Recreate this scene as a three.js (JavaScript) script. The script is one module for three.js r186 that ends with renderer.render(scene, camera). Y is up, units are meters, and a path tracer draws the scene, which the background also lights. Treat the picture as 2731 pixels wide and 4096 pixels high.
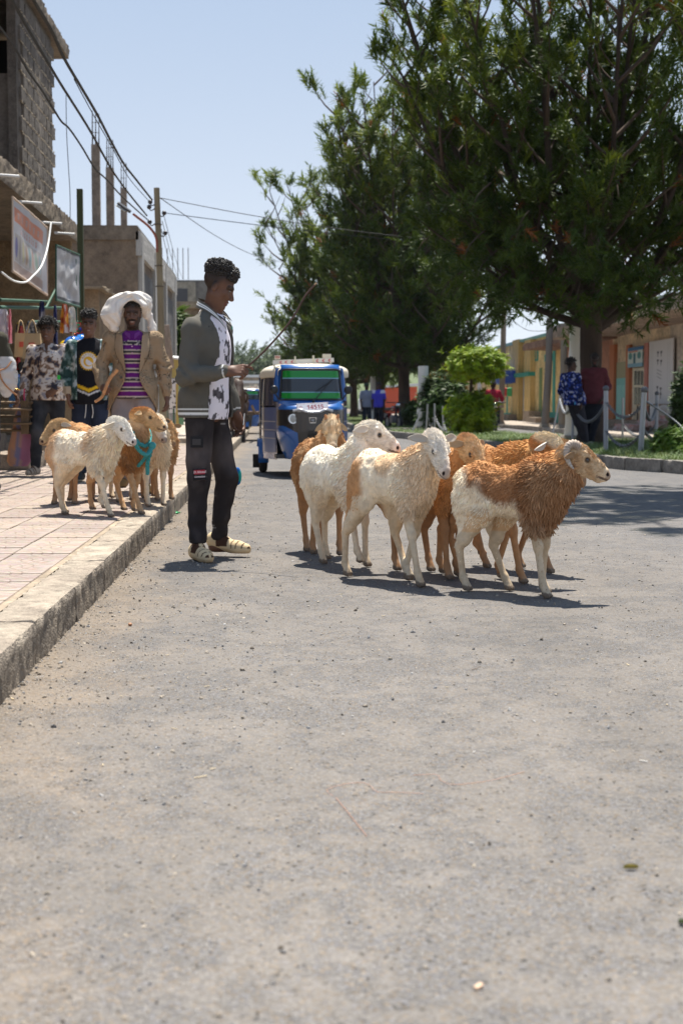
import * as THREE from 'three';
import { mergeGeometries } from 'three/addons/utils/BufferGeometryUtils.js';
import { RoundedBoxGeometry } from 'three/addons/geometries/RoundedBoxGeometry.js';
import { ImprovedNoise } from 'three/addons/math/ImprovedNoise.js';

const V = (x, y, z) => new THREE.Vector3(x, y, z);
const D2R = Math.PI / 180, clamp = THREE.MathUtils.clamp, lerp = THREE.MathUtils.lerp, smooth = THREE.MathUtils.smoothstep;

// ---------- camera, sky, sun, exposure ----------
const scene = new THREE.Scene();
const camera = new THREE.PerspectiveCamera(39.6, 682 / 1024, 0.05, 3000);
camera.rotation.order = 'YXZ';
camera.position.set(0, 0.93, 0);
camera.rotation.y = -2.617 * D2R;
camera.rotation.x = -4.30 * D2R;
camera.focus = 7.6;
camera.userData.fStop = 4.5;
scene.add(camera);
camera.updateMatrixWorld(true);

const toSun = V(0.07, 1, -0.34).normalize();
const sun = new THREE.DirectionalLight(new THREE.Color().setRGB(1, 0.95, 0.86), 5.0);
sun.position.copy(toSun).multiplyScalar(120).add(V(0, 0, -20));
sun.target.position.set(0, 0, -20);
sun.castShadow = true;
sun.shadow.mapSize.set(4096, 4096);
Object.assign(sun.shadow.camera, { left: -60, right: 60, top: 60, bottom: -60, near: 1, far: 260 });
scene.add(sun, sun.target);
{ // a clear midday sky: pale towards the horizon and round the sun
  const W = 512, H = 256, data = new Float32Array(W * H * 4);
  for (let r = 0; r < H; r++) for (let c = 0; c < W; c++) {
    const el = ((r + 0.5) / H - 0.5) * Math.PI, az = ((c + 0.5) / W - 0.5) * 2 * Math.PI;
    const d = V(Math.cos(az) * Math.cos(el), Math.sin(el), Math.sin(az) * Math.cos(el));
    const up = Math.max(0, d.y), t = Math.exp(-up * 4.0), glow = Math.pow(Math.max(0, d.dot(toSun)), 10) * 0.2;
    const zen = [0.29, 0.455, 0.745], hor = [1.05, 1.12, 1.19];
    for (let k = 0; k < 3; k++) data[(r * W + c) * 4 + k] = lerp(zen[k], hor[k], t) + glow * [1, 0.95, 0.86][k];
    data[(r * W + c) * 4 + 3] = 1;
  }
  const sky = new THREE.DataTexture(data, W, H, THREE.RGBAFormat, THREE.FloatType);
  sky.mapping = THREE.EquirectangularReflectionMapping; sky.magFilter = THREE.LinearFilter; sky.needsUpdate = true;
  scene.background = sky; scene.environment = sky;
  scene.backgroundIntensity = scene.environmentIntensity = 0.515;
}
scene.fog = new THREE.FogExp2(new THREE.Color().setRGB(0.80, 0.86, 0.95), 0.00012);
const renderer = new THREE.WebGLRenderer();
renderer.toneMapping = THREE.LinearToneMapping;
renderer.toneMappingExposure = 1.8;
renderer.shadowMap.enabled = true;

// ---------- helpers ----------
const mulberry = (a) => () => { a |= 0; a = (a + 0x6d2b79f5) | 0; let t = Math.imul(a ^ (a >>> 15), 1 | a); t = (t + Math.imul(t ^ (t >>> 7), 61 | t)) ^ t; return ((t ^ (t >>> 14)) >>> 0) / 4294967296; };
const NZ = new ImprovedNoise();
const noise = (x, y, z) => NZ.noise(x + 37.3, y + 11.7, z + 5.1);
const fbm = (x, y, z, o = 3) => { let s = 0, a = 0.5; for (let i = 0; i < o; i++) { s += a * noise(x, y, z); x = x * 2.03 + 7; y = y * 2.03 + 3; z = z * 2.03 + 5; a *= 0.5; } return s; };
const camQ = camera.quaternion.clone();
const ray = (px, py) => V(px - 341, 512 - py, -1422).applyQuaternion(camQ);
const at = (px, py, h = 0) => { const d = ray(px, py), t = (h - 0.93) / d.y; return V(d.x * t, h, d.z * t); };
const atZ = (px, py, z) => { const d = ray(px, py), t = z / d.z; return V(d.x * t, 0.93 + d.y * t, z); };
const atX = (px, py, x) => { const d = ray(px, py), t = x / d.x; return V(x, 0.93 + d.y * t, d.z * t); };

const names = new Map();
function numbered(n) { const k = names.get(n) ?? 0; names.set(n, k + 1); return k ? `${n}_${String(k).padStart(3, '0')}` : n; }
function tag(o, label, category, group, kind) { if (label) o.userData.label = label; if (category) o.userData.category = category; if (group) o.userData.group = group; if (kind) o.userData.kind = kind; return o; }
function thing(name, label, category, pos = V(0, 0, 0), turn = 0, group) {
  const o = new THREE.Group(); o.name = numbered(name); o.position.copy(pos); o.rotation.y = turn; scene.add(o); return tag(o, label, category, group);
}
function part(parent, name, geo, mat, label) {
  const m = new THREE.Mesh(Array.isArray(geo) ? merge(geo) : geo, mat); m.name = name; m.castShadow = m.receiveShadow = true; if (label) m.userData.label = label; parent.add(m); return m;
}
function solo(name, label, category, geo, mat, group) { const m = part(scene, numbered(name), geo, mat); return tag(m, label, category, group); }
function struct(name, geo, mat, kind = 'structure') { const m = part(scene, numbered(name), geo, mat); m.userData.kind = kind; return m; }
function merge(list) {
  const keep = new Set(['position', 'normal', 'uv']); const col = list.some((g) => g.attributes.color); if (col) keep.add('color');
  return mergeGeometries(list.map((g) => {
    g = g.index ? g.toNonIndexed() : g.clone();
    if (!g.attributes.uv) g.setAttribute('uv', new THREE.BufferAttribute(new Float32Array(g.attributes.position.count * 2), 2));
    if (col && !g.attributes.color) g.setAttribute('color', new THREE.BufferAttribute(new Float32Array(g.attributes.position.count * 3).fill(1), 3));
    for (const k of Object.keys(g.attributes)) if (!keep.has(k)) g.deleteAttribute(k);
    return g;
  }));
}
const box = (w, h, d, x = 0, y = 0, z = 0, rx = 0, ry = 0, rz = 0) => place(new THREE.BoxGeometry(w, h, d), x, y, z, rx, ry, rz);
const rbox = (w, h, d, r, x = 0, y = 0, z = 0, rx = 0, ry = 0, rz = 0) => place(new RoundedBoxGeometry(w, h, d, 2, r), x, y, z, rx, ry, rz);
function place(g, x = 0, y = 0, z = 0, rx = 0, ry = 0, rz = 0) { return g.applyMatrix4(new THREE.Matrix4().compose(V(x, y, z), new THREE.Quaternion().setFromEuler(new THREE.Euler(rx, ry, rz)), V(1, 1, 1))); }
const cyl = (r0, r1, h, seg, x = 0, y = 0, z = 0, rx = 0, ry = 0, rz = 0) => place(new THREE.CylinderGeometry(r1, r0, h, seg), x, y, z, rx, ry, rz);
function rod(a, b, r0, r1 = r0, seg = 8) {
  const d = b.clone().sub(a), g = new THREE.CylinderGeometry(r1, r0, d.length(), seg);
  return g.applyMatrix4(new THREE.Matrix4().compose(a.clone().add(b).multiplyScalar(0.5), new THREE.Quaternion().setFromUnitVectors(V(0, 1, 0), d.normalize()), V(1, 1, 1)));
}
const tube = (pts, r, seg = 20, rad = 6) => new THREE.TubeGeometry(new THREE.CatmullRomCurve3(pts), seg, r, rad);
function taper(pts, radii, seg = 24, rad = 8, bump = 0, seed = 1) { // a tube whose radius changes along it
  const c = new THREE.CatmullRomCurve3(pts), fr = c.computeFrenetFrames(seg), pos = [], uv = [], idx = [];
  for (let i = 0; i <= seg; i++) {
    const t = i / seg, p = c.getPoint(t), f = t * (radii.length - 1), k = Math.min(radii.length - 2, Math.floor(f)), r = lerp(radii[k], radii[k + 1], f - k);
    for (let j = 0; j <= rad; j++) {
      const a = (j / rad) * 2 * Math.PI, n = fr.normals[i].clone().multiplyScalar(Math.cos(a)).addScaledVector(fr.binormals[i], Math.sin(a));
      const rr = r * (1 + bump * noise(p.x * 9 + Math.cos(a) * 1.3 + seed, p.y * 9, p.z * 9 + Math.sin(a) * 1.3));
      pos.push(p.x + n.x * rr, p.y + n.y * rr, p.z + n.z * rr); uv.push(j / rad, t);
    }
  }
  for (let i = 0; i < seg; i++) for (let j = 0; j < rad; j++) { const a = i * (rad + 1) + j, b = a + rad + 1; idx.push(a, b, a + 1, b, b + 1, a + 1); }
  const g = new THREE.BufferGeometry(); g.setAttribute('position', new THREE.Float32BufferAttribute(pos, 3)); g.setAttribute('uv', new THREE.Float32BufferAttribute(uv, 2)); g.setIndex(idx); g.computeVertexNormals(); return g;
}
function paint(g, fn) { // vertex colours from position
  const p = g.attributes.position, c = new Float32Array(p.count * 3);
  for (let i = 0; i < p.count; i++) { const k = fn(p.getX(i), p.getY(i), p.getZ(i), i); c[i * 3] = k[0]; c[i * 3 + 1] = k[1]; c[i * 3 + 2] = k[2]; }
  g.setAttribute('color', new THREE.BufferAttribute(c, 3)); return g;
}
const mixc = (a, b, t) => [lerp(a[0], b[0], t), lerp(a[1], b[1], t), lerp(a[2], b[2], t)];
const mulc = (a, k) => [a[0] * k, a[1] * k, a[2] * k];
function M(rgb, rough = 0.85, extra = {}) {
  const { metal = 0, ...rest } = extra;
  const m = (Object.keys(rest).some((k) => /transm|clear|sheen|thick|ior|specular|aniso/.test(k))) ? new THREE.MeshPhysicalMaterial() : new THREE.MeshStandardMaterial();
  m.color.setRGB(...rgb); m.roughness = rough; m.metalness = metal; m.side = THREE.DoubleSide;
  for (const [k, v] of Object.entries(rest)) { if (k === 'sheenColor') m.sheenColor.setRGB(...v); else if (k === 'emissive') m.emissive.setRGB(...v); else m[k] = v; }
  return m;
}
function dataTex(size, fn, { srgb = false, repeat = [1, 1] } = {}) { // fn(u, v) -> [r, g, b] in 0..1
  const d = new Uint8Array(size * size * 4);
  for (let y = 0; y < size; y++) for (let x = 0; x < size; x++) {
    const c = fn(x / size, y / size, x, y), o = (y * size + x) * 4;
    d[o] = clamp(c[0], 0, 1) * 255; d[o + 1] = clamp(c[1], 0, 1) * 255; d[o + 2] = clamp(c[2], 0, 1) * 255; d[o + 3] = 255;
  }
  const t = new THREE.DataTexture(d, size, size); t.wrapS = t.wrapT = THREE.RepeatWrapping; t.magFilter = t.minFilter = THREE.LinearFilter; if (srgb) t.colorSpace = THREE.SRGBColorSpace; t.repeat.set(...repeat); t.needsUpdate = true; return t;
}
const tnoise = (u, v, f, s = 0) => { // tileable noise
  const a = u * 2 * Math.PI, b = v * 2 * Math.PI, r = f / (2 * Math.PI);
  return NZ.noise(Math.cos(a) * r + 50 + s, Math.sin(a) * r + Math.cos(b) * r * 1.37 + 20, Math.sin(b) * r + s * 1.7);
};
function lattice(n, seed) { const r = mulberry(seed), g = new Float32Array(n * n); for (let i = 0; i < n * n; i++) g[i] = r(); return (u, v) => { // tileable value noise
  const x = u * n, y = v * n, i = Math.floor(x), j = Math.floor(y), fx = x - i, fy = y - j, sx = fx * fx * (3 - 2 * fx), sy = fy * fy * (3 - 2 * fy), m = (a, b) => g[((b % n + n) % n) * n + ((a % n + n) % n)];
  return lerp(lerp(m(i, j), m(i + 1, j), sx), lerp(m(i, j + 1), m(i + 1, j + 1), sx), sy); }; }
function canvasTex(w, h, draw) { const c = document.createElement('canvas'); c.width = w; c.height = h; draw(c.getContext('2d'), w, h); const t = new THREE.CanvasTexture(c); t.colorSpace = THREE.SRGBColorSpace; t.magFilter = THREE.LinearFilter; return t; }
function instances(parent, name, geo, mat, mats, cols, kind = 'stuff') {
  const m = new THREE.InstancedMesh(geo, mat, mats.length); m.name = name; mats.forEach((x, i) => m.setMatrixAt(i, x));
  if (cols) { const c = new THREE.Color(); cols.forEach((k, i) => m.setColorAt(i, c.setRGB(...k))); }
  m.castShadow = m.receiveShadow = true; if (kind) m.userData.kind = kind; parent.add(m); return m;
}
const MX = (pos, q, s) => new THREE.Matrix4().compose(pos, q, s);
const concBump = (() => { const a = lattice(24, 5), b = lattice(96, 6), c = lattice(256, 7); return dataTex(512, (u, v) => { const k = a(u, v) * 0.4 + b(u, v) * 0.3 + c(u, v) * 0.3; return [k, k, k]; }); })();
const grainMap = (() => { const a = lattice(6, 15), b = lattice(28, 16), c = lattice(128, 17); return dataTex(512, (u, v) => { const k = 0.62 + (a(u, v) - 0.5) * 0.34 + (b(u, v) - 0.5) * 0.24 + (c(u, v) - 0.5) * 0.22; return [k * 1.03, k, k * 0.96]; }); })();
const tex = (t, x, y) => { const c = t.clone(); c.repeat.set(x, y); c.needsUpdate = true; return c; };

// ---------- signed-distance bodies ----------
class Body {
  constructor(k = 0.03) { this.u = []; this.s = []; this.k = k; this.kmax = k; }
  add(o, opt) { const { k = this.k, tag = '', sub = false } = opt ?? {}; o.k = k; o.tag = tag; this.kmax = Math.max(this.kmax, k); (sub ? this.s : this.u).push(o); return this; }
  cap(a, b, ra, rb, opt) { // tapered capsule; opt.flat = [unit vector, factor] squeezes it along that direction
    const dx = b.x - a.x, dy = b.y - a.y, dz = b.z - a.z, L = dx * dx + dy * dy + dz * dz || 1e-9, fl = opt?.flat, f = fl?.[0], q = fl ? 1 / fl[1] - 1 : 0, sc = fl ? Math.min(1, fl[1]) : 1;
    return this.add({ d: (x, y, z) => {
      x -= a.x; y -= a.y; z -= a.z;
      let t = (x * dx + y * dy + z * dz) / L; t = t < 0 ? 0 : t > 1 ? 1 : t;
      let ex = x - dx * t, ey = y - dy * t, ez = z - dz * t;
      if (fl) { const m = (ex * f.x + ey * f.y + ez * f.z) * q; ex += f.x * m; ey += f.y * m; ez += f.z * m; }
      const r = ra + (rb - ra) * t, l = Math.sqrt(ex * ex + ey * ey + ez * ez);
      return fl ? (l - r) * (fl[1] < 1 ? lerp(sc, 1, clamp(l / (r * 4), 0, 0.6)) : 1) : l - r;
    } }, opt);
  }
  ell(c, r, opt) { // ellipsoid, opt.q = quaternion
    const qi = opt?.q?.clone().invert(), p = V(0, 0, 0), rm = Math.min(r.x, r.y, r.z);
    return this.add({ d: (x, y, z) => {
      p.set(x - c.x, y - c.y, z - c.z); if (qi) p.applyQuaternion(qi);
      const a = p.x / r.x, b = p.y / r.y, e = p.z / r.z, k0 = Math.sqrt(a * a + b * b + e * e), a2 = a / r.x, b2 = b / r.y, e2 = e / r.z, k1 = Math.sqrt(a2 * a2 + b2 * b2 + e2 * e2);
      return k1 < 1e-6 ? -rm : (k0 * (k0 - 1)) / k1;
    } }, opt);
  }
  tor(c, n, R, r, opt) { // ring with axis n
    return this.add({ d: (x, y, z) => { x -= c.x; y -= c.y; z -= c.z; const h = x * n.x + y * n.y + z * n.z, q = Math.sqrt(Math.max(0, x * x + y * y + z * z - h * h)) - R; return Math.sqrt(q * q + h * h * (opt?.hs ?? 1)) - r; } }, opt);
  }
  at(U, S, x, y, z) {
    let d = 1e3;
    for (let i = 0; i < U.length; i++) { const e = U[i].d(x, y, z), k = U[i].k, h = k - Math.abs(d - e); d = h > 0 ? Math.min(d, e) - (h * h) / (4 * k) : Math.min(d, e); }
    for (let i = 0; i < S.length; i++) { const e = -S[i].d(x, y, z), k = S[i].k, h = k - Math.abs(d - e); d = h > 0 ? Math.max(d, e) + (h * h) / (4 * k) : Math.max(d, e); }
    return d;
  }
  tagAt(x, y, z) { let b = 1e9, t = ''; for (const u of this.u) { const e = u.d(x, y, z); if (e < b) { b = e; t = u.tag; } } return t; }
  // surface nets; mod(d, x, y, z) changes the distance, colour(x, y, z, n, tag) gives linear rgb
  mesh({ lo, hi, cell, mod, colour, slack = 0 }) {
    const nx = Math.ceil((hi.x - lo.x) / cell) + 2, ny = Math.ceil((hi.y - lo.y) / cell) + 2, nz = Math.ceil((hi.z - lo.z) / cell) + 2, val = new Float32Array(nx * ny * nz).fill(1), B = 8;
    const id = (i, j, k) => (k * ny + j) * nx + i, R = cell * B * 0.87;
    for (let k0 = 0; k0 < nz; k0 += B) for (let j0 = 0; j0 < ny; j0 += B) for (let i0 = 0; i0 < nx; i0 += B) {
      const cx = lo.x + (i0 + B / 2 - 0.5) * cell, cy = lo.y + (j0 + B / 2 - 0.5) * cell, cz = lo.z + (k0 + B / 2 - 0.5) * cell;
      const ds = this.u.map((u) => u.d(cx, cy, cz)), dm = Math.min(...ds);
      if (dm - R * 1.25 > 2 * cell + this.kmax + slack) continue;
      const U = this.u.filter((u, n) => ds[n] < dm + 2.3 * R + 2 * this.kmax), S = this.s.filter((u) => u.d(cx, cy, cz) < 1.3 * R + 2 * this.kmax + 0.03);
      for (let k = k0; k < Math.min(nz, k0 + B); k++) for (let j = j0; j < Math.min(ny, j0 + B); j++) for (let i = i0; i < Math.min(nx, i0 + B); i++) {
        const x = lo.x + i * cell, y = lo.y + j * cell, z = lo.z + k * cell, d = this.at(U, S, x, y, z);
        val[id(i, j, k)] = mod && Math.abs(d) < 6 * cell + slack + 0.06 ? mod(d, x, y, z) : d;
      }
    }
    const vid = new Int32Array(nx * ny * nz).fill(-1), pos = [], idx = [];
    for (let k = 0; k < nz - 1; k++) for (let j = 0; j < ny - 1; j++) for (let i = 0; i < nx - 1; i++) {
      let n = 0, sx = 0, sy = 0, sz = 0, inside = 0; const v = [];
      for (let c = 0; c < 8; c++) { const q = val[id(i + (c & 1), j + ((c >> 1) & 1), k + (c >> 2))]; v.push(q); if (q < 0) inside++; }
      if (!inside || inside === 8) continue;
      for (let c = 0; c < 8; c++) for (const b of [1, 2, 4]) { if (c & b) continue; const e = c | b; if ((v[c] < 0) === (v[e] < 0)) continue; const t = v[c] / (v[c] - v[e]); n++; sx += (c & 1) + (b === 1 ? t : 0); sy += ((c >> 1) & 1) + (b === 2 ? t : 0); sz += (c >> 2) + (b === 4 ? t : 0); }
      vid[id(i, j, k)] = pos.length / 3; pos.push(lo.x + (i + sx / n) * cell, lo.y + (j + sy / n) * cell, lo.z + (k + sz / n) * cell);
    }
    const quad = (a, b, c, d, flip) => { if (a < 0 || b < 0 || c < 0 || d < 0) return; flip ? idx.push(a, c, b, a, d, c) : idx.push(a, b, c, a, c, d); };
    for (let k = 1; k < nz - 1; k++) for (let j = 1; j < ny - 1; j++) for (let i = 1; i < nx - 1; i++) {
      const a = val[id(i, j, k)] < 0;
      if (a !== val[id(i + 1, j, k)] < 0) quad(vid[id(i, j - 1, k - 1)], vid[id(i, j, k - 1)], vid[id(i, j, k)], vid[id(i, j - 1, k)], !a);
      if (a !== val[id(i, j + 1, k)] < 0) quad(vid[id(i - 1, j, k - 1)], vid[id(i - 1, j, k)], vid[id(i, j, k)], vid[id(i, j, k - 1)], !a);
      if (a !== val[id(i, j, k + 1)] < 0) quad(vid[id(i - 1, j - 1, k)], vid[id(i, j - 1, k)], vid[id(i, j, k)], vid[id(i - 1, j, k)], !a);
    }
    const g = new THREE.BufferGeometry(); g.setAttribute('position', new THREE.Float32BufferAttribute(pos, 3)); g.setIndex(idx); g.computeVertexNormals();
    if (colour) {
      const n = g.attributes.normal, c = new Float32Array(pos.length), nn = V(0, 0, 0);
      for (let i = 0; i < pos.length / 3; i++) { nn.fromBufferAttribute(n, i); const x = pos[i * 3], y = pos[i * 3 + 1], z = pos[i * 3 + 2], k = colour(x, y, z, nn, this.tagAt(x, y, z)); c[i * 3] = k[0]; c[i * 3 + 1] = k[1]; c[i * 3 + 2] = k[2]; }
      g.setAttribute('color', new THREE.BufferAttribute(c, 3));
    }
    return g;
  }
}
// ---------- ground, road, kerbs, pavements, median ----------
const PAVE = 0.16, KX = -0.86; // pavement height, road face of the left kerb
const asphalt = (() => { // crushed-stone asphalt: 2.4 m of road, one stone about 9 mm
  const n = 1536, cells = 320, r = mulberry(11), jx = new Float32Array(cells * cells), jy = new Float32Array(cells * cells), tone = new Float32Array(cells * cells), hue = new Float32Array(cells * cells);
  for (let i = 0; i < cells * cells; i++) { jx[i] = r(); jy[i] = r(); tone[i] = r(); hue[i] = r(); }
  const big = lattice(9, 3), mid = lattice(40, 4), d = new Uint8Array(n * n * 4), h = new Uint8Array(n * n * 4);
  for (let y = 0; y < n; y++) for (let x = 0; x < n; x++) {
    const u = (x / n) * cells, v = (y / n) * cells, i = Math.floor(u), j = Math.floor(v); let d1 = 9, d2 = 9, b = 0;
    for (let q = -1; q < 2; q++) for (let p = -1; p < 2; p++) { const k = ((j + q + cells) % cells) * cells + ((i + p + cells) % cells), e = Math.hypot(i + p + jx[k] - u, j + q + jy[k] - v); if (e < d1) { d2 = d1; d1 = e; b = k; } else if (e < d2) d2 = e; }
    const gap = smooth(d2 - d1, 0.0, 0.22), B = big(x / n, y / n), m = mid(x / n, y / n), dusty = smooth(m * 0.6 + B * 0.5, 0.42, 0.72);
    let c = [0.45 + 0.40 * tone[b], 0.44 + 0.40 * tone[b], 0.435 + 0.40 * tone[b]]; if (hue[b] > 0.86) c = [c[0] * 1.1, c[1] * 0.98, c[2] * 0.84]; else if (hue[b] < 0.2) c = [c[0] * 0.95, c[1] * 0.98, c[2] * 1.06];
    c = mixc(mulc([0.27, 0.25, 0.23], 1), c, 0.35 + 0.65 * gap); c = mixc(c, [0.72, 0.66, 0.59], dusty * 0.5 * (1 - 0.4 * gap));
    if (tone[(b * 7) % (cells * cells)] > 0.982) c = mulc(c, 0.45);
    const o = (y * n + x) * 4; for (let k = 0; k < 3; k++) d[o + k] = clamp(c[k], 0, 1) * 255; d[o + 3] = 255;
    const e = clamp(gap * (0.3 + 0.7 * tone[b]) * (1 - 0.5 * dusty), 0, 1) * 255; h[o] = h[o + 1] = h[o + 2] = e; h[o + 3] = 255;
  }
  return [d, h].map((q) => { const t = new THREE.DataTexture(q, n, n); t.wrapS = t.wrapT = THREE.RepeatWrapping; t.magFilter = t.minFilter = THREE.LinearFilter; t.needsUpdate = true; return t; });
})();
const roadMat = M([1, 1, 1], 0.92, { map: asphalt[0], bumpMap: asphalt[1], bumpScale: 0.004, vertexColors: true, specularIntensity: 0.35 });
function gridSheet(x0, x1, nx, zs, y, col, uvScale = 2.4, hgt) {
  const pos = [], uv = [], c = [], idx = [];
  zs.forEach((z) => { for (let i = 0; i <= nx; i++) { const x = lerp(x0, x1, i / nx); pos.push(x, y + (hgt ? hgt(x, z) : 0), z); uv.push(x / uvScale, -z / uvScale); c.push(...col(x, z)); } });
  for (let j = 0; j < zs.length - 1; j++) for (let i = 0; i < nx; i++) { const a = j * (nx + 1) + i, b = a + nx + 1; idx.push(a, a + 1, b, a + 1, b + 1, b); }
  const g = new THREE.BufferGeometry(); g.setAttribute('position', new THREE.Float32BufferAttribute(pos, 3)); g.setAttribute('uv', new THREE.Float32BufferAttribute(uv, 2)); g.setAttribute('color', new THREE.Float32BufferAttribute(c, 3)); g.setIndex(idx); g.computeVertexNormals(); return g;
}
{
  const zs = []; let z = 3; while (z > -60) { zs.push(z); z -= 0.055 + Math.max(0, -z) * 0.007; } while (z > -240) { zs.push(z); z -= 2; }
  const road = gridSheet(KX - 0.1, 9.5, 150, zs, 0, (x, z) => {
    const k = fbm(x * 0.55, 0, z * 0.35, 4), f = fbm(x * 3.1, 4, z * 2.3, 3), e = x - KX;
    let c = mixc([0.325, 0.312, 0.300], [0.365, 0.345, 0.324], clamp(0.5 + k * 1.3, 0, 1));
    c = mixc(c, [0.41, 0.385, 0.358], smooth(-z, -5.2, -1.5) * 0.35 * clamp(0.7 + k + f, 0, 1.3));
    c = mixc(c, [0.315, 0.315, 0.325], smooth(x + k, 1.2, 3.4) * 0.55); c = mixc(c, [0.30, 0.305, 0.315], smooth(-z, 9, 18) * 0.5);
    c = mixc(c, [0.49, 0.405, 0.315], smooth(-e + f * 0.5 + k * 0.45, -0.55, -0.02) * 0.6); c = mulc(c, 1 - 0.07 * smooth(noise(x * 1.7 + 3, 2, z * 0.06), 0.1, 0.5) - 0.10 * smooth(noise(x * 2.3, 7, z * 1.6 + 4), 0.42, 0.62)); // dust blown to the kerb
    return mulc(c, 0.755 * (1 + f * 0.14));
  });
  struct('road', road, roadMat);
  struct('ground', place(new THREE.PlaneGeometry(2400, 2400), 0, -0.03, -600, -Math.PI / 2), M([0.30, 0.255, 0.20], 1, { map: tex(grainMap, 300, 300) }));
  // a dark damp stain and thin tan smears lie in the surface colour of the road; loose grit lies on it
  const r = mulberry(77), gm = [], gc = [], q = new THREE.Quaternion();
  const grit = new THREE.DodecahedronGeometry(1, 0);
  for (let i = 0; i < 17000; i++) {
    const near = r() < 0.62, zz = near ? -1.7 - Math.pow(r(), 1.4) * 7 : -4 - r() * 16, w = r() < 0.35 ? Math.pow(r(), 2.2) * 0.9 : r() * 3.6, x = KX + 0.005 + w; if (x > 276e-3 && Math.abs(x) > 0.34 * -zz + 0.6) continue;
    const s = (0.0010 + Math.pow(r(), 5) * 0.0034) * (near ? 1 : 1.6); q.setFromEuler(new THREE.Euler(r() * 6, r() * 6, r() * 6));
    gm.push(MX(V(x, s * 0.35, zz), q, V(s * (0.8 + r()), s * 0.7, s * (0.8 + r())))); const t = r(); gc.push(t < 0.55 ? mulc([0.37, 0.31, 0.24], 0.6 + r() * 0.7) : t < 0.9 ? mulc([0.30, 0.285, 0.27], 0.5 + r() * 0.9) : [0.1, 0.08, 0.06]);
  }
  instances(scene, 'gravel', grit, M([1, 1, 1], 0.9), gm, gc);
}
// left kerb: one stone per metre, worn edges
const concMat = M([1, 1, 1], 0.95, { vertexColors: true, map: tex(grainMap, 1, 1), bumpMap: concBump, bumpScale: 0.012 });
function roughBlock(w, h, d, nx, ny, nz, round, amp, seed, col) {
  const g = new THREE.BoxGeometry(w, h, d, nx, ny, nz), p = g.attributes.position, uv = g.attributes.uv, n = g.attributes.normal;
  for (let i = 0; i < p.count; i++) {
    let x = p.getX(i), y = p.getY(i), z = p.getZ(i); const cx = clamp(x, -w / 2 + round, w / 2 - round), cy = clamp(y, -h / 2 + round, h / 2 - round), cz = clamp(z, -d / 2 + round, d / 2 - round), e = V(x - cx, y - cy, z - cz);
    uv.setXY(i, (Math.abs(n.getX(i)) > 0.5 ? z : x) * 1.1 + seed * 0.37, (Math.abs(n.getY(i)) > 0.5 ? z : y) * 1.1 + seed * 0.61);
    if (e.length() > 1e-6) { e.setLength(Math.min(round, e.length())); x = cx + e.x; y = cy + e.y; z = cz + e.z; }
    const edge = (Math.abs(p.getX(i)) > w / 2 - 0.001 ? 1 : 0) + (Math.abs(p.getY(i)) > h / 2 - 0.001 ? 1 : 0) + (Math.abs(p.getZ(i)) > d / 2 - 0.001 ? 1 : 0), a = amp * (edge > 1 ? 2.4 : 1);
    const k = noise(x * 13 + seed * 9, y * 13, z * 13) + 0.6 * noise(x * 41 + seed, y * 41, z * 41), l = Math.hypot(x / w, y / h, z / d) || 1;
    p.setXYZ(i, x + (x / w / l) * k * a * 1.5, y + (y / h / l) * k * a, z + (z / d / l) * k * a * 0.5);
  }
  g.computeVertexNormals(); if (col) paint(g, col); return g;
}
{
  const kerb = thing('kerb', null, null); kerb.userData.kind = 'structure';
  for (let i = 0; i < 46; i++) {
    const len = 0.94 + 0.12 * ((i * 7919) % 13) / 13, z = 0.4 - i * 1.0, s = i * 1.7, fine = z > -14;
    const g = roughBlock(0.185, 0.24, 0.985, fine ? 8 : 4, fine ? 10 : 4, fine ? 44 : 12, 0.018, 0.006, s, (x, y, zz) => {
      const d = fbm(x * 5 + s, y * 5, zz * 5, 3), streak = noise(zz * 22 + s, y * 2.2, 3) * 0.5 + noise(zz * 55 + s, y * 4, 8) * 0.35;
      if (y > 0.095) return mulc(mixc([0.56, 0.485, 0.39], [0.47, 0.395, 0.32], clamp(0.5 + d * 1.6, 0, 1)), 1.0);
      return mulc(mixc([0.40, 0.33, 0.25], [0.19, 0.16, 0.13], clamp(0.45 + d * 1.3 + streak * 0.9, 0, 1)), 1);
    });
    const m = part(kerb, 'kerb_stone', g, concMat); m.position.set(KX - 0.0925 + 0.006 * noise(s, 1, 2), PAVE - 0.12 + 0.004 * noise(s, 5, 2), z); m.rotation.y = 0.008 * noise(s, 9, 1); m.rotation.x = 0.004 * noise(s, 2, 6);
  }
}
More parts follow.
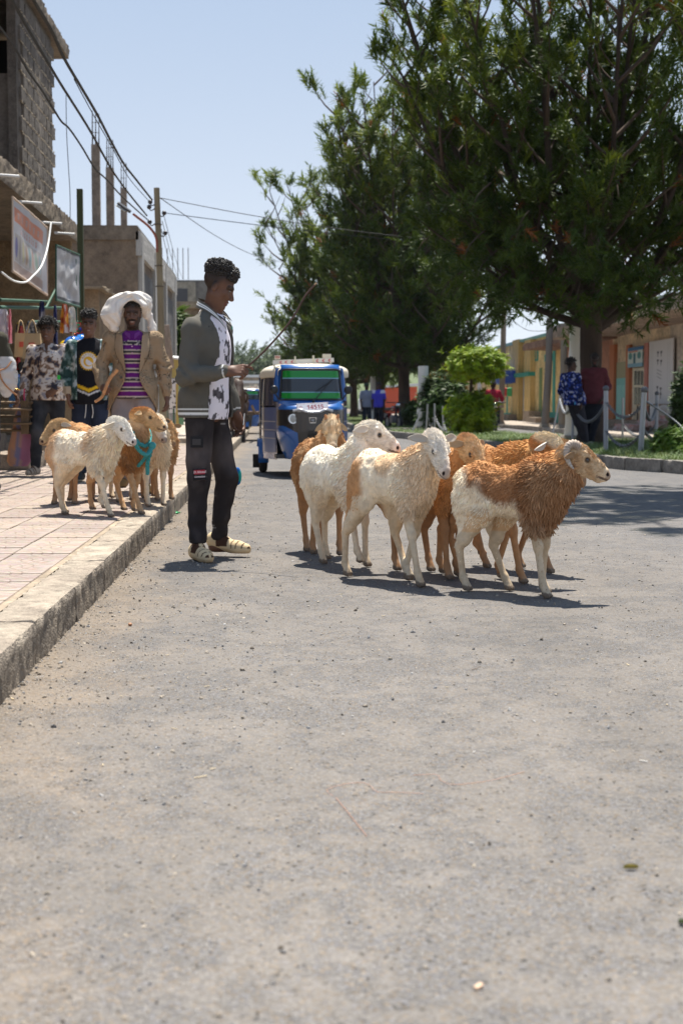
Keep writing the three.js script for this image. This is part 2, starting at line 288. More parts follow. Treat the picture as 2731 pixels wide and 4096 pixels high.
{ // cracked mortar strip behind the kerb, bed, then square tiles with moulded arcs
  const bed = box(3.6, 0.13, 34, -2.845, 0.0875, -12.5); const side = struct('sidewalk', bed, M([0.40, 0.33, 0.26], 1, { map: tex(grainMap, 8, 60) }));
  const arcs = (seed) => canvasTex(256, 256, (c, w) => {
    const r = mulberry(seed); c.fillStyle = '#e4dcd6'; c.fillRect(0, 0, w, w);
    for (let i = 0; i < 900; i++) { c.fillStyle = `rgba(${150 + r() * 90},${135 + r() * 80},${120 + r() * 80},0.10)`; c.beginPath(); c.arc(r() * w, r() * w, 2 + r() * 16, 0, 7); c.fill(); }
    c.strokeStyle = '#ad9c8a'; c.lineWidth = 3.0;
    for (const [x, y] of [[0, 0], [w, 0], [0, w], [w, w]]) for (const q of [0.32, 0.5, 0.68]) { c.beginPath(); c.arc(x, y, w * q, 0, 7); c.stroke(); }
    c.strokeStyle = '#a08f7d'; c.lineWidth = 5; c.strokeRect(0, 0, w, w);
  });
  const maps = [arcs(4), arcs(9), arcs(14)], bump = dataTex(256, (u, v) => { let k = 0.8; for (const [x, y] of [[0, 0], [1, 0], [0, 1], [1, 1]]) { const d = Math.hypot(u - x, v - y); for (const q of [0.32, 0.5, 0.68]) if (Math.abs(d - q) < 0.014) k = 0.15; } return [k, k, k]; });
  const mats = []; [[0.465, 0.43, 0.41], [0.50, 0.465, 0.425], [0.435, 0.40, 0.385], [0.485, 0.45, 0.42], [0.42, 0.385, 0.37]].forEach((c, i) => maps.forEach((m) => mats.push(M(c, 0.9, { map: m, bumpMap: bump, bumpScale: 0.0035 }))));
  const geo = new RoundedBoxGeometry(0.292, 0.03, 0.289, 2, 0.005), r = mulberry(5), rest = []; let made = 0; const spots = [];
  for (let j = 0; j < 78; j++) for (let i = 0; i < 9; i++) { const x = KX - 0.185 - 0.022 - 0.15 - i * 0.298, z = -4.3 - j * 0.297; if (x < 0.2 * z - 0.35) continue; spots.push([x, z]); }
  for (const [x, z] of spots) {
    const dy = (r() - 0.5) * 0.005, rx = (r() - 0.5) * 0.012, rz = (r() - 0.5) * 0.012, turn = Math.floor(r() * 4) * Math.PI / 2, mt = mats[Math.floor(r() * mats.length)];
    if (made++ < 299) { const m = part(side, 'tile', geo, mt); m.position.set(x, PAVE - 0.014 + dy, z); m.rotation.set(rx, 0, rz); }
    else rest.push(geo.clone().applyMatrix4(new THREE.Matrix4().makeTranslation(x, PAVE - 0.014 + dy, z)));
  }
  if (rest.length) { const m = part(side, 'tile', rest, mats[1]); m.userData.kind = 'stuff'; }
  struct('mortar_strip', gridSheet(KX - 0.215, KX - 0.178, 2, [...Array(120)].map((_, i) => 0 - i * 0.22), PAVE - 0.004, (x, z) => mulc([0.52, 0.42, 0.31], 1 + 0.5 * fbm(x * 30, 1, z * 6))), concMat);
  // raised pavement beyond the crossing
  struct('sidewalk', merge([roughBlock(3.0, 0.26, 40, 4, 3, 20, 0.02, 0.01, 4, () => [0.66, 0.57, 0.49])]), concMat).position.set(-2.6, 0.13, -49.2);
}
// ---------- median: kerb stones round a strip of grass ----------
const medNear = [at(800, 487), at(682.75, 474), at(610, 468), at(520, 454), at(446, 443), at(411, 439.5), at(390, 436.5)], medFar = [V(9.9, 0, -15), V(9.2, 0, -21), V(8.2, 0, -28), V(6.7, 0, -37), V(5.9, 0, -42.5)];
function medianIsland(nearPts, farPts, name, seedBase, fineTo) {
  const loop = new THREE.CatmullRomCurve3([...nearPts, ...farPts.slice().reverse()], true, 'catmullrom', 0.35), L = loop.getLength(), n = Math.floor(L / 0.8);
  const kerb = thing('median_kerb', null, null); kerb.userData.kind = 'structure';
  const variants = [0, 1, 2, 3].map((s) => roughBlock(0.16, 0.30, 0.785, 3, 5, 14, 0.015, 0.006, s * 3 + seedBase, (x, y, z) => mulc(mixc([0.40, 0.375, 0.34], [0.27, 0.25, 0.225], clamp(0.5 + fbm(x * 8 + s, y * 8, z * 8) * 1.6 - y, 0, 1)), 1)));
  for (let i = 0; i < n; i++) { const u = i / n, p = loop.getPointAt(u), t = loop.getTangentAt(u), m = part(kerb, 'kerb_stone', variants[i % 4], concMat); m.position.set(p.x, 0.03, p.z); m.rotation.y = Math.atan2(t.x, t.z) + 0.03 * noise(i, 2, 3); }
  const pts = loop.getSpacedPoints(120), shape = new THREE.Shape(pts.map((p) => new THREE.Vector2(p.x, -p.z))), sg = new THREE.ShapeGeometry(shape); sg.rotateX(-Math.PI / 2); sg.translate(0, 0.13, 0);
  struct('median_soil', sg, M([0.20, 0.155, 0.10], 1));
  const r = mulberry(40 + seedBase), bx = new THREE.Box3().setFromPoints(pts), inside = (x, z) => { let c = false; for (let i = 0, j = pts.length - 1; i < pts.length; j = i++) if ((pts[i].z > z) !== (pts[j].z > z) && x < ((pts[j].x - pts[i].x) * (z - pts[i].z)) / (pts[j].z - pts[i].z) + pts[i].x) c = !c; return c; };
  const mats = [], cols = [], q = new THREE.Quaternion(); let tries = 0; const want = fineTo;
  while (mats.length < want && tries++ < want * 6) {
    const x = lerp(bx.min.x, bx.max.x, r()), z = lerp(bx.min.z, bx.max.z, r()); if (!inside(x, z)) continue; if (noise(x * 0.9, 3, z * 0.9) < -0.35 && r() < 0.85) continue;
    const s = (0.06 + 0.10 * r()) * (1 + 0.6 * noise(x * 1.3, 8, z * 1.3)); q.setFromEuler(new THREE.Euler((r() - 0.5) * 0.5, r() * 6.3, (r() - 0.5) * 0.5)); mats.push(MX(V(x, 0.12, z), q, V(s, s, s)));
    cols.push(mulc(mixc([0.10, 0.20, 0.03], [0.20, 0.26, 0.06], r()), 0.6 + 0.6 * r()));
  }
  const blades = []; for (let i = 0; i < 9; i++) { const a = i * 2.4, l = 0.6 + 0.5 * ((i * 37) % 10) / 10, b = new THREE.PlaneGeometry(0.09, l, 1, 3), p = b.attributes.position; for (let k = 0; k < p.count; k++) { const y = p.getY(k) + l / 2, t = y / l; p.setXYZ(k, p.getX(k) * (1 - t * 0.9), y * (1 - 0.25 * t), t * t * 0.45); } blades.push(b.applyMatrix4(new THREE.Matrix4().makeRotationY(a)).translate(Math.cos(a) * 0.2, 0, Math.sin(a) * 0.2)); }
  const bg = merge(blades); bg.computeVertexNormals();
  instances(scene, numbered('grass'), bg, M([1, 1, 1], 0.7, { transmission: 0.35, thickness: 0 }), mats, cols);
}
medianIsland(medNear, medFar, 'median', 1, 15000);
medianIsland([V(3.0, 0, -47.5), V(3.05, 0, -60), V(3.1, 0, -80), V(3.1, 0, -120)], [V(5.6, 0, -47.5), V(6.2, 0, -60), V(6.2, 0, -80), V(6.2, 0, -120)], 'median', 8, 9000);
// far pavement on the right and the far end of the road
struct('sidewalk', roughBlock(3.4, 0.16, 120, 6, 2, 60, 0.03, 0.02, 9, (x, y, z) => mulc([0.56, 0.485, 0.41], 1 + 0.4 * fbm(x, 0, z * 0.3))), concMat).position.set(11.0, 0.08, -72);
// ---------- buildings and shop on the left ----------
const concWall = M([1, 1, 1], 0.95, { vertexColors: true, map: tex(grainMap, 0.5, 0.5), bumpMap: concBump, bumpScale: 0.02 });
const paleWall = concWall.clone(); paleWall.color.setScalar(1.32);
const plaster = (rgb, rep = 1) => M(rgb, 0.95, { map: tex(grainMap, rep, rep), bumpMap: concBump, bumpScale: 0.01 });
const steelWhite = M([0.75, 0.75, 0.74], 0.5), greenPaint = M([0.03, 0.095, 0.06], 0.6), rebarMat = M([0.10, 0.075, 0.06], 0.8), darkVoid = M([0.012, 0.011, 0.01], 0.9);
function wallUV(g, s = 1) { const p = g.attributes.position, n = g.attributes.normal, uv = new Float32Array(p.count * 2); for (let i = 0; i < p.count; i++) { uv[i * 2] = (Math.abs(n.getX(i)) > 0.6 ? p.getZ(i) : p.getX(i)) * s; uv[i * 2 + 1] = (Math.abs(n.getY(i)) > 0.6 ? p.getZ(i) : p.getY(i)) * s; } g.setAttribute('uv', new THREE.BufferAttribute(uv, 2)); return g; }
const stainCol = (a, b, f = 0.9, s = 0) => (x, y, z) => mixc(a, b, clamp(0.5 + 1.5 * fbm(x * f + s, y * f * 0.5, z * f, 4), 0, 1));
function stained(w, h, d, x, y, z, a, b, s = 0, seg = 14) { const g = new THREE.BoxGeometry(w, h, d, seg, seg, seg); g.translate(x, y, z); return wallUV(paint(g, stainCol(a, b, 0.9, s)), 0.7); }
{ // two-storey concrete shop house, upper walls of bare blocks
  const t = thing('concrete_block_house', 'unfinished grey concrete block house above the shop at the left edge', 'building');
  part(t, 'wall', [stained(0.12, 2.84, 2.90, -3.58, 5.24, -21.60, [0.22, 0.19, 0.165], [0.30, 0.265, 0.235]), stained(0.6, 2.84, 0.16, -4.99, 5.24, -20.20, [0.15, 0.13, 0.12], [0.23, 0.2, 0.18]), stained(1.05, 1.75, 0.16, -4.165, 4.6, -20.20, [0.16, 0.14, 0.125], [0.24, 0.21, 0.185], 3), stained(0.12, 2.84, 0.18, -3.58, 5.24, -20.06, [0.16, 0.14, 0.125], [0.24, 0.21, 0.185], 5)], concWall);
  part(t, 'wall', stained(2.2, 3.3, 0.2, -4.36, 5.4, -16.9, [0.22, 0.19, 0.165], [0.30, 0.265, 0.235], 7), concWall);
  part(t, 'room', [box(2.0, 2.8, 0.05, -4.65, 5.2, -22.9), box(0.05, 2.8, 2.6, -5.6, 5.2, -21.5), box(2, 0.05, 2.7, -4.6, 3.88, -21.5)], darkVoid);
  const bw = 0.435, bh = 0.205, variants = [0, 1, 2, 3, 4].map((s) => roughBlock(0.05, bh - 0.022, bw - 0.02, 2, 4, 8, 0.008, 0.004, s * 2.3 + 1, (x, y, z) => mulc(mixc([0.33, 0.29, 0.25], [0.24, 0.21, 0.185], clamp(0.5 + 1.4 * fbm(x * 7 + s, y * 7, z * 7), 0, 1)), 0.92 + 0.05 * s)));
  for (let j = 0; j < 13; j++) for (let i = 0; i < 7; i++) { const z = -20.33 - i * bw - (j % 2) * 0.2; if (z < -22.95) continue; const m = part(t, 'block', variants[(i * 3 + j * 5) % 5], concWall); m.position.set(-3.508 + 0.006 * noise(i, j, 2), 3.98 + j * bh + 0.002, z); }
  const mort = []; const r = mulberry(8); for (let j = 0; j < 13; j++) for (let k = 0; k < 60; k++) { const s = 0.012 + 0.03 * r() * r(); mort.push(place(new THREE.DodecahedronGeometry(s * 0.55, 0), -3.487, 3.875 + j * bh + (r() - 0.5) * 0.02, -20.15 - k * 0.048 - r() * 0.02)); } part(t, 'mortar', mort, M([0.46, 0.39, 0.30], 1));
  part(t, 'roof_slab', roughBlock(2.6, 0.2, 8.6, 6, 4, 90, 0.012, 0.010, 3, stainCol([0.27, 0.22, 0.17], [0.38, 0.31, 0.24])).translate(-4.72, 6.77, -20.1), concWall);
  part(t, 'floor_slab', roughBlock(2.4, 0.30, 15, 6, 8, 180, 0.012, 0.008, 6, stainCol([0.44, 0.36, 0.27], [0.30, 0.25, 0.20], 2)).translate(-4.42, 3.72, -16.2), concWall);
  part(t, 'shop_wall', stained(0.2, 3.5, 15, -5.35, 1.9, -16.2, [0.34, 0.24, 0.15], [0.42, 0.31, 0.2], 2), concWall);
  part(t, 'shop_wall', stained(2.2, 3.4, 0.2, -4.4, 1.88, -23.5, [0.40, 0.29, 0.17], [0.48, 0.36, 0.23], 4), concWall);
  const panels = []; for (let i = 0; i < 26; i++) panels.push(cyl(0.045, 0.045, 2.5, 8, -4.05, 1.7, -12.4 - i * 0.165)); part(t, 'metal_panel', panels, M([0.50, 0.43, 0.31], 0.6, { metal: 0.2 }));
  part(t, 'post', [box(0.1, 3.4, 0.12, -4.0, 1.88, -16.8), box(0.16, 3.2, 0.16, -3.75, 1.9, -18.6)], M([0.55, 0.43, 0.27], 0.8));
  for (const [px, py] of [[6, 175.5], [30, 202.5], [51, 223], [64.5, 233.5]]) { const p = atX(px, py, -3.1); const m = part(t, 'tube_lamp', [cyl(0.017, 0.017, 0.30, 8, 0.0, 0, 0, 0, 0, Math.PI / 2 - 0.06), box(0.04, 0.035, 0.03, -0.12, 0.008, 0)], steelWhite); m.position.copy(p); }
  part(t, 'plinth', roughBlock(1.6, 0.30, 4.6, 8, 4, 20, 0.015, 0.012, 12, stainCol([0.60, 0.51, 0.42], [0.44, 0.36, 0.29], 2)).translate(-3.82, PAVE + 0.14, -21.8), concWall);
  part(t, 'plinth', roughBlock(1.6, 0.40, 8.5, 8, 4, 20, 0.015, 0.012, 13, stainCol([0.34, 0.29, 0.24], [0.25, 0.21, 0.17], 2)).translate(-4.45, PAVE + 0.2, -15.3), concWall);
  part(t, 'step', roughBlock(0.75, 0.2, 1.25, 8, 4, 12, 0.015, 0.01, 14, stainCol([0.60, 0.51, 0.42], [0.42, 0.35, 0.28], 2)).translate(-3.29, PAVE + 0.095, -17.62), concWall);
}
{ // banners hung on the shop front
  const ban = (px0, px1, ys, name, label, draw, x0, x1, wave, group) => {
    const a = atX(px0, ys[0], x0), b = atX(px1, ys[1], x1), c = atX(px0, ys[2], x0), d = atX(px1, ys[3], x1), N = 20, pos = [], uv = [], idx = [];
    for (let j = 0; j <= N; j++) for (let i = 0; i <= N; i++) { const u = i / N, v = j / N, p = a.clone().lerp(b, u).lerp(c.clone().lerp(d, u), v); p.x += wave * (noise(u * 3.1 + px0, v * 2.3, 1) + 0.5 * noise(u * 8, v * 5 + px0, 4)) * Math.sin(Math.PI * clamp(u, 0.05, 0.95)); pos.push(p.x, p.y, p.z); uv.push(u, 1 - v); }
    for (let j = 0; j < N; j++) for (let i = 0; i < N; i++) { const k = j * (N + 1) + i; idx.push(k, k + N + 1, k + 1, k + 1, k + N + 1, k + N + 2); }
    const g = new THREE.BufferGeometry(); g.setAttribute('position', new THREE.Float32BufferAttribute(pos, 3)); g.setAttribute('uv', new THREE.Float32BufferAttribute(uv, 2)); g.setIndex(idx); g.computeVertexNormals();
    const t = thing('banner', label, 'banner'); part(t, 'sheet', g, M([1, 1, 1], 0.45, { map: canvasTex(512, 320, draw), transmission: 0.3, thickness: 0 }));
    part(t, 'frame', [rod(a, b, 0.014), rod(c, d, 0.016), rod(a, c, 0.012), rod(b, d, 0.012)], name === 'green' ? greenPaint : M([0.55, 0.42, 0.32], 0.6)); return t;
  };
  ban(12.5, 47, [197, 228, 271, 295], '', 'white banner with orange band and faded pictures on the shop front', (c, w, h) => {
    c.fillStyle = '#c9c6cc'; c.fillRect(0, 0, w, h); c.fillStyle = '#d9835f'; c.fillRect(24, 34, w - 90, 62);
    c.fillStyle = '#a9a3a6'; for (let i = 0; i < 6; i++) { c.fillRect(60 + i * 60, 52, 22, 6); c.fillRect(64 + i * 60, 62, 8, 16); c.fillRect(76 + i * 60, 58, 6, 22); }
    c.fillStyle = '#c98a80'; for (let i = 0; i < 8; i++) { c.fillRect(110 + i * 34, 108, 14, 26); c.clearRect; } c.fillStyle = '#c9c6cc'; for (let i = 0; i < 8; i++) c.fillRect(114 + i * 34, 114, 6, 8);
    const cols = ['#6a62a0', '#9a8f88', '#c7bd92', '#a9876a', '#7fa0a6', '#b98a78', '#8fa79a', '#a0b4c0']; for (let i = 0; i < 8; i++) { c.fillStyle = '#b3aaa6'; c.fillRect(30 + i * 48, 146, 44, 120); c.fillStyle = cols[i]; c.beginPath(); c.ellipse(52 + i * 48, 205, 15, 46, 0, 0, 7); c.fill(); }
    c.fillStyle = '#b59a90'; c.fillRect(20, 270, w - 100, 40); c.fillStyle = '#8d8890'; c.fillRect(96, 0, 3, h); c.fillRect(300, 60, 3, 200);
  }, -2.95, -2.9, 0.03);
  ban(56, 79.5, [245, 255, 300, 307], 'green', 'silver grey tarpaulin sign turned away on a green frame', (c, w, h) => { c.fillStyle = '#bdbbbf'; c.fillRect(0, 0, w, h); const r = mulberry(3); for (let i = 0; i < 60; i++) { c.fillStyle = `rgba(${r() < 0.5 ? '235,232,230' : '140,138,148'},0.18)`; c.beginPath(); c.ellipse(r() * w, r() * h, 8 + r() * 18, 40 + r() * 80, r() * 0.6 - 0.3, 0, 7); c.fill(); } c.fillStyle = '#2b2e3a'; c.fillRect(0, 0, w, 16); c.fillRect(0, h - 26, w, 18); }, -2.9, -2.9, 0.06);
  solo('cable', 'white cable hanging in a loop in front of the orange banner', 'cable', tube([atX(51, 223, -2.85), atX(48, 245, -2.85), atX(42, 265, -2.83), atX(32, 277, -2.82), atX(26, 282, -2.82), atX(14, 281, -2.84), atX(1, 272, -2.85)], 0.012, 40, 5), M([0.78, 0.78, 0.76], 0.5));
}
{ // green steel frame and post of the stall
  const t = thing('stall_frame', 'dark green steel awning frame and tall post beside the shop', 'frame');
  const P = atX(76, 192, -2.92);
  part(t, 'post', [box(0.085, 4.1, 0.085, P.x, 2.1, P.z - 0.4)], M([0.055, 0.065, 0.025], 0.7));
  part(t, 'post', box(0.045, 2.9, 0.045, -2.92, 1.6, -21.1), greenPaint);
  for (const [a, b] of [[atX(0, 307.5, -3.0), atX(61, 308, -3.0)], [atX(0, 300, -3.3), atX(50, 302, -3.3)], [atX(30, 322, -3.2), atX(78, 322, -3.2)]]) part(t, 'rail', rod(a, b, 0.022, 0.022, 6), greenPaint);
  part(t, 'brace', rod(atX(46, 308, -3.0), atX(58, 285, -3.0), 0.018, 0.018, 6), greenPaint);
}
{ // goods hanging at the stall
  const kraft = M([0.55, 0.38, 0.20], 0.9), redPrint = M([0.55, 0.10, 0.06], 0.8);
  const bag = (x, y, z, w, h, turn, label) => { const t = thing('shopping_bag', label, 'bag', V(x, y, z), turn); const g = new THREE.BoxGeometry(w, h, 0.10, 6, 6, 3), p = g.attributes.position; for (let i = 0; i < p.count; i++) { const v = p.getY(i) / h + 0.5; p.setX(i, p.getX(i) * (1.16 - 0.24 * v)); p.setZ(i, p.getZ(i) * (1.3 - v) + 0.012 * noise(p.getX(i) * 9, p.getY(i) * 9, x)); } g.computeVertexNormals(); part(t, 'sack', g, kraft); part(t, 'print', box(w * 0.34, h * 0.22, 0.004, 0, h * 0.02, 0.062, -0.12), redPrint); part(t, 'handle', tube([V(-w * 0.3, h / 2, 0.03), V(-w * 0.12, h * 0.95, 0.02), V(0, h * 1.05, 0.0), V(w * 0.12, h * 0.95, 0.02), V(w * 0.3, h / 2, 0.03)], 0.008, 16, 5), kraft); };
  let p = atZ(21, 345, -16.6); bag(p.x, p.y, p.z, 0.14, 0.27, 0.25, 'left kraft paper bag with red print hanging at the stall'); p = atZ(33, 346, -16.4); bag(p.x, p.y, p.z, 0.19, 0.28, -0.1, 'right kraft paper bag with red print hanging at the stall');
  const drape = (px0, px1, py0, py1, z, cols, name, label, cat, seed) => { // hanging cloth or plastic with folds
    const a = atZ(px0, py0, z), b = atZ(px1, py1, z), w = b.x - a.x, h = a.y - b.y, g = new THREE.PlaneGeometry(w, h, 14, 16), q = g.attributes.position;
    for (let i = 0; i < q.count; i++) { const v = clamp(0.5 - q.getY(i) / h, 0, 1), u = q.getX(i) / w; q.setX(i, q.getX(i) * (0.45 + 0.75 * Math.sqrt(v) - 0.1 * v)); q.setZ(i, 0.05 * Math.sin(u * 9 + seed) * (0.4 + v) + 0.05 * noise(u * 4, v * 4, seed)); }
    g.translate((a.x + b.x) / 2, (a.y + b.y) / 2, z); g.computeVertexNormals(); paint(g, (x, y, zz) => cols[Math.floor(clamp(0.5 + 0.9 * noise(x * 14, y * 6, seed), 0, 0.999) * cols.length)]);
    solo(name, label, cat, g, M([1, 1, 1], 0.6, { vertexColors: true, transmission: 0.25, thickness: 0 }));
  };
  drape(38, 46, 301, 327, -17, [[0.02, 0.025, 0.09], [0.03, 0.04, 0.14], [0.30, 0.28, 0.3]], 'scarf', 'navy blue scarf hanging under the banner end', 'scarf', 2);
  drape(53, 58, 305, 352, -17.5, [[0.02, 0.03, 0.13], [0.05, 0.06, 0.2], [0.02, 0.02, 0.07]], 'scarf', 'long dark blue scarf hanging behind the walking man in the patterned shirt', 'scarf', 5);
  drape(60.5, 68.5, 304, 333, -17, [[0.75, 0.20, 0.02], [0.85, 0.45, 0.05], [0.5, 0.1, 0.03], [0.6, 0.5, 0.5]], 'packet', 'orange and yellow packet bag hanging at the stall', 'packet', 7);
  drape(66.5, 77, 307, 332, -17.1, [[0.62, 0.62, 0.60], [0.7, 0.7, 0.68], [0.55, 0.58, 0.5]], 'plastic_bag', 'white plastic bag hanging beside the orange packet', 'bag', 9);
  drape(-4, 11, 309, 344, -14.5, [[0.66, 0.60, 0.62], [0.6, 0.55, 0.6], [0.7, 0.62, 0.62]], 'sack_cloth', 'pale woven sack with a pink edge at the left edge', 'sack', 11);
  drape(9.2, 11.5, 309, 343, -14.45, [[0.75, 0.16, 0.2], [0.8, 0.25, 0.28]], 'sack_border', 'pink woven border strip of the pale hanging sack', 'border', 12);
  drape(16, 24, 322, 336, -17.2, [[0.4, 0.03, 0.02], [0.05, 0.05, 0.06], [0.5, 0.35, 0.05]], 'garment', 'red and yellow clothes hanging above the paper bags', 'clothes', 13);
  drape(25, 38, 321, 333, -17.3, [[0.5, 0.5, 0.5], [0.03, 0.03, 0.03], [0.3, 0.3, 0.32]], 'garment', 'black and white printed clothes hanging above the paper bags', 'clothes', 17);
  drape(15.5, 21, 357, 370, -16.9, [[0.6, 0.03, 0.02], [0.4, 0.02, 0.02]], 'toy', 'bright red bag hanging low at the stall', 'bag', 19);
  drape(16, 28, 362, 382, -16.8, [[0.012, 0.012, 0.014], [0.02, 0.02, 0.024]], 'handbag', 'black handbag hanging low at the stall', 'bag', 21);
  const tin = [], tc = [], r = mulberry(12), c0 = atZ(82, 332, -18.5); for (let i = 0; i < 260; i++) { const a = r() * 6.3, e = r() * 0.13; tin.push(MX(V(c0.x + Math.cos(a) * e + (r() - 0.5) * 0.04, c0.y + (r() - 0.5) * 0.24, c0.z + Math.sin(a) * e * 0.6), new THREE.Quaternion().setFromEuler(new THREE.Euler(r() * 6, r() * 6, r() * 6)), V(0.04, 0.006, 0.016))); const k = r(); tc.push(k < 0.5 ? [0.55, 0.02, 0.02] : k < 0.8 ? [0.02, 0.30, 0.08] : [0.05, 0.1, 0.4]); }
  solo('tinsel', 'red and green tinsel bunch hanging behind the youth', 'tinsel', tin.map((m, i) => paint(new THREE.BoxGeometry(1, 1, 1).applyMatrix4(m), () => tc[i])), M([1, 1, 1], 0.3, { metal: 0.4, vertexColors: true }));
  const balloon = (px, py, z, rr, c, label) => { const t = thing('balloon', label, 'balloon', atZ(px, py, z)); const g = new THREE.SphereGeometry(rr, 24, 18), p = g.attributes.position; for (let i = 0; i < p.count; i++) if (p.getY(i) < 0) p.setY(i, p.getY(i) * 1.18); g.computeVertexNormals(); part(t, 'skin', g, M(c, 0.12, { clearcoat: 1 })); part(t, 'knot', cyl(0.012, 0.004, 0.03, 8, 0, -rr * 1.22, 0), M(c, 0.4)); };
  balloon(73, 346, -18, 0.125, [0.02, 0.16, 0.62], 'left round blue balloon behind the youth'); balloon(82, 344, -18.3, 0.125, [0.03, 0.22, 0.65], 'right round blue balloon behind the youth'); balloon(66, 347, -18.2, 0.09, [0.65, 0.42, 0.02], 'small yellow balloon beside the blue balloons');
  const wood = M([0.24, 0.16, 0.09], 0.85, { map: tex(grainMap, 1, 1) });
  const pal = thing('wooden_pallet', 'worn wooden pallet stacked on the plinth at the left edge', 'pallet', atZ(8, 433, -15.6));
  for (let i = 0; i < 5; i++) part(pal, 'plank', box(0.95, 0.02, 0.09, -0.2, 0.03 + i * 0.075, 0.12 * (i % 2), 0.1), wood); for (const x of [0.2, -0.5]) part(pal, 'block', box(0.08, 0.36, 0.2, x, 0.17, 0), wood);
  const jug = thing('water_jug', 'clear blue plastic water bottle on the pallet', 'bottle', atZ(17.5, 407, -15.9)); part(jug, 'bottle', new THREE.LatheGeometry([[0, 0], [0.09, 0], [0.095, 0.05], [0.09, 0.1], [0.095, 0.15], [0.09, 0.24], [0.03, 0.30], [0.03, 0.33], [0, 0.33]].map((q) => new THREE.Vector2(...q)), 18), M([0.20, 0.45, 0.70], 0.15, { transmission: 0.7, thickness: 0 })); part(jug, 'cap', cyl(0.034, 0.034, 0.03, 14, 0, 0.345, 0), M([0.05, 0.15, 0.5], 0.4));
}
{ // low mud wall house, then the plastered house with columns
  const t = thing('mud_wall', 'low brown plastered wall with a thin flat coping beyond the stall', 'building');
  part(t, 'wall', stained(2.6, 3.0, 4.5, -4.62, 1.6, -29.4, [0.36, 0.26, 0.165], [0.46, 0.34, 0.22], 5), concWall);
  part(t, 'coping', roughBlock(2.8, 0.07, 4.8, 5, 2, 12, 0.01, 0.02, 3, () => [0.5, 0.40, 0.28]).translate(-4.62, 3.13, -29.4), concWall);
  const h = thing('plastered_house', 'brown plastered house with bare concrete columns standing on its roof', 'building');
  part(h, 'wall', stained(5.0, 5.4, 13, -5.94, 2.7, -42.6, [0.27, 0.20, 0.145], [0.36, 0.275, 0.20], 9, 22), concWall);
  part(h, 'parapet', stained(5.06, 0.32, 13.1, -5.94, 5.2, -42.6, [0.25, 0.2, 0.155], [0.32, 0.26, 0.2], 2), concWall);
  const pale = plaster([0.72, 0.70, 0.67], 2); for (let i = 0; i < 4; i++) part(h, 'pilaster', box(0.14, 5.1, 0.5, -3.40, 2.6, -36.4 - i * 3.9), pale);
  part(h, 'lintel', box(0.13, 0.6, 12.9, -3.41, 4.95, -42.5), pale);
  for (let i = 0; i < 3; i++) part(h, 'block_infill', stained(0.05, 4.1, 3.2, -3.425, 2.3, -38.4 - i * 3.9, [0.20, 0.20, 0.205], [0.28, 0.28, 0.285], i), concWall);
  for (const [px0, px1, ptop, z, n] of [[91.5, 99.5, 145, -37, 3], [106, 113.5, 168, -41, 4], [120.5, 126.5, 188, -46, 3]]) {
    const a = atZ(px0, ptop, z), b = atZ(px1, ptop, z), cx = (a.x + b.x) / 2, w = b.x - a.x; const c = part(h, 'column', stained(w, a.y - 5.3, w, cx, (a.y + 5.3) / 2, z, [0.30, 0.245, 0.20], [0.40, 0.33, 0.27], z), concWall);
    const bars = []; for (let i = 0; i < n; i++) { bars.push(rod(V(cx + (i / (n - 1) - 0.5) * w * 0.8, a.y - 0.1, z + 0.06), V(cx + (i / (n - 1) - 0.5) * w * 0.85 + 0.02, a.y + 0.85 - 0.06 * i, z + 0.05), 0.011, 0.011, 5)); bars.push(rod(V(cx + (i / (n - 1) - 0.5) * w * 0.8, a.y - 0.1, z - 0.08), V(cx + (i / (n - 1) - 0.5) * w * 0.8, a.y + 0.8, z - 0.08), 0.011, 0.011, 5)); } for (const k of [0.3, 0.55]) bars.push(box(w * 0.9, 0.014, 0.014, cx, a.y + k, z + 0.06)); part(c, 'rebar', bars, rebarMat);
  }
  const g = thing('grey_house', 'tall grey concrete house far down the left side', 'building'); const A = atZ(168, 280, -78), B = atZ(211, 280, -78);
  part(g, 'wall', stained(B.x - A.x + 4, A.y, 14, (A.x - 4 + B.x) / 2, A.y / 2, -85, [0.27, 0.255, 0.235], [0.38, 0.36, 0.335], 6, 20), concWall); part(g, 'window', box(1.0, 0.8, 0.1, atZ(178, 296, -77.9).x, atZ(178, 296, -77.9).y, -77.98), M([0.05, 0.05, 0.055], 0.3)); part(g, 'surround', box(1.9, 1.4, 0.06, atZ(178, 296, -78).x, atZ(178, 295, -78).y, -77.99), plaster([0.5, 0.46, 0.38]));
  const bars = []; for (let i = 0; i < 6; i++) bars.push(rod(V(A.x + i * 0.28 - 0.3, A.y, -77.8), V(A.x + i * 0.28 - 0.3, A.y + 1.7, -77.8), 0.02, 0.02, 4)); part(g, 'rebar', bars, rebarMat);
  const s = thing('stone_house', 'low brown stone house with a projecting flat roof before the grey house', 'building'); const C = atZ(203, 307, -58);
  part(s, 'wall', stained(5, C.y, 7, C.x - 2.7, C.y / 2, -62, [0.30, 0.235, 0.17], [0.40, 0.33, 0.245], 8), concWall); part(s, 'roof', roughBlock(5.6, 0.3, 7.6, 4, 2, 6, 0.02, 0.02, 5, () => [0.46, 0.38, 0.27]).translate(C.x - 2.7, C.y + 0.1, -62), concWall);
}
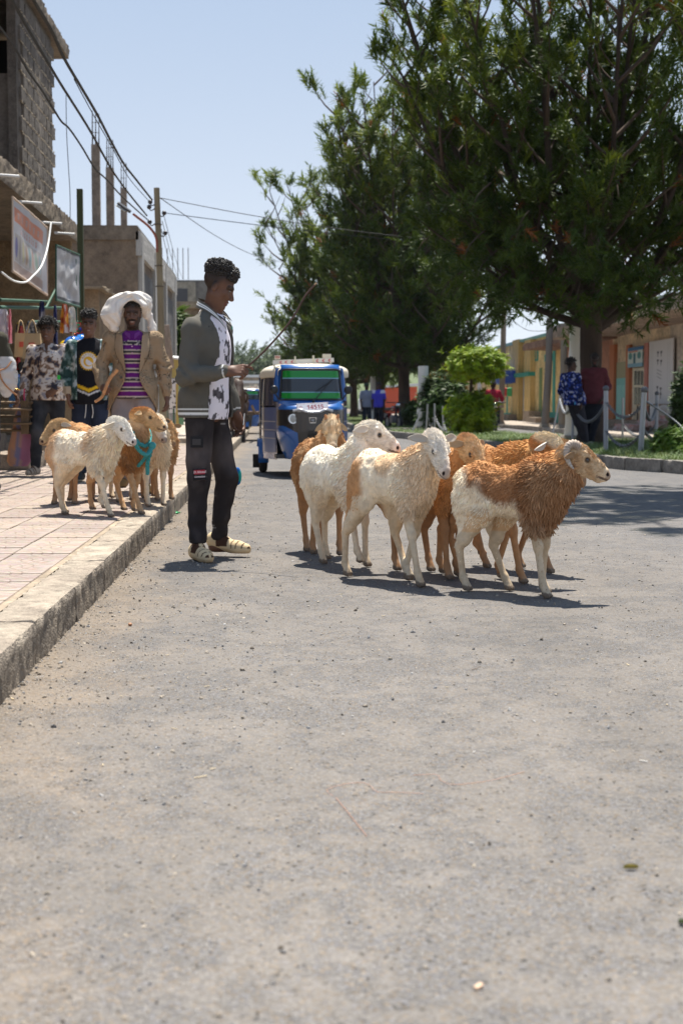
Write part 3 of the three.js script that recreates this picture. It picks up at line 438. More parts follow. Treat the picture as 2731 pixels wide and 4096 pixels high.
{ // wooden electricity pole with lamp and wires
  const base = at(164, 445, PAVE), top = V(atZ(156.5, 188, base.z).x, atZ(156.5, 188, base.z).y, base.z), on = (k, dx = 0, dz = 0) => base.clone().lerp(top, k).add(V(dx, 0, dz));
  const t = thing('utility_pole', 'weathered wooden electricity pole with insulators at the edge of the pavement', 'pole');
  part(t, 'pole', paint(taper([base.clone().setY(0), on(0.3), on(0.65, 0.01), top], [0.074, 0.067, 0.06, 0.056], 24, 12, 0.06), stainCol([0.22, 0.175, 0.11], [0.31, 0.255, 0.16], 3)), M([1, 1, 1], 0.9, { vertexColors: true }));
  for (const [px, py] of [[150, 202], [149, 207], [164, 213], [149.5, 222], [165, 233]]) { const p = atZ(px, py, base.z + 0.02), s = Math.sign(on(0.9).x - p.x); const c = part(t, 'insulator', [new THREE.SphereGeometry(0.045, 10, 8).translate(p.x, p.y, p.z), tube([p.clone(), p.clone().add(V(s * 0.03, -0.07, 0)), p.clone().add(V(s * 0.12, -0.02, 0))], 0.011, 8, 5)], M([0.03, 0.022, 0.02], 0.4)); }
  for (const k of [0.62, 0.70, 0.86]) part(t, 'band', new THREE.TorusGeometry(0.075, 0.01, 6, 16).rotateX(Math.PI / 2).translate(on(k).x, on(k).y, on(k).z), rebarMat);
  const lamp = thing('street_lamp', 'flat street lamp head on a thin red arm fixed to the pole', 'lamp'), L0 = atZ(157, 252, base.z + 0.06), L1 = atZ(156, 238, base.z + 0.1), L2 = atZ(150, 228, base.z + 0.2), L3 = atZ(133, 214, base.z + 0.4);
  part(lamp, 'arm', tube([L0, L1, L2, L3], 0.024, 24, 8), M([0.30, 0.09, 0.06], 0.5)); const hd = part(lamp, 'lamp_head', rbox(0.30, 0.05, 0.12, 0.02, 0, 0, 0, 0.3, 0, -0.62), M([0.05, 0.05, 0.055], 0.5)); hd.position.copy(atZ(124, 207.5, base.z + 0.45)); part(lamp, 'lens', box(0.2, 0.01, 0.10, -0.055, 0.0, 0.022, 0.3, 0, -0.62), M([0.6, 0.54, 0.40], 0.3)).position.copy(atZ(123.6, 208.6, base.z + 0.45));
  const wire = (pts, r, label) => solo('power_cable', label, 'cable', tube(pts, r * 0.78, pts.length * 12, 5), M([0.025, 0.023, 0.022], 0.7));
  const Zm = (arr, X) => arr.map(([x, y]) => atX(x * 0.1276, y * 0.1276, X));
  wire(Zm([[180, -180], [265, 0], [400, 232], [500, 450], [640, 690], [760, 895], [860, 1088], [960, 1268], [1080, 1425], [1190, 1565]], -2.15), 0.022, 'uppermost thick black cable running down to the pole top');
  wire(Zm([[20, -130], [95, 0], [220, 225], [370, 480], [470, 648], [560, 790], [700, 1015], [870, 1320], [990, 1492], [1150, 1690]], -2.35), 0.020, 'middle black cable running from the upper left to the pole');
  wire(Zm([[-120, 60], [0, 215], [120, 380], [220, 555], [330, 710], [420, 855], [480, 950], [540, 1005], [640, 1150], [740, 1315], [840, 1412], [950, 1535], [1170, 1735]], -2.6), 0.017, 'lowest twisted black cable in front of the block wall');
  wire(Zm([[580, 620], [720, 880], [880, 1160], [1000, 1380], [1160, 1570]], -2.25), 0.008, 'thin grey wire beside the uppermost cable');
  wire([atZ(66, 95, -24), atZ(66.5, 130, -24), atZ(68, 160, -24), atZ(70, 195, -24), atZ(70, 232, -24)], 0.008, 'thin wire dangling from the roof slab of the block house');
  const p0 = atZ(160, 198, base.z), thin = (a, b, sag, r, label) => wire([a, a.clone().lerp(b, 0.25).add(V(0, -sag * 0.75, 0)), a.clone().lerp(b, 0.5).add(V(0, -sag, 0)), a.clone().lerp(b, 0.75).add(V(0, -sag * 0.75, 0)), b], r, label);
  thin(p0, atZ(478, 243, -34), 0.12, 0.0095, 'upper thin wire crossing the road from pole to trees'); thin(atZ(164, 213, base.z), atZ(478, 247, -34), 0.05, 0.0095, 'lower thin wire crossing the road from pole to trees'); thin(p0.clone(), atZ(285, 262, -60), 0.3, 0.011, 'steeper wire sloping from the pole into the far tree');
  for (const [i, x] of [[0, 184], [1, 180], [2, 176]]) thin(atZ(163 - i, 213 + i * 8, base.z), atZ(x, 281, -77), 0.2, 0.009, ['rightmost', 'middle', 'leftmost'][i] + ' wire running from the pole towards the grey house');
}
{ // things along the pavement beyond the pole
  const board = thing('plank_board', 'pale wooden board leaning behind the pole', 'board'); const a = atZ(166, 347, -31); part(board, 'panel', rbox(0.24, 0.95, 0.03, 0.008, 0, 0, 0, -0.1, 0.2, 0.12), M([0.60, 0.46, 0.36], 0.8, { map: tex(grainMap, 1, 2) })).position.copy(a); part(board, 'prop', rod(a.clone().add(V(0, -0.45, -0.1)), V(a.x, PAVE, a.z - 0.3), 0.03), M([0.3, 0.22, 0.14], 0.9));
  const st = thing('market_stall', 'small roadside stall with white sheet roof and yellow cloth side', 'stall'), q = atZ(170, 357, -32);
  part(st, 'roof', box(1.0, 0.04, 1.4, q.x, q.y, q.z, 0.05, 0, -0.12), M([0.75, 0.75, 0.73], 0.5)); part(st, 'cloth', box(0.45, 0.42, 0.05, q.x + 0.02, q.y - 0.26, q.z + 0.3), M([0.50, 0.42, 0.17], 0.85)); for (const dx of [-0.45, 0.42]) part(st, 'post', box(0.05, q.y - PAVE, 0.05, q.x + dx, (q.y + PAVE) / 2 - 0.04, q.z - 0.4), M([0.22, 0.16, 0.1], 0.9));
  const mural = thing('poster_board', 'white panel with dark scribbled marks beside the stall', 'board'), m0 = atZ(173.5, 396, -34); part(mural, 'panel', place(new THREE.BoxGeometry(0.30, 0.8, 0.03)), M([1, 1, 1], 0.8, { map: canvasTex(96, 256, (c, w, h) => { c.fillStyle = '#d9d4d6'; c.fillRect(0, 0, w, h); c.fillStyle = '#2b2526'; const r = mulberry(6); for (let i = 0; i < 26; i++) { c.beginPath(); c.ellipse(10 + r() * 76, 16 + r() * 224, 3 + r() * 8, 4 + r() * 12, r() * 3, 0, 7); c.fill(); } }) })).position.copy(m0); part(mural, 'leg', box(0.04, 0.6, 0.04, m0.x, m0.y - 0.6, m0.z), greenPaint);
  const gp = thing('green_post', 'yellow and green painted post at the stall', 'post'); const g0 = atZ(181, 400, -33); part(gp, 'post', box(0.10, 0.95, 0.1, g0.x, g0.y - 0.1, g0.z), M([0.16, 0.33, 0.2], 0.7)); part(gp, 'side', box(0.06, 0.95, 0.1, g0.x - 0.09, g0.y - 0.1, g0.z), M([0.5, 0.38, 0.12], 0.7));
  const cl = thing('hanging_clothes', 'red garment hanging at the stall over a patterned skirt', 'clothes'), c0 = atZ(164.5, 382, -30.5); const rg = new THREE.CylinderGeometry(0.07, 0.09, 0.42, 10, 6, true); part(cl, 'shirt', rg.translate(c0.x, c0.y, c0.z), M([0.62, 0.03, 0.03], 0.8)); part(cl, 'skirt', cyl(0.10, 0.07, 0.55, 10, c0.x - 0.02, c0.y - 0.48, c0.z), M([0.14, 0.16, 0.12], 0.9));
}
// ---------- houses across the road on the right ----------
const RX = 12.2;
function fac(px0, px1, pt, pb, proud, dpt = 0.1) { // a box on the street front between two picture columns
  const a = atX(px0, pt, RX), b = atX(px1, pb, RX), z0 = a.z, z1 = b.z, pm = (px0 + px1) / 2, yt = atX(pm, pt, RX).y, yb = pb >= 424 ? 0.16 : atX(pm, pb, RX).y;
  return box(dpt, yt - yb, Math.abs(z1 - z0), RX - proud + dpt / 2, (yt + yb) / 2, (z0 + z1) / 2);
}
function house(px0, px1, h, a, b, name, label, seed) {
  const z0 = atX(px0, 400, RX).z, z1 = atX(px1, 400, RX).z, t = thing(name, label, 'building');
  part(t, 'wall', stained(6, h, z1 - z0, RX + 3, h / 2 + 0.1, (z0 + z1) / 2, a, b, seed, 18), paleWall); t.userData.z = [z0, z1]; return t;
}
{
  const teal = M([0.03, 0.26, 0.19], 0.7), yel = plaster([1.0, 0.70, 0.27], 2), grey = M([0.33, 0.35, 0.37], 0.6), dgreen = M([0.07, 0.20, 0.13], 0.6);
  const y = house(496, 561, 3.95, [0.82, 0.58, 0.22], [0.92, 0.70, 0.34], 'yellow_house', 'long yellow house with teal painted bands across the road', 3);
  part(y, 'painted_band', [fac(497, 519, 376, 384, 0.02, 0.06)], teal); part(y, 'painted_band', fac(518.5, 520, 372, 424, 0.025, 0.06), teal); part(y, 'painted_band', fac(506, 507, 384, 424, 0.022, 0.06), teal);
  part(y, 'awning', [box(1.0, 0.62, 4.2, RX - 0.6, 2.35, (atX(500, 400, RX).z + atX(516, 400, RX).z) / 2 + 1.5)], M([0.03, 0.09, 0.42], 0.6));
  part(y, 'door', fac(511.5, 515, 378, 424, 0.03, 0.07), dgreen); part(y, 'skirting', fac(502, 510, 413, 424, 0.024, 0.06), teal);
  part(y, 'pilaster', [fac(516.5, 522, 340, 424, 0.25, 0.3), fac(529, 534, 340, 424, 0.25, 0.3)], yel); part(y, 'cornice', fac(516, 534.5, 373, 377, 0.34, 0.4), teal); part(y, 'door', fac(523, 529, 374, 424, 0.03, 0.07), grey);
  for (const [p0, p1] of [[534.5, 537.5], [549, 551.5]]) { const w = part(y, 'window', fac(p0, p1, 343, 361, 0.03, 0.06), teal); part(w, 'pane', fac(p0 + 0.9, p1 - 0.8, 346, 359, 0.035, 0.06), M([0.35, 0.28, 0.12], 0.5)); }
  part(y, 'painted_band', fac(544, 552, 354, 361, 0.02, 0.06), teal); part(y, 'door', fac(539, 541, 368, 424, 0.03, 0.07), M([0.14, 0.2, 0.06], 0.7)); part(y, 'skirting', fac(531, 558, 412, 424, 0.022, 0.06), teal); part(y, 'painted_band', fac(552.5, 554.2, 345, 424, 0.023, 0.06), teal);
  part(y, 'roof_edge', box(6.3, 0.12, 18, RX + 2.95, 4.08, -69.5), M([0.20, 0.40, 0.36], 0.6)); part(y, 'step', [box(0.7, 0.3, 3, RX - 0.35, 0.31, -72), box(0.6, 0.5, 1.6, RX - 0.3, 0.4, -66), box(0.9, 0.22, 2.4, RX - 0.45, 0.27, -63)], plaster([0.45, 0.36, 0.28]));
  for (const [i, c] of [[0, [0.02, 0.02, 0.02]], [1, [0.5, 0.03, 0.03]], [2, [0.05, 0.3, 0.1]]]) { const p = atX(503.5 + i * 2.6, 392, RX - 0.9); solo('hanging_bag', ['black', 'red', 'green'][i] + ' bag hanging under the blue awning', 'bag', [rbox(0.25, 0.42, 0.2, 0.06, p.x, p.y, p.z), rod(p, p.clone().add(V(0, 0.4, 0)), 0.012)], M(c, 0.7)); }
  const pk = house(561, 611, 3.55, [0.50, 0.25, 0.17], [0.60, 0.33, 0.24], 'pink_house', 'dusky pink house with posters behind the big tree trunk', 6);
  const poster = (px0, px1, pt, pb, label, draw, o = 0.05) => { const a = fac(px0, px1, pt, pb, o, 0.04); solo('poster', label, 'poster', a, M([1, 1, 1], 0.6, { map: canvasTex(128, 128, draw) })); };
  poster(565, 576, 365, 394, 'white poster with dark figures on the pink house', (c, w, h) => { c.fillStyle = '#cfccd2'; c.fillRect(0, 0, w, h); c.fillStyle = '#4a4660'; c.fillRect(0, 0, w, 18); c.fillStyle = '#2e2c33'; for (let i = 0; i < 4; i++) { c.beginPath(); c.ellipse(20 + i * 30, 74, 8, 36, 0.2, 0, 7); c.fill(); } });
  poster(577.5, 591, 340, 391, 'tall colourful poster beside the tree trunk', (c, w, h) => { c.fillStyle = '#b9b0b8'; c.fillRect(0, 0, w, h); const k = ['#b33328', '#d2a62a', '#3a4a8c', '#a05a86', '#e2d8cf', '#b3402f']; const r = mulberry(5); for (let i = 0; i < 26; i++) { c.fillStyle = k[i % 6]; c.beginPath(); c.ellipse(r() * w, r() * h, 6 + r() * 13, 8 + r() * 16, r(), 0, 7); c.fill(); } });
  part(pk, 'canopy', roughBlock(2.2, 0.28, 11.5, 4, 2, 14, 0.02, 0.02, 4, () => [0.42, 0.25, 0.18]).translate(RX - 0.3, 3.45, -56.5), concWall);
  const tn = house(611, 668, 3.5, [0.80, 0.63, 0.42], [0.90, 0.75, 0.54], 'tan_house', 'tan house with turquoise doors and a white barred window', 8), ora = M([0.48, 0.17, 0.07], 0.8), turq = M([0.20, 0.52, 0.47], 0.55);
  const d1 = part(tn, 'door', fac(616.5, 628, 378, 428, 0.04, 0.06), turq); part(d1, 'panel', [fac(617.5, 621.8, 385, 424, 0.055, 0.06), fac(622.8, 627.3, 385, 424, 0.055, 0.06)], M([0.25, 0.6, 0.55], 0.5)); part(tn, 'transom', [fac(616.5, 628, 362, 378, 0.03, 0.06)], M([0.36, 0.34, 0.2], 0.6));
  part(tn, 'pilaster', [fac(628.5, 630.5, 345, 428, 0.12, 0.16), fac(612, 615.5, 345, 428, 0.12, 0.16)], ora); part(tn, 'pilaster', fac(647, 649, 343, 428, 0.12, 0.16), M([0.5, 0.2, 0.15], 0.8));
  const w1 = part(tn, 'window', fac(633.5, 644.5, 368, 408, 0.05, 0.08), M([0.70, 0.60, 0.42], 0.7)); for (let i = 0; i < 3; i++) for (const [t, b] of [[371, 385], [387.5, 405]]) part(w1, 'pane', fac(635 + i * 3.2, 637.3 + i * 3.2, t, b, 0.06, 0.06), M([0.10, 0.095, 0.09], 0.25));
  poster(631.5, 646, 347, 367, 'signboard with palms and sea above the barred window', (c, w, h) => { c.fillStyle = '#c8d2c8'; c.fillRect(0, 0, w, h); c.fillStyle = '#3a6f9a'; c.fillRect(0, 0, w, 22); c.fillStyle = '#c66a45'; c.fillRect(10, 24, w - 50, 8); c.fillStyle = '#2f6a78'; c.fillRect(50, 40, 20, 70); c.fillStyle = '#4d8a86'; for (const x of [24, 100]) { c.beginPath(); c.ellipse(x, 56, 16, 22, 0, 0, 7); c.fill(); } c.fillStyle = '#7fa9b8'; c.fillRect(0, 104, w, 24); }, 0.16);
  const wh = house(668, 735, 3.5, [0.62, 0.53, 0.44], [0.7, 0.6, 0.5], 'white_door_house', 'house with a tall white metal door panel and flat canopy at right edge', 9);
  poster(652, 675, 340, 404, 'tall white metal shutter panel with small black printed symbols', (c, w, h) => { c.fillStyle = '#cfcac6'; c.fillRect(0, 0, w, h); c.fillStyle = '#bdb8b4'; for (const x of [10, 20, 100, 110]) c.fillRect(x, 6, 3, h - 12); c.fillStyle = '#4c4848'; for (const [x, y] of [[44, 22], [62, 22], [44, 38], [62, 40], [44, 92], [62, 95], [46, 106], [62, 106]]) { c.fillRect(x, y, 10, 4); c.fillRect(x + 3, y, 3, 11); } c.strokeStyle = '#6a6565'; for (let i = 0; i < 3; i++) { c.beginPath(); c.moveTo(44, 58 + i * 7); c.lineTo(70, 64 + i * 7); c.stroke(); } }, 0.12);
  part(wh, 'door_base', fac(651, 678, 405, 428, 0.1, 0.12), M([0.62, 0.6, 0.58], 0.6));
  part(wh, 'canopy', roughBlock(3.2, 0.34, 20, 6, 2, 24, 0.02, 0.02, 14, stainCol([0.56, 0.42, 0.33], [0.46, 0.35, 0.28], 1)).translate(RX - 0.4, 3.55, -43.5), paleWall); part(wh, 'tube_lamp', [box(0.3, 0.04, 0.04, RX - 2.0, 3.7, -47), box(0.3, 0.04, 0.04, RX - 2.0, 3.68, -41)], steelWhite);
  part(wh, 'step', roughBlock(0.9, 0.28, 12, 4, 3, 16, 0.02, 0.02, 6, () => [0.46, 0.37, 0.28]).translate(RX - 0.45, 0.29, -44), concWall);
  for (const [i, px, py] of [[0, 640, 428], [1, 656, 424], [2, 672, 419]]) { const p = atX(px, py, RX - 1.3); solo('painted_slab', ['lowest', 'middle', 'highest'][i] + ' pink painted slab on the steps before the white shutter', 'slab', roughBlock(0.5, 0.2, 2.4, 3, 3, 8, 0.02, 0.02, i, (x, y, z) => mixc([0.58, 0.30, 0.27], [0.62, 0.52, 0.5], clamp(0.5 + 1.8 * noise(x * 9, y * 9, z * 5 + i), 0, 1))).translate(p.x - 0.3 + i * 0.25, 0.26 + i * 0.14, p.z), concMat); }
  const bn = thing('bench', 'small dark metal bench on the step before the white shutter', 'bench', V(RX - 0.55, 0.43, atX(664, 425, RX).z)); part(bn, 'seat', box(0.4, 0.04, 1.5, 0, 0.5, 0), M([0.4, 0.26, 0.14], 0.7)); for (const z of [-0.7, -0.25, 0.25, 0.7]) part(bn, 'leg', box(0.04, 0.5, 0.04, -0.15, 0.25, z), rebarMat);
  // taller bare walls behind
  const bk = thing('grey_wall_house', 'unpainted grey wall rising behind the yellow house', 'building'); part(bk, 'wall', stained(2, 6.4, 30, RX + 8, 3.2, -84, [0.25, 0.21, 0.17], [0.37, 0.32, 0.27], 3, 20), concWall); part(bk, 'rubble', [0, 1, 2, 3, 4].map((i) => new THREE.DodecahedronGeometry(0.5 + 0.15 * (i % 3), 0).translate(RX + 7.5, 6.4, -86 + i * 0.8)), M([0.34, 0.21, 0.14], 1));
  const bars = []; for (const z of [-79, -78.4, -77.2, -74.5, -74, -73.4]) bars.push(rod(V(RX + 7.6, 6.3, z), V(RX + 7.6, 7.9, z), 0.03, 0.03, 4)); part(bk, 'rebar', bars, rebarMat);
  const rd = thing('maroon_roof_house', 'low tan house with a maroon roof edge behind the topiary', 'building'); part(rd, 'wall', stained(5, 3.4, 8, RX + 2.4, 1.8, -86, [0.64, 0.49, 0.27], [0.72, 0.55, 0.33], 2), paleWall); part(rd, 'roof', box(5.6, 0.35, 8.4, RX + 2.2, 3.6, -86), M([0.16, 0.04, 0.035], 0.7)); part(rd, 'door', box(0.1, 2.2, 1.3, RX - 0.1, 1.2, -84.5), M([0.5, 0.5, 0.52], 0.6));
  const or = thing('orange_house', 'orange ochre house front seen between the far tree trunks', 'building'); part(or, 'wall', stained(5, 3.6, 10, RX + 2, 1.9, -104, [0.60, 0.28, 0.04], [0.70, 0.36, 0.07], 5), concWall); part(or, 'roof', box(5.6, 0.3, 10.4, RX + 1.8, 3.8, -104), M([0.3, 0.12, 0.09], 0.8)); part(or, 'door', box(0.1, 2.2, 1.6, RX - 0.55, 1.2, -104), M([0.08, 0.06, 0.06], 0.7));
  const rs = thing('red_stall', 'red and white roadside kiosk beyond the median', 'kiosk'); part(rs, 'wall', box(3, 2.4, 3, 11, 1.35, -128), M([0.5, 0.08, 0.03], 0.7)); part(rs, 'roof', box(3.8, 0.2, 3.8, 11, 2.65, -128, 0, 0, 0.06), M([0.6, 0.6, 0.6], 0.6)); part(rs, 'counter', box(0.3, 0.9, 2.6, 9.4, 0.6, -128), M([0.5, 0.35, 0.12], 0.7));
  const fw = thing('white_van', 'white van parked far off between the trunks', 'van', V(7.4, 0, -112)); part(fw, 'body', [rbox(1.7, 1.1, 4.2, 0.2, 0, 0.95, 0), rbox(1.55, 0.7, 3.0, 0.2, 0, 1.7, -0.3)], M([0.75, 0.75, 0.75], 0.4)); part(fw, 'windscreen', box(1.35, 0.5, 0.05, 0, 1.72, 1.22, -0.2), M([0.03, 0.035, 0.04], 0.15)); for (const [x, z] of [[-0.8, 1.3], [0.8, 1.3], [-0.8, -1.3], [0.8, -1.3]]) part(fw, 'wheel', cyl(0.32, 0.32, 0.2, 18, x, 0.32, z, 0, 0, Math.PI / 2), M([0.02, 0.02, 0.02], 0.9));
}
{ // wooden and concrete poles on the right
  const pole = (b, tp, r, c, name, label) => { const t = thing(name, label, 'pole'); part(t, 'shaft', paint(taper([b, b.clone().lerp(tp, 0.5).add(V(0.03, 0, 0)), tp], [r, r * 0.9, r * 0.8], 20, 10, 0.05), stainCol(c, mulc(c, 1.25), 2)), M([1, 1, 1], 0.9, { vertexColors: true })); part(t, 'footing', cyl(r * 1.6, r * 1.3, 0.12, 10, b.x, b.y + 0.05, b.z), plaster([0.4, 0.36, 0.3])); return t; };
  pole(at(499.5, 424, 0.16), atZ(503, 309, at(499.5, 424, 0.16).z), 0.13, [0.24, 0.19, 0.14], 'utility_pole', 'leaning wooden pole in front of the yellow house');
  pole(at(544, 427, 0.16), atZ(549, 318, at(544, 427, 0.16).z), 0.14, [0.19, 0.16, 0.13], 'utility_pole', 'dark wooden pole at the right end of the yellow house'); pole(at(561, 428, 0.16), atZ(563, 340, at(561, 428, 0.16).z), 0.14, [0.22, 0.18, 0.13], 'utility_pole', 'wooden pole beside the pink house');
  pole(at(573, 440, 0.14), atZ(578, 290, at(573, 440, 0.14).z), 0.23, [0.62, 0.60, 0.55], 'concrete_pole', 'thick white concrete pole left of the big tree trunk'); pole(at(421, 430, 0.14), atZ(422.5, 366, at(421, 430, 0.14).z), 0.20, [0.62, 0.60, 0.56], 'concrete_pole', 'white concrete pole beside the second tree'); pole(at(373, 424, 0.0), atZ(373, 330, at(373, 424, 0).z), 0.22, [0.6, 0.6, 0.58], 'concrete_pole', 'far white concrete pole behind the two standing youths');
  for (const [i, [x0, y0, x1, y1]] of [[474, 336, 503, 313], [503, 312, 548, 331]].entries()) { const a = atZ(x0, y0, -62), b = atZ(x1, y1, -62); solo('power_cable', ['thin wire from the leaning pole to the trees', 'thin wire between the two wooden poles on the right'][i], 'cable', tube([a, a.clone().lerp(b, 0.5).add(V(0, -0.35, 0)), b], 0.012, 16, 4), M([0.03, 0.03, 0.03], 0.7)); }
}
{ // chain fence round the median
  const paintM = M([1, 1, 1], 0.55, { vertexColors: true }), chainM = M([0.20, 0.205, 0.215], 0.5, { metal: 0.5 });
  const link = new THREE.TorusGeometry(0.026, 0.0075, 6, 10); link.scale(1.0, 1.5, 1);
  const post = (px0, py0, px1, py1, h = 0.14, r = 0.025, label, cap = 0) => { const b = at(px0, py0, h), tp = atZ(px1, py1, b.z), t = thing('fence_post', label, 'post', V(0, 0, 0), 0); part(t, 'tube', paint(rod(b, tp, r, r, 12), (x, y, z) => mulc(mixc([0.42, 0.42, 0.43], [0.22, 0.18, 0.15], smooth(noise(x * 40, y * 9, z * 40), 0.15, 0.5)), 1)), paintM); if (cap) part(t, 'cap', new THREE.SphereGeometry(r * 1.35, 12, 8).translate(tp.x, tp.y, tp.z), M([0.10, 0.10, 0.11], 0.5)); return tp; };
  const chain = (a, b, sag, label) => { const n = Math.max(8, Math.round(a.distanceTo(b) * (1 + sag * 0.4) / 0.06)), mats = [], q = new THREE.Quaternion(); for (let i = 0; i < n; i++) { const u = (i + 0.5) / n, p = a.clone().lerp(b, u), p2 = a.clone().lerp(b, u + 0.01); p.y -= sag * 4 * u * (1 - u); p2.y -= sag * 4 * (u + 0.01) * (0.99 - u); const d = p2.sub(p).normalize(); q.setFromUnitVectors(V(0, 1, 0), d).multiply(new THREE.Quaternion().setFromAxisAngle(V(0, 1, 0), (i % 2) * Math.PI / 2 + 0.3)); mats.push(MX(p, q.clone(), V(1, 1, 1))); } solo('fence_chain', label, 'chain', mats.map((x) => link.clone().applyMatrix4(x)), chainM); };
  const near = [['post at far left of the topiary, leaning right', 398, 424, 402, 406], ['post left of the second white pole, leaning', 403, 425, 401, 406], ['slanting post in front of the green hedge', 411, 433, 421, 412], ['upright post behind the chain by the hedge', 425.5, 434, 427, 404], ['upright post left of the pair before the hedge', 434, 434, 434, 403.5], ['second upright post of the pair before the hedge', 442.5, 434, 442, 406], ['leaning post at the left edge of the globe bush', 451, 435.5, 456.5, 407.5], ['leaning post in front of the globe bush', 479.5, 435, 474, 400.5], ['leaning post left of the man in blue', 551.5, 435, 560, 392], ['thin upright post before the man in blue', 571.5, 446, 572.5, 394], ['white post in front of the man in maroon', 604.8, 451.5, 605, 388.5, 0.04, 1], ['tilted white post right of the two men', 639.5, 454.5, 643.5, 390, 0.045, 1], ['rusty post behind the turquoise doors', 621.5, 441, 622, 398], ['upright post before the white shutter', 655, 444.5, 656, 393.5, 0.035, 1], ['post cut by the right edge of the picture', 686, 446, 686, 392, 0.035, 1]];
  const tops = near.map(([l, a, b, c, d, r, cap]) => post(a, b, c, d, 0.14, r ?? 0.024, l, cap ?? 0));
  const T = (i, k) => { const b = at(near[i][1], near[i][2], 0.14); return b.lerp(tops[i], k); };
  [[3, 4, 0.85, 0.5, 'upper chain at the hedge'], [4, 6, 0.6, 0.35, 'middle chain before the hedge'], [5, 6, 0.45, 0.3, 'lower chain left of the globe bush'], [6, 7, 0.82, 0.25, 'chain across the globe bush'], [8, 9, 0.85, 0.3, 'bright chain left of the man in blue'], [9, 10, 0.78, 0.32, 'upper chain across the man in blue'], [10, 11, 0.8, 0.25, 'upper chain right of the man in maroon'], [10, 11, 0.35, 0.25, 'lower chain over the grass between two white posts'], [11, 14, 0.4, 0.3, 'low chain at the right over the grass'], [11, 13, 0.8, 0.3, 'chain slanting back to the upright post before the shutter'], [13, 12, 0.4, 0.25, 'far low chain behind the posts']].forEach(([a, b, k, s, l]) => chain(T(a, k), T(b, k), s, 'steel fence chain: ' + l));
  solo('fence_chain_end', 'chain slanting down from tilted white post to the right edge', 'chain', tube([T(11, 0.85), T(11, 0.5).add(V(0.5, 0, 0.2)), at(690, 459, 0.16)], 0.018, 30, 6), chainM);
}
// ---------- trees and shrubs ----------
const barkMat = M([1, 1, 1], 0.95, { vertexColors: true, bumpMap: tex(concBump, 3, 6), bumpScale: 0.03 });
const leafMat = M([1, 1, 1], 0.5, { transmission: 0.55, thickness: 0, specularIntensity: 0.25 });
const sprayGeo = (n, len, wid, seed) => { // a tuft of narrow leaves on a twig
  const r = mulberry(seed), L = [];
  for (let i = 0; i < n; i++) {
    const l = len * (0.6 + 0.55 * r()), g = new THREE.PlaneGeometry(wid * (0.7 + 0.6 * r()), l, 1, 2), p = g.attributes.position;
    for (let k = 0; k < p.count; k++) { const y = p.getY(k) + l / 2, t = y / l; p.setXYZ(k, p.getX(k) * (t > 0.9 ? 0.25 : 1), y, 0.35 * l * t * t * (r() * 0.2 + 0.9)); }
    g.applyMatrix4(new THREE.Matrix4().makeRotationFromEuler(new THREE.Euler(0.35 + r() * 0.9, 0, (r() - 0.5) * 0.4))); g.applyMatrix4(new THREE.Matrix4().makeRotationY(i * 2.399 + r())); g.translate(0, (i / n) * len * 0.8, 0); L.push(g);
  }
  const m = merge(L); m.computeVertexNormals(); return m;
};
const feather = (n, len, leaf, wid, seed) => { const r = mulberry(seed), L = []; for (let i = 0; i < n; i++) { const t = i / n, l = leaf * (0.6 + 0.6 * r()) * (1 - 0.45 * t), g = new THREE.PlaneGeometry(wid * (0.7 + 0.6 * r()), l, 1, 2), p = g.attributes.position; for (let k = 0; k < p.count; k++) { const y = p.getY(k) + l / 2, q = y / l; p.setXYZ(k, p.getX(k) * (q > 0.9 ? 0.2 : 1), y, 0.3 * l * q * q); } g.applyMatrix4(new THREE.Matrix4().makeRotationFromEuler(new THREE.Euler(0.25 + r() * 0.75, 0, (r() - 0.5) * 0.5))); g.applyMatrix4(new THREE.Matrix4().makeRotationY(i * 2.399 + r())); g.translate((r() - 0.5) * 0.02 + 0.04 * t * t, t * len, 0); L.push(g); } const m = merge(L); m.computeVertexNormals(); return m; };
const sprays = [feather(20, 0.26, 0.15, 0.020, 1), feather(17, 0.18, 0.19, 0.017, 2)];
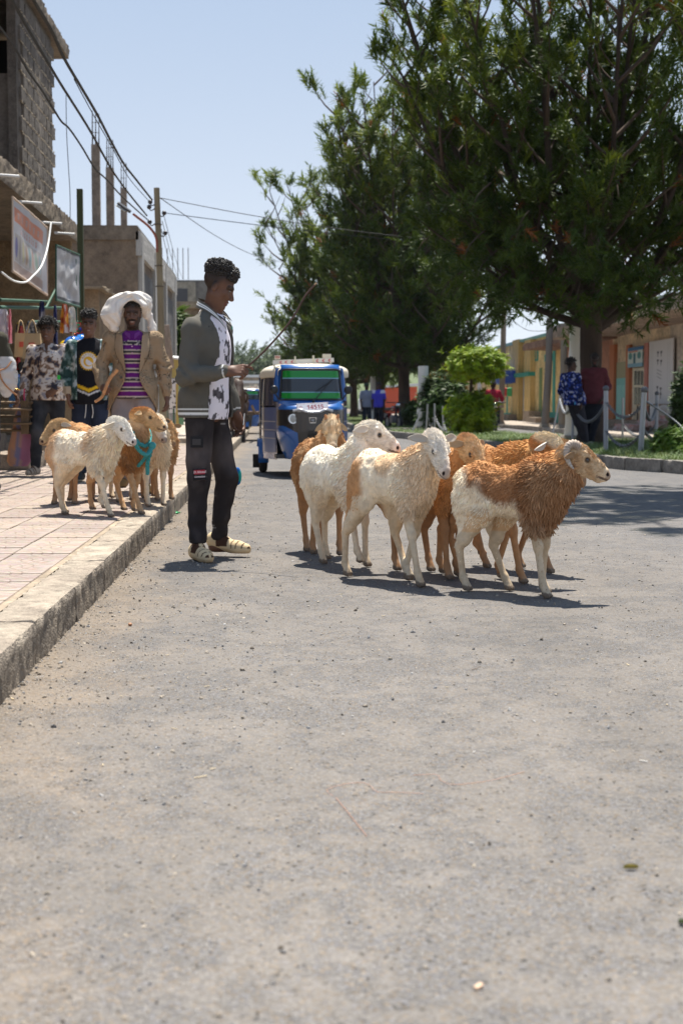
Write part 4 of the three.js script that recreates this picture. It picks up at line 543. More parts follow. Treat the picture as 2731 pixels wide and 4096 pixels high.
function bigTree(label, base, o) {
  const r = mulberry(o.seed), t = thing('tree', label, 'tree', base), bark = [], twig = [], m0 = [], c0 = [], m1 = [], c1 = [], q = new THREE.Quaternion(), Y = V(0, 1, 0), bc = o.bark ?? [0.10, 0.065, 0.045];
  bark.push(taper([V(0, -0.1, 0), V(0.02, 0.5, 0), V(-0.02, o.fork * 0.7, 0.02), V(0, o.fork + 0.6, 0), V(0.05, o.fork + 2.2, 0)], [o.r * 1.35, o.r * 1.02, o.r * 0.95, o.r * 0.9, o.r * 0.6], 24, 14, 0.12, o.seed));
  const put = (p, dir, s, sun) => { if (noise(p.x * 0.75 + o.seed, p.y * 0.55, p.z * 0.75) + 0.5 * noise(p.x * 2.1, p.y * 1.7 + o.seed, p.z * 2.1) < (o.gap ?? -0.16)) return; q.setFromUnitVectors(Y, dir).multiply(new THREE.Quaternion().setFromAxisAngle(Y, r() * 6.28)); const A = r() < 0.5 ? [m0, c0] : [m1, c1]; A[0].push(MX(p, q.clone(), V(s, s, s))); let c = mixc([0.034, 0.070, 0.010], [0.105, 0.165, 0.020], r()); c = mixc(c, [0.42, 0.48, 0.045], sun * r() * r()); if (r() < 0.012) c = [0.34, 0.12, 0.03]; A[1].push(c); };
  const dens = o.dens ?? 1;
  o.limbs.forEach(([ang, reach, top, start, out], li) => {
    const a = ang * D2R, d = V(Math.cos(a), 0, -Math.sin(a)), bend = out ?? 0.5, s0 = V(0, start, 0), e = V(d.x * reach, top, d.z * reach);
    const mid1 = s0.clone().lerp(e, 0.3).add(V(d.x * reach * 0.18 * bend, -(top - start) * 0.09 * bend, d.z * reach * 0.18 * bend)), mid2 = s0.clone().lerp(e, 0.65).add(V(d.x * reach * 0.12 * bend + (r() - 0.5) * 0.3, -(top - start) * 0.07 * bend, d.z * reach * 0.12 * bend + (r() - 0.5) * 0.3));
    const R0 = o.r * (0.30 + 0.16 * r()), cv = new THREE.CatmullRomCurve3([s0, mid1, mid2, e]), LL = cv.getLength(); bark.push(taper([s0, mid1, mid2, e], [R0, R0 * 0.75, R0 * 0.45, 0.02], 22, 8, 0.1, li));
    const nb = Math.round(LL * 2.6 * dens);
    for (let b = 0; b < nb; b++) {
      const u = Math.max(o.bare ?? 0.2, 0.16) + (1 - Math.max(o.bare ?? 0.2, 0.16)) * (b + r()) / nb, p = cv.getPoint(u), tg = cv.getTangent(u), az = b * 2.4 + r(), side = V(Math.cos(az), 0, Math.sin(az)), bl = (o.blen ?? 1.5) * (0.45 + 0.75 * r()) * (1.15 - 0.55 * u);
      const dir = side.multiplyScalar(0.85).addScaledVector(tg, 0.55).add(V(0, 0.25 - (u < 0.4 ? 0.45 * r() : 0), 0)).normalize(), pe = p.clone().addScaledVector(dir, bl).add(V(0, bl * 0.22, 0)), pm = p.clone().lerp(pe, 0.5).add(V(0, -bl * 0.10, 0));
      const bcv = new THREE.QuadraticBezierCurve3(p, pm, pe); twig.push(taper([p, pm, pe], [0.028 * bl, 0.018 * bl, 0.006], 4, 4));
      const ns = Math.round(bl * 15 * dens);
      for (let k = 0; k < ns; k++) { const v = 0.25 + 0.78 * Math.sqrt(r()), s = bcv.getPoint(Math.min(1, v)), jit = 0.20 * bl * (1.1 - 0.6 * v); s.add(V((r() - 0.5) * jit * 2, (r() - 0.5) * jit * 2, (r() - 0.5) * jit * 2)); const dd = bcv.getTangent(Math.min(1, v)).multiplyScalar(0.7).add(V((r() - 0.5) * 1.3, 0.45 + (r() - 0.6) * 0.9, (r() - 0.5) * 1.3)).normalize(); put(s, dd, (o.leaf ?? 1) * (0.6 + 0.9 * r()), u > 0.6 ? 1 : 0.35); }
    }
  });
  for (let k = 0; k < (o.drape ?? 0); k++) { // hanging clumps of foliage low in the crown
    const a = r() * 6.283, rr = (o.dr ?? [0.8, 3.6])[0] + ((o.dr ?? [0.8, 3.6])[1] - (o.dr ?? [0.8, 3.6])[0]) * Math.sqrt(r()), y = o.fork + (o.dy ?? 0) + 0.35 * rr * r() + 1.5 * r() * r() + 0.5 * noise(Math.cos(a) * 2, Math.sin(a) * 2, o.seed), c = V(Math.cos(a) * rr, y, Math.sin(a) * rr); if (noise(c.x * 0.8, c.y * 0.8, c.z * 0.8 + o.seed) < -0.12) continue;
    twig.push(taper([c.clone().add(V(-Math.cos(a) * 0.5, 0.55, -Math.sin(a) * 0.5)), c.clone().add(V(-Math.cos(a) * 0.15, 0.28, -Math.sin(a) * 0.15)), c], [0.02, 0.014, 0.006], 4, 4));
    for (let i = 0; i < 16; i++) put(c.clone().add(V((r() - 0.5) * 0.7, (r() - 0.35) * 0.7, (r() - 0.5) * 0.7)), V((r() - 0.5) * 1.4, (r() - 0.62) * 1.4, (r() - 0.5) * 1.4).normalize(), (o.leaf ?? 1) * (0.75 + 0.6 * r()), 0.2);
  }
  part(t, 'trunk', [paint(bark.shift(), stainCol(bc, mulc(bc, 0.6), 5)), ...bark.map((g) => paint(g, stainCol(mulc(bc, 0.8), mulc(bc, 0.5), 5)))], barkMat);
  part(t, 'branches', twig, M(mulc(bc, 0.7), 0.95));
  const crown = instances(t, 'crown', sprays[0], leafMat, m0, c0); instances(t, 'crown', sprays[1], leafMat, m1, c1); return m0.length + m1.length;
}
const ring = (n, fn) => [...Array(n)].map((_, i) => fn(i, (i / n) * 360));
{
  const R = mulberry(99); let n = 0;
  const T1 = at(597, 445.5, 0.14); T1.z -= 0.9; T1.x += 0.05;
  n += bigTree('big dark tree with thick trunk on the median behind the two leaning men', T1, { seed: 21, r: 0.23, fork: 2.5, leaf: 1.15, blen: 1.7, gap: -0.27, dens: 1.12, bare: 0.14, drape: 170, dr: [0.6, 3.6], dy: 0.0, limbs: [...ring(11, (i, a) => [a + R() * 20, 3.1 + R() * 1.1, 7.5 + R() * 4, 2.1 + R() * 1.0, 0.9]), ...ring(7, (i, a) => [a + 25 + R() * 20, 1.4 + R() * 1.2, 10 + R() * 2.5, 3 + R(), 0.5]), ...ring(6, (i, a) => [a + 10 + R() * 20, 2.2 + R() * 0.9, 4.6 + R() * 1.6, 2.3 + R() * 0.5, 0.9]), [178, 3.9, 9.0, 2.5, 0.9], [165, 3.3, 11.5, 3, 0.8], [190, 4.0, 7.2, 2.6, 1.0]] });
  n += bigTree('tall dark tree second in the row on the median', V(4.85, 0.13, -54), { seed: 32, r: 0.22, fork: 2.6, leaf: 1.7, blen: 2.1, gap: -0.24, dens: 0.74, drape: 100, dr: [0.5, 2.6], dy: -0.3, limbs: [...ring(12, (i, a) => [a + R() * 20, 2.1 + R() * 0.9, 7.5 + R() * 4.5, 2.4 + R(), 1.0]), ...ring(6, (i, a) => [a + R() * 30, 1.0 + R() * 0.8, 11.5 + R() * 1.6, 3.4, 0.5]), ...ring(9, (i, a) => [a + 15, 2.6 + R() * 0.9, 4.2 + R() * 1.8, 2.2, 1.3]), [178, 2.5, 12.2, 3, 0.9], [172, 2.8, 11, 3, 0.9]] });
  n += bigTree('spreading tree third in the row with long low branches over the road', V(5.1, 0.13, -70), { seed: 43, r: 0.24, fork: 2.6, leaf: 2.0, blen: 2.0, gap: -0.24, dens: 0.62, drape: 120, dr: [0.5, 4.2], dy: -0.3, limbs: [...ring(11, (i, a) => [a + R() * 20, 3.0 + R() * 1.0, 8 + R() * 5, 2.6 + R(), 1.0]), ...ring(9, (i, a) => [a + 15, 3.2 + R(), 4.5 + R() * 2.5, 2.3, 1.2]), [178, 5.4, 11.2, 3.2, 0.9], [183, 5.6, 9.6, 3, 0.9], [170, 4.6, 11.6, 3.4, 0.8], [186, 5.0, 7.4, 2.8, 1.0]] });
  n += bigTree('fourth tree in the row, farthest, behind the blue three-wheeler', V(5.0, 0.13, -92), { seed: 54, r: 0.24, fork: 2.6, leaf: 2.4, blen: 2.3, dens: 0.46, drape: 110, dr: [0.6, 4.6], dy: -0.3, limbs: [...ring(11, (i, a) => [a + R() * 20, 4.2 + R() * 1.2, 6 + R() * 4, 2.6 + R(), 1.0]), ...ring(9, (i, a) => [a + 15, 4.4 + R(), 3.4 + R() * 2.2, 2.2, 1.2]), ...ring(5, (i, a) => [a, 1.8, 9.5 + R() * 2, 3, 0.6])] });
  n += bigTree('dark leafy tree nearest on the right, its branches hanging in from the top corner', V(7.6, 0.13, -16.4), { seed: 65, r: 0.25, fork: 2.8, leaf: 1.25, blen: 1.6, dens: 1.0, gap: -0.34, limbs: [...ring(11, (i, a) => [a + R() * 20, 2.4 + R() * 0.8, 6.5 + R() * 4, 3.0 + R(), 0.7]), ...ring(6, (i, a) => [a + R() * 30, 1.4 + R(), 9.5 + R() * 2, 3.4, 0.5]), ...[[180, 5.0, 9.4], [195, 4.8, 8.8], [165, 4.8, 9.6], [210, 4.8, 8.6], [150, 4.6, 9], [172, 3.8, 8.6], [202, 3.8, 8.2], [188, 4.4, 10], [222, 4.4, 8]].map(([a, b, c]) => [a, b, c, 3.6, 0.3])] });
  console.log('tree sprays', n);
  const roundBush = (t, name, c, rad, num, seed, cols, geo, sc) => { const r = mulberry(seed), m = [], k = [], q = new THREE.Quaternion(); for (let i = 0; i < num; i++) { const d = V(r() - 0.5, r() - 0.5, r() - 0.5).normalize(), e = Math.pow(r(), 0.35) * (1 + 0.34 * noise(d.x * 3 + seed, d.y * 3, d.z * 3) + 0.22 * noise(d.x * 7 + seed, d.y * 7, d.z * 7)) * (r() < 0.08 ? 1.18 : 1); if (noise(d.x * 5 * e + seed, d.y * 5 * e, d.z * 5 * e) < -0.32) continue; q.setFromUnitVectors(V(0, 1, 0), d.clone().add(V(r() - 0.5, 0.5 + r() * 0.6, r() - 0.5)).normalize()); m.push(MX(V(c.x + d.x * rad.x * e, c.y + d.y * rad.y * e, c.z + d.z * rad.z * e), q.clone(), V(sc, sc, sc).multiplyScalar(0.6 + 0.7 * r()))); k.push(mulc(mixc(cols[0], cols[1], r()), 0.7 + 0.5 * r())); } return instances(t, name, geo, leafMat, m, k); };
  const leafy = sprayGeo(9, 0.13, 0.045, 7), B = at(469, 435.5, 0.14), Lg = [[0.26, 0.40, 0.02], [0.44, 0.52, 0.03]];
  const tp = thing('topiary_tree', 'bright yellow-green topiary with mushroom crown over a globe bush', 'shrub', B); part(tp, 'stem', paint(taper([V(0, 0, 0), V(0.02, 1.1, 0), V(0.05, 1.7, 0)], [0.05, 0.045, 0.03], 12, 8, 0.1), () => [0.12, 0.08, 0.05]), barkMat);
  roundBush(tp, 'crown', V(0.15, 1.82, 0), V(0.70, 0.40, 0.65), 2400, 5, Lg, leafy, 0.9); roundBush(tp, 'globe', V(0.05, 0.55, 0), V(0.60, 0.54, 0.6), 2300, 6, Lg, leafy, 0.9);
  const hd = thing('hedge_bush', 'dark green bush between the topiary and the white pole', 'shrub', V(5.25, 0.13, -45)); roundBush(hd, 'foliage', V(0, 0.75, 0), V(0.7, 0.85, 0.7), 1500, 8, [[0.05, 0.10, 0.02], [0.10, 0.17, 0.03]], leafy, 1.5); part(hd, 'stem', rod(V(0, 0, 0), V(0, 0.9, 0), 0.05, 0.04), M([0.1, 0.07, 0.05], 0.9));
  const lb = thing('hedge_bush', 'low green bush beside the second tree trunk', 'shrub', V(5.5, 0.13, -52)); roundBush(lb, 'foliage', V(0, 0.4, 0), V(0.8, 0.45, 0.7), 1200, 9, [[0.06, 0.12, 0.02], [0.13, 0.2, 0.04]], leafy, 1.5);
  const rb = thing('grass_clump', 'bright green leafy clump on the median at the right edge', 'plant', at(672, 456, 0.14)); roundBush(rb, 'foliage', V(0, 0.12, 0), V(0.28, 0.2, 0.28), 500, 12, [[0.12, 0.24, 0.03], [0.26, 0.38, 0.06]], leafy, 1.0);
  const rs = thing('hanging_shrub', 'dark leafy shrub on the median at the right edge', 'shrub', at(682, 440, 0.14)); roundBush(rs, 'foliage', V(0.1, 0.75, 0), V(0.35, 0.8, 0.4), 900, 14, [[0.05, 0.10, 0.02], [0.10, 0.17, 0.04]], leafy, 1.2);
  const far = (label, x, z, h, rad, num, seed, cols = [[0.06, 0.10, 0.03], [0.12, 0.17, 0.05]], sc = 5) => { const t = thing('tree', label, 'tree', V(x, 0, z)); part(t, 'trunk', paint(taper([V(0, 0, 0), V(0.1, h * 0.4, 0), V(0, h * 0.75, 0)], [0.2, 0.16, 0.08], 10, 8), () => [0.1, 0.075, 0.05]), barkMat); roundBush(t, 'crown', V(0, h * 0.62, 0), V(rad, h * 0.4, rad), num, seed, cols, leafy, sc); };
  const px = (p, z) => ((p - 276) / 1422) * -z;
  far('leafy green tree between pole and grey house on the left', px(176, -50), -50, 3.9, 0.75, 1300, 31, [[0.07, 0.14, 0.02], [0.17, 0.25, 0.05]], 2.2);
  far('hazy green tree at the far end of the road, leftmost', px(247, -260), -260, 10, 5, 900, 32); far('hazy green tree at the far end of the road above the herder hand', px(259, -280), -280, 13, 6, 900, 33); far('pale hazy tree far down the road beside the three-wheeler', px(272, -250), -250, 9, 4.5, 900, 34); far('broad hazy tree behind the far end of the road', px(285, -300), -300, 12, 8, 900, 35);
  far('green tree top behind the canopy at the right edge', 19, -50, 7.0, 1.9, 1300, 36, [[0.08, 0.15, 0.03], [0.17, 0.26, 0.05]], 2.4);
  const hill = new THREE.SphereGeometry(1, 40, 12, 0, 6.29, 0, 1.57); hill.scale(240, 16, 60); hill.translate(-30, -2, -420); struct('hill', hill, M([0.12, 0.15, 0.07], 1));
  for (const [i, [p, z, w, h, c]] of [[252, -150, 5, 3.2, [0.6, 0.58, 0.55]], [263, -170, 5, 3.6, [0.62, 0.58, 0.5]], [268, -150, 4, 2.2, [0.2, 0.35, 0.6]], [238, -160, 6, 4, [0.5, 0.42, 0.33]]].entries()) { const t = thing('far_house', ['pale low house far down the road', 'cream house with flat roof at the end of the road', 'small blue kiosk at the end of the road', 'brown house far behind the herder'][i], 'building', V(px(p, z), 0, z)); part(t, 'wall', box(w, h, 6, 0, h / 2, 0), plaster(c)); part(t, 'roof', box(w * 1.1, 0.25, 6.6, 0, h + 0.1, 0), M([0.65, 0.65, 0.63], 0.6)); part(t, 'window', box(w * 0.2, h * 0.3, 0.1, 0.4, h * 0.55, 3.02), M([0.06, 0.06, 0.07], 0.3)); }
}
// ---------- three-wheelers, motorcycles, horse cart ----------
const rubber = M([0.018, 0.017, 0.016], 0.85), chrome = M([0.6, 0.6, 0.6], 0.2, { metal: 1 }), blackPl = M([0.014, 0.014, 0.016], 0.4), creamM = M([0.66, 0.60, 0.48], 0.65), blueP = M([0.014, 0.105, 0.36], 0.25, { clearcoat: 0.8, clearcoatRoughness: 0.12 }), ambr = M([0.55, 0.13, 0.01], 0.25, { clearcoat: 1 });
const tyreGeo = (r, w) => { const p = []; for (let i = 0; i <= 14; i++) { const a = (i / 14) * Math.PI; p.push(new THREE.Vector2(r - 0.28 * r + 0.28 * r * Math.pow(Math.sin(a), 0.6), -Math.cos(a) * w / 2)); } const g = new THREE.LatheGeometry(p, 30); g.rotateZ(Math.PI / 2); return g; };
function wheel(parent, x, y, z, r, w) { const t = part(parent, 'wheel', place(tyreGeo(r, w), x, y, z), rubber); part(t, 'rim', [cyl(r * 0.68, r * 0.68, w * 0.5, 24, x, y, z, 0, 0, Math.PI / 2), cyl(r * 0.2, r * 0.2, w * 0.9, 14, x, y, z, 0, 0, Math.PI / 2)], M([0.35, 0.35, 0.36], 0.4, { metal: 0.7 })); return t; }
const surf = (nu, nv, f) => { const pos = [], uv = [], idx = []; for (let j = 0; j <= nv; j++) for (let i = 0; i <= nu; i++) { const p = f(i / nu, j / nv); pos.push(p.x, p.y, p.z); uv.push(i / nu, j / nv); } for (let j = 0; j < nv; j++) for (let i = 0; i < nu; i++) { const a = j * (nu + 1) + i, b = a + nu + 1; idx.push(a, a + 1, b, a + 1, b + 1, b); } const g = new THREE.BufferGeometry(); g.setAttribute('position', new THREE.Float32BufferAttribute(pos, 3)); g.setAttribute('uv', new THREE.Float32BufferAttribute(uv, 2)); g.setIndex(idx); g.computeVertexNormals(); return g; };
function threeWheeler(label, pos, turn) {
  const t = thing('three_wheeler', label, 'auto rickshaw', pos, turn);
  const sgn = Math.sign, cp = (v, e) => sgn(v) * Math.pow(Math.abs(v), e);
  const half = (y) => (y < 0.62 ? lerp(0.34, 0.435, smooth(y, 0.2, 0.62)) : lerp(0.435, 0.425, smooth(y, 0.9, 1.05))), nose = (y) => 0.10 * smooth(y, 0.25, 0.6) * (1 - smooth(y, 0.85, 1.02)) + (y > 1 ? -0.06 - (y - 1.0) * 0.20 : -0.06 * smooth(y, 0.9, 1.0));
  const cowlPt = (a, y, out = 0) => V(cp(Math.sin(a), 0.62) * (half(y) + out), y, -0.42 + cp(Math.cos(a), 0.5) * (0.42 + nose(y) + out));
  const cowl = surf(110, 90, (u, v) => cowlPt((u - 0.5) * Math.PI, 0.24 + v * 0.775));
  paint(cowl, (x, y, z) => { const ax = Math.abs(x); const top = 0.868 - 0.05 * smooth(ax, 0.12, 0.2) * (ax < 0.3 ? 1 : 1), low = ax > 0.14 ? 0.67 - 0.10 * smooth(-ax, -0.40, -0.14) - 0.35 * smooth(-ax, -0.20, -0.14) : 0.0; return y < 0.875 && y > low && z > -0.33 ? [0.012, 0.012, 0.014] : [0.014, 0.105, 0.36]; });
  part(t, 'front_cowl', cowl, M([1, 1, 1], 0.26, { vertexColors: true, clearcoat: 0.8, clearcoatRoughness: 0.15 }));
  part(t, 'leg_shield', [surf(30, 30, (u, v) => cowlPt(-1.35 + u * 0.95, 0.26 + v * 0.38 * (1 - 0.45 * u * u), 0.012)), surf(30, 30, (u, v) => cowlPt(1.35 - u * 0.95, 0.26 + v * 0.38 * (1 - 0.45 * u * u), 0.012))], blueP);
  part(t, 'bumper', [tube([V(-0.25, 0.855, 0.13), V(-0.16, 0.872, 0.15), V(-0.08, 0.845, 0.165), V(0.08, 0.845, 0.165), V(0.16, 0.872, 0.15), V(0.25, 0.855, 0.13)], 0.018, 30, 6)], M([0.5, 0.5, 0.52], 0.3, { metal: 0.6 }));
  for (const s of [-1, 1]) { const h = part(t, 'headlight', place(new THREE.CylinderGeometry(0.062, 0.055, 0.05, 26), s * 0.255, 0.755, 0.07, Math.PI / 2 - 0.05, 0, s * 0.25), chrome); part(h, 'lens', new THREE.SphereGeometry(0.055, 20, 10, 0, 6.29, 0, 1.2).scale(1, 0.45, 1).rotateX(Math.PI / 2).translate(s * 0.257, 0.755, 0.085), M([0.62, 0.62, 0.60], 0.08, { transmission: 0.5, thickness: 0 })); part(h, 'bulb', new THREE.SphereGeometry(0.02, 10, 8).translate(s * 0.256, 0.755, 0.082), M([0.4, 0.36, 0.28], 0.2)); }
  for (const s of [-1, 1]) { part(t, 'indicator', rbox(0.12, 0.045, 0.05, 0.012, s * 0.31, 0.93, -0.075 + 0.0, 0, s * 0.35), ambr); part(t, 'indicator_lamp', rbox(0.045, 0.04, 0.05, 0.01, s * 0.385, 0.925, -0.115, 0, s * 0.6), M([0.7, 0.5, 0.35], 0.3)); }
  const plate = part(t, 'number_plate', rbox(0.40, 0.108, 0.012, 0.004, 0.0, 0.905, 0.075, -0.40, 0, 0.06), M([0.72, 0.70, 0.71], 0.5));
  const pt = new THREE.PlaneGeometry(0.392, 0.10); part(plate, 'plate_print', place(pt, 0.0, 0.9085, 0.0818, -0.40, 0, 0.06), M([1, 1, 1], 0.5, { map: canvasTex(512, 128, (c, w, h) => { c.fillStyle = '#f6f2f4'; c.fillRect(0, 0, w, h); c.strokeStyle = '#8a1f2c'; c.lineWidth = 4; c.strokeRect(5, 5, w - 10, h - 10); c.fillStyle = '#a81c2c'; c.font = 'bold 104px sans-serif'; c.textAlign = 'center'; c.textBaseline = 'middle'; c.fillText('14515', 302, 68); c.lineWidth = 5; c.strokeStyle = '#a8303c'; c.beginPath(); c.arc(58, 68, 26, 0, 7); c.stroke(); c.beginPath(); c.arc(58, 68, 10, 0, 7); c.stroke(); c.font = 'bold 40px sans-serif'; c.fillStyle = '#5a3a44'; c.fillText('ት', 130, 36); c.fillStyle = '#a81c2c'; c.fillText('ት', 132, 44); c.fillText('ግ', 140, 92); c.font = 'bold 34px sans-serif'; c.fillText('ት', 470, 36); c.fillText('G', 474, 92); }) }));
  const em = part(t, 'emblem', surf(10, 6, (u, v) => V((u - 0.5) * 0.098 * (0.75 + 0.25 * v), 0.70 + v * 0.075, 0.118 + 0.002 * v)), chrome); part(em, 'emblem_print', place(new THREE.PlaneGeometry(0.07, 0.05), 0, 0.739, 0.1245), M([1, 1, 1], 0.4, { map: canvasTex(128, 96, (c, w, h) => { c.fillStyle = '#15161a'; c.fillRect(0, 0, w, h); c.fillStyle = '#cfd2d6'; c.font = 'bold 66px sans-serif'; c.textAlign = 'center'; c.textBaseline = 'middle'; c.fillText('RE', w / 2, h / 2 + 4); }) }));
  for (let i = 0; i < 4; i++) part(t, 'vent', box(0.13, 0.008, 0.01, 0, 0.60 - i * 0.022, 0.10), M([0.004, 0.004, 0.004], 0.8));
  // windscreen
  const wsPt = (u, v, out = 0) => { const a = (u - 0.5) * 2.45, y = 1.005 + v * 0.375; return V(cp(Math.sin(a), 0.72) * (0.418 - 0.03 * v + out), y, -0.42 + cp(Math.cos(a), 0.5) * (0.42 + nose(y) + 0.01 + out)); };
  part(t, 'windscreen', surf(40, 16, (u, v) => wsPt(0.06 + u * 0.88, v)), M([0.42, 0.50, 0.60], 0.04, { transmission: 0.9, thickness: 0, specularIntensity: 1 }));
  const grn = M([0.015, 0.34, 0.045], 0.12, { transmission: 0.25, thickness: 0 }), strip = M([0.25, 0.5, 0.62], 0.3);
  part(t, 'sun_strip', surf(40, 4, (u, v) => wsPt(0.07 + u * 0.86, 0.735 + v * 0.235, 0.004)), grn); part(t, 'sun_strip', surf(40, 4, (u, v) => wsPt(0.07 + u * 0.86, 0.02 + v * 0.20, 0.004)), grn);
  part(t, 'strip_line', [surf(40, 1, (u, v) => wsPt(0.07 + u * 0.86, 0.70 + v * 0.03, 0.005)), surf(40, 1, (u, v) => wsPt(0.07 + u * 0.86, 0.225 + v * 0.025, 0.005))], strip);
  const fr = (k, out) => [wsPt(0.03, 0, out), wsPt(0.035, 0.5, out), wsPt(0.04, 0.93, out), wsPt(0.08, 1.0, out), ...[0.2, 0.35, 0.5, 0.65, 0.8].map((u) => wsPt(u, 1.02, out)), wsPt(0.92, 1.0, out), wsPt(0.96, 0.93, out), wsPt(0.965, 0.5, out), wsPt(0.97, 0, out), ...[0.8, 0.65, 0.5, 0.35, 0.2].map((u) => wsPt(u, -0.01, out))];
  part(t, 'windscreen_seal', new THREE.TubeGeometry(new THREE.CatmullRomCurve3(fr(0, 0.006), true, 'catmullrom', 0.3), 90, 0.013, 6), blackPl);
  part(t, 'pillar', [-1, 1].map((s) => taper([V(s * 0.425, 0.98, -0.32), V(s * 0.418, 1.2, -0.36), V(s * 0.395, 1.40, -0.40)], [0.05, 0.046, 0.045], 10, 10)), blueP);
  part(t, 'header', surf(40, 8, (u, v) => { const p = wsPt(0.01 + u * 0.98, 1.0, 0.012); return V(p.x, 1.375 + v * 0.075, p.z - 0.03 - v * v * 0.06); }), blueP);
  part(t, 'wiper', [rod(V(0.03, 0.99, 0.0), wsPt(0.70, 0.62, 0.03), 0.006), rod(wsPt(0.52, 0.25, 0.02), wsPt(0.74, 0.66, 0.02), 0.007)], blackPl); part(t, 'wiper_hub', cyl(0.016, 0.016, 0.04, 10, 0.02, 0.98, 0.0, 1.2), blackPl);
  for (const s of [-1, 1]) { const m = part(t, 'mirror', new THREE.SphereGeometry(0.056, 20, 14).scale(0.95, 1, 0.5).translate(s * 0.475, 1.125, -0.12), blackPl); part(m, 'mirror_arm', rod(V(s * 0.475, 1.1, -0.14), V(s * 0.41, 1.0, -0.2), 0.008), blackPl); }
  // cabin
  part(t, 'roof', surf(36, 30, (u, v) => { const a = (u - 0.5) * Math.PI * 1.06, z = -0.30 - v * 1.62, w = lerp(0.42, 0.585, smooth(v, 0, 0.5)), e = Math.pow(Math.sin(Math.PI * clamp(0.05 + v * 0.93, 0, 1)), 0.25); return V(cp(Math.sin(a), 0.7) * w * (0.96 + 0.04 * e), 1.335 + cp(Math.cos(a), 0.6) * (0.145 * e + 0.012 * noise(u * 4, v * 5, 2)), z); }), creamM);
  for (const s of [-1, 1]) {
    const X = (z) => s * lerp(0.425, 0.565, smooth(-z, 0.35, 1.1));
    const pan = (z0, z1, y0, y1, out = 0) => surf(14, 8, (u, v) => { const z = lerp(z0, z1, u), y = lerp(y0, y1, v); return V(X(z) + s * (out - 0.03 * Math.pow(Math.max(0, (y - 0.8) / 0.6), 2)), y, z); });
    part(t, 'side_panel', [pan(-0.40, -1.95, 0.30, 0.90)], M([0.018, 0.07, 0.25], 0.3, { clearcoat: 0.6 })); part(t, 'side_window', pan(-0.42, -1.0, 0.92, 1.30), M([0.02, 0.03, 0.07], 0.08)); part(t, 'side_window', pan(-1.08, -1.80, 0.92, 1.30), M([0.02, 0.03, 0.08], 0.12));
    part(t, 'window_post', [pan(-1.01, -1.05, 0.28, 1.33, 0.012), pan(-1.80, -1.95, 0.30, 1.34, 0.012), pan(-0.42, -1.95, 1.29, 1.345, 0.013)], creamM); part(t, 'trim_line', [pan(-0.42, -1.9, 0.71, 0.722, 0.014), pan(-0.42, -1.9, 0.60, 0.61, 0.014), pan(-0.42, -1.9, 0.49, 0.50, 0.014)], M([0.45, 0.44, 0.45], 0.4)); part(t, 'sill', pan(-0.36, -1.25, 0.22, 0.31, 0.0), blueP); part(t, 'kick_panel', pan(-0.46, -0.96, 0.31, 0.58, 0.008), M([0.05, 0.11, 0.30], 0.3));
    wheel(t, s * 0.545, 0.205, -1.62, 0.205, 0.115); part(t, 'mudguard', surf(10, 16, (u, v) => { const a = -0.3 + v * 2.9; return V(s * (0.48 + u * 0.14), 0.22 + Math.sin(a) * 0.255, -1.62 + Math.cos(a) * 0.255); }), blueP); part(t, 'mud_flap', box(0.15, 0.19, 0.012, s * 0.6, 0.15, -1.89), rubber);
  }
  part(t, 'rear_panel', [box(1.16, 1.1, 0.03, 0, 0.8, -1.93)], M([0.05, 0.07, 0.12], 0.7)); part(t, 'floor_pan', box(0.9, 0.05, 1.8, 0, 0.27, -1.05), blackPl); part(t, 'seat', [rbox(1.0, 0.16, 0.4, 0.05, 0, 0.62, -1.6), rbox(1.0, 0.45, 0.12, 0.05, 0, 0.88, -1.8), rbox(0.6, 0.14, 0.32, 0.04, 0, 0.6, -0.95)], blackPl);
  part(t, 'handlebar', [rod(V(-0.3, 0.93, -0.42), V(0.3, 0.93, -0.42), 0.016), rod(V(0, 0.93, -0.42), V(0, 0.4, -0.2), 0.025)], blackPl);
  wheel(t, 0, 0.20, -0.12, 0.20, 0.11); part(t, 'front_mudguard', surf(8, 14, (u, v) => { const a = 0.1 + v * 2.6; return V((u - 0.5) * 0.16, 0.21 + Math.sin(a) * 0.24, -0.12 + Math.cos(a) * 0.24); }), blueP);
  const rk = part(t, 'roof_rack', [box(0.80, 0.055, 0.03, -0.06, 1.505, -0.62, 0, 0, 0.045)], M([0.68, 0.66, 0.62], 0.6)); const chev = []; for (const x of [-0.36, -0.29, -0.21, 0.12, 0.2, 0.28]) chev.push(box(0.032, 0.009, 0.006, x, 1.513 + x * 0.045, -0.602, 0, 0, 0.6), box(0.032, 0.009, 0.006, x, 1.495 + x * 0.045, -0.602, 0, 0, -0.6)); part(rk, 'chevron', chev, M([0.55, 0.02, 0.03], 0.5));
  part(t, 'rack_post', [box(0.02, 0.085, 0.02, -0.17, 1.525, -0.6), box(0.025, 0.09, 0.02, 0.07, 1.535, -0.6), box(0.02, 0.1, 0.02, -0.44, 1.46, -0.62), box(0.02, 0.1, 0.02, 0.3, 1.48, -0.62)], M([0.66, 0.62, 0.5], 0.6));
  const sg = part(t, 'rack_sign', [box(0.075, 0.05, 0.06, -0.40, 1.555, -0.64), box(0.11, 0.05, 0.06, 0.25, 1.575, -0.64)], M([0.68, 0.63, 0.52], 0.6)); part(sg, 'lettering', [box(0.06, 0.008, 0.004, -0.40, 1.564, -0.608), box(0.055, 0.008, 0.004, -0.40, 1.548, -0.608)], M([0.5, 0.08, 0.06], 0.6));
  return t;
}
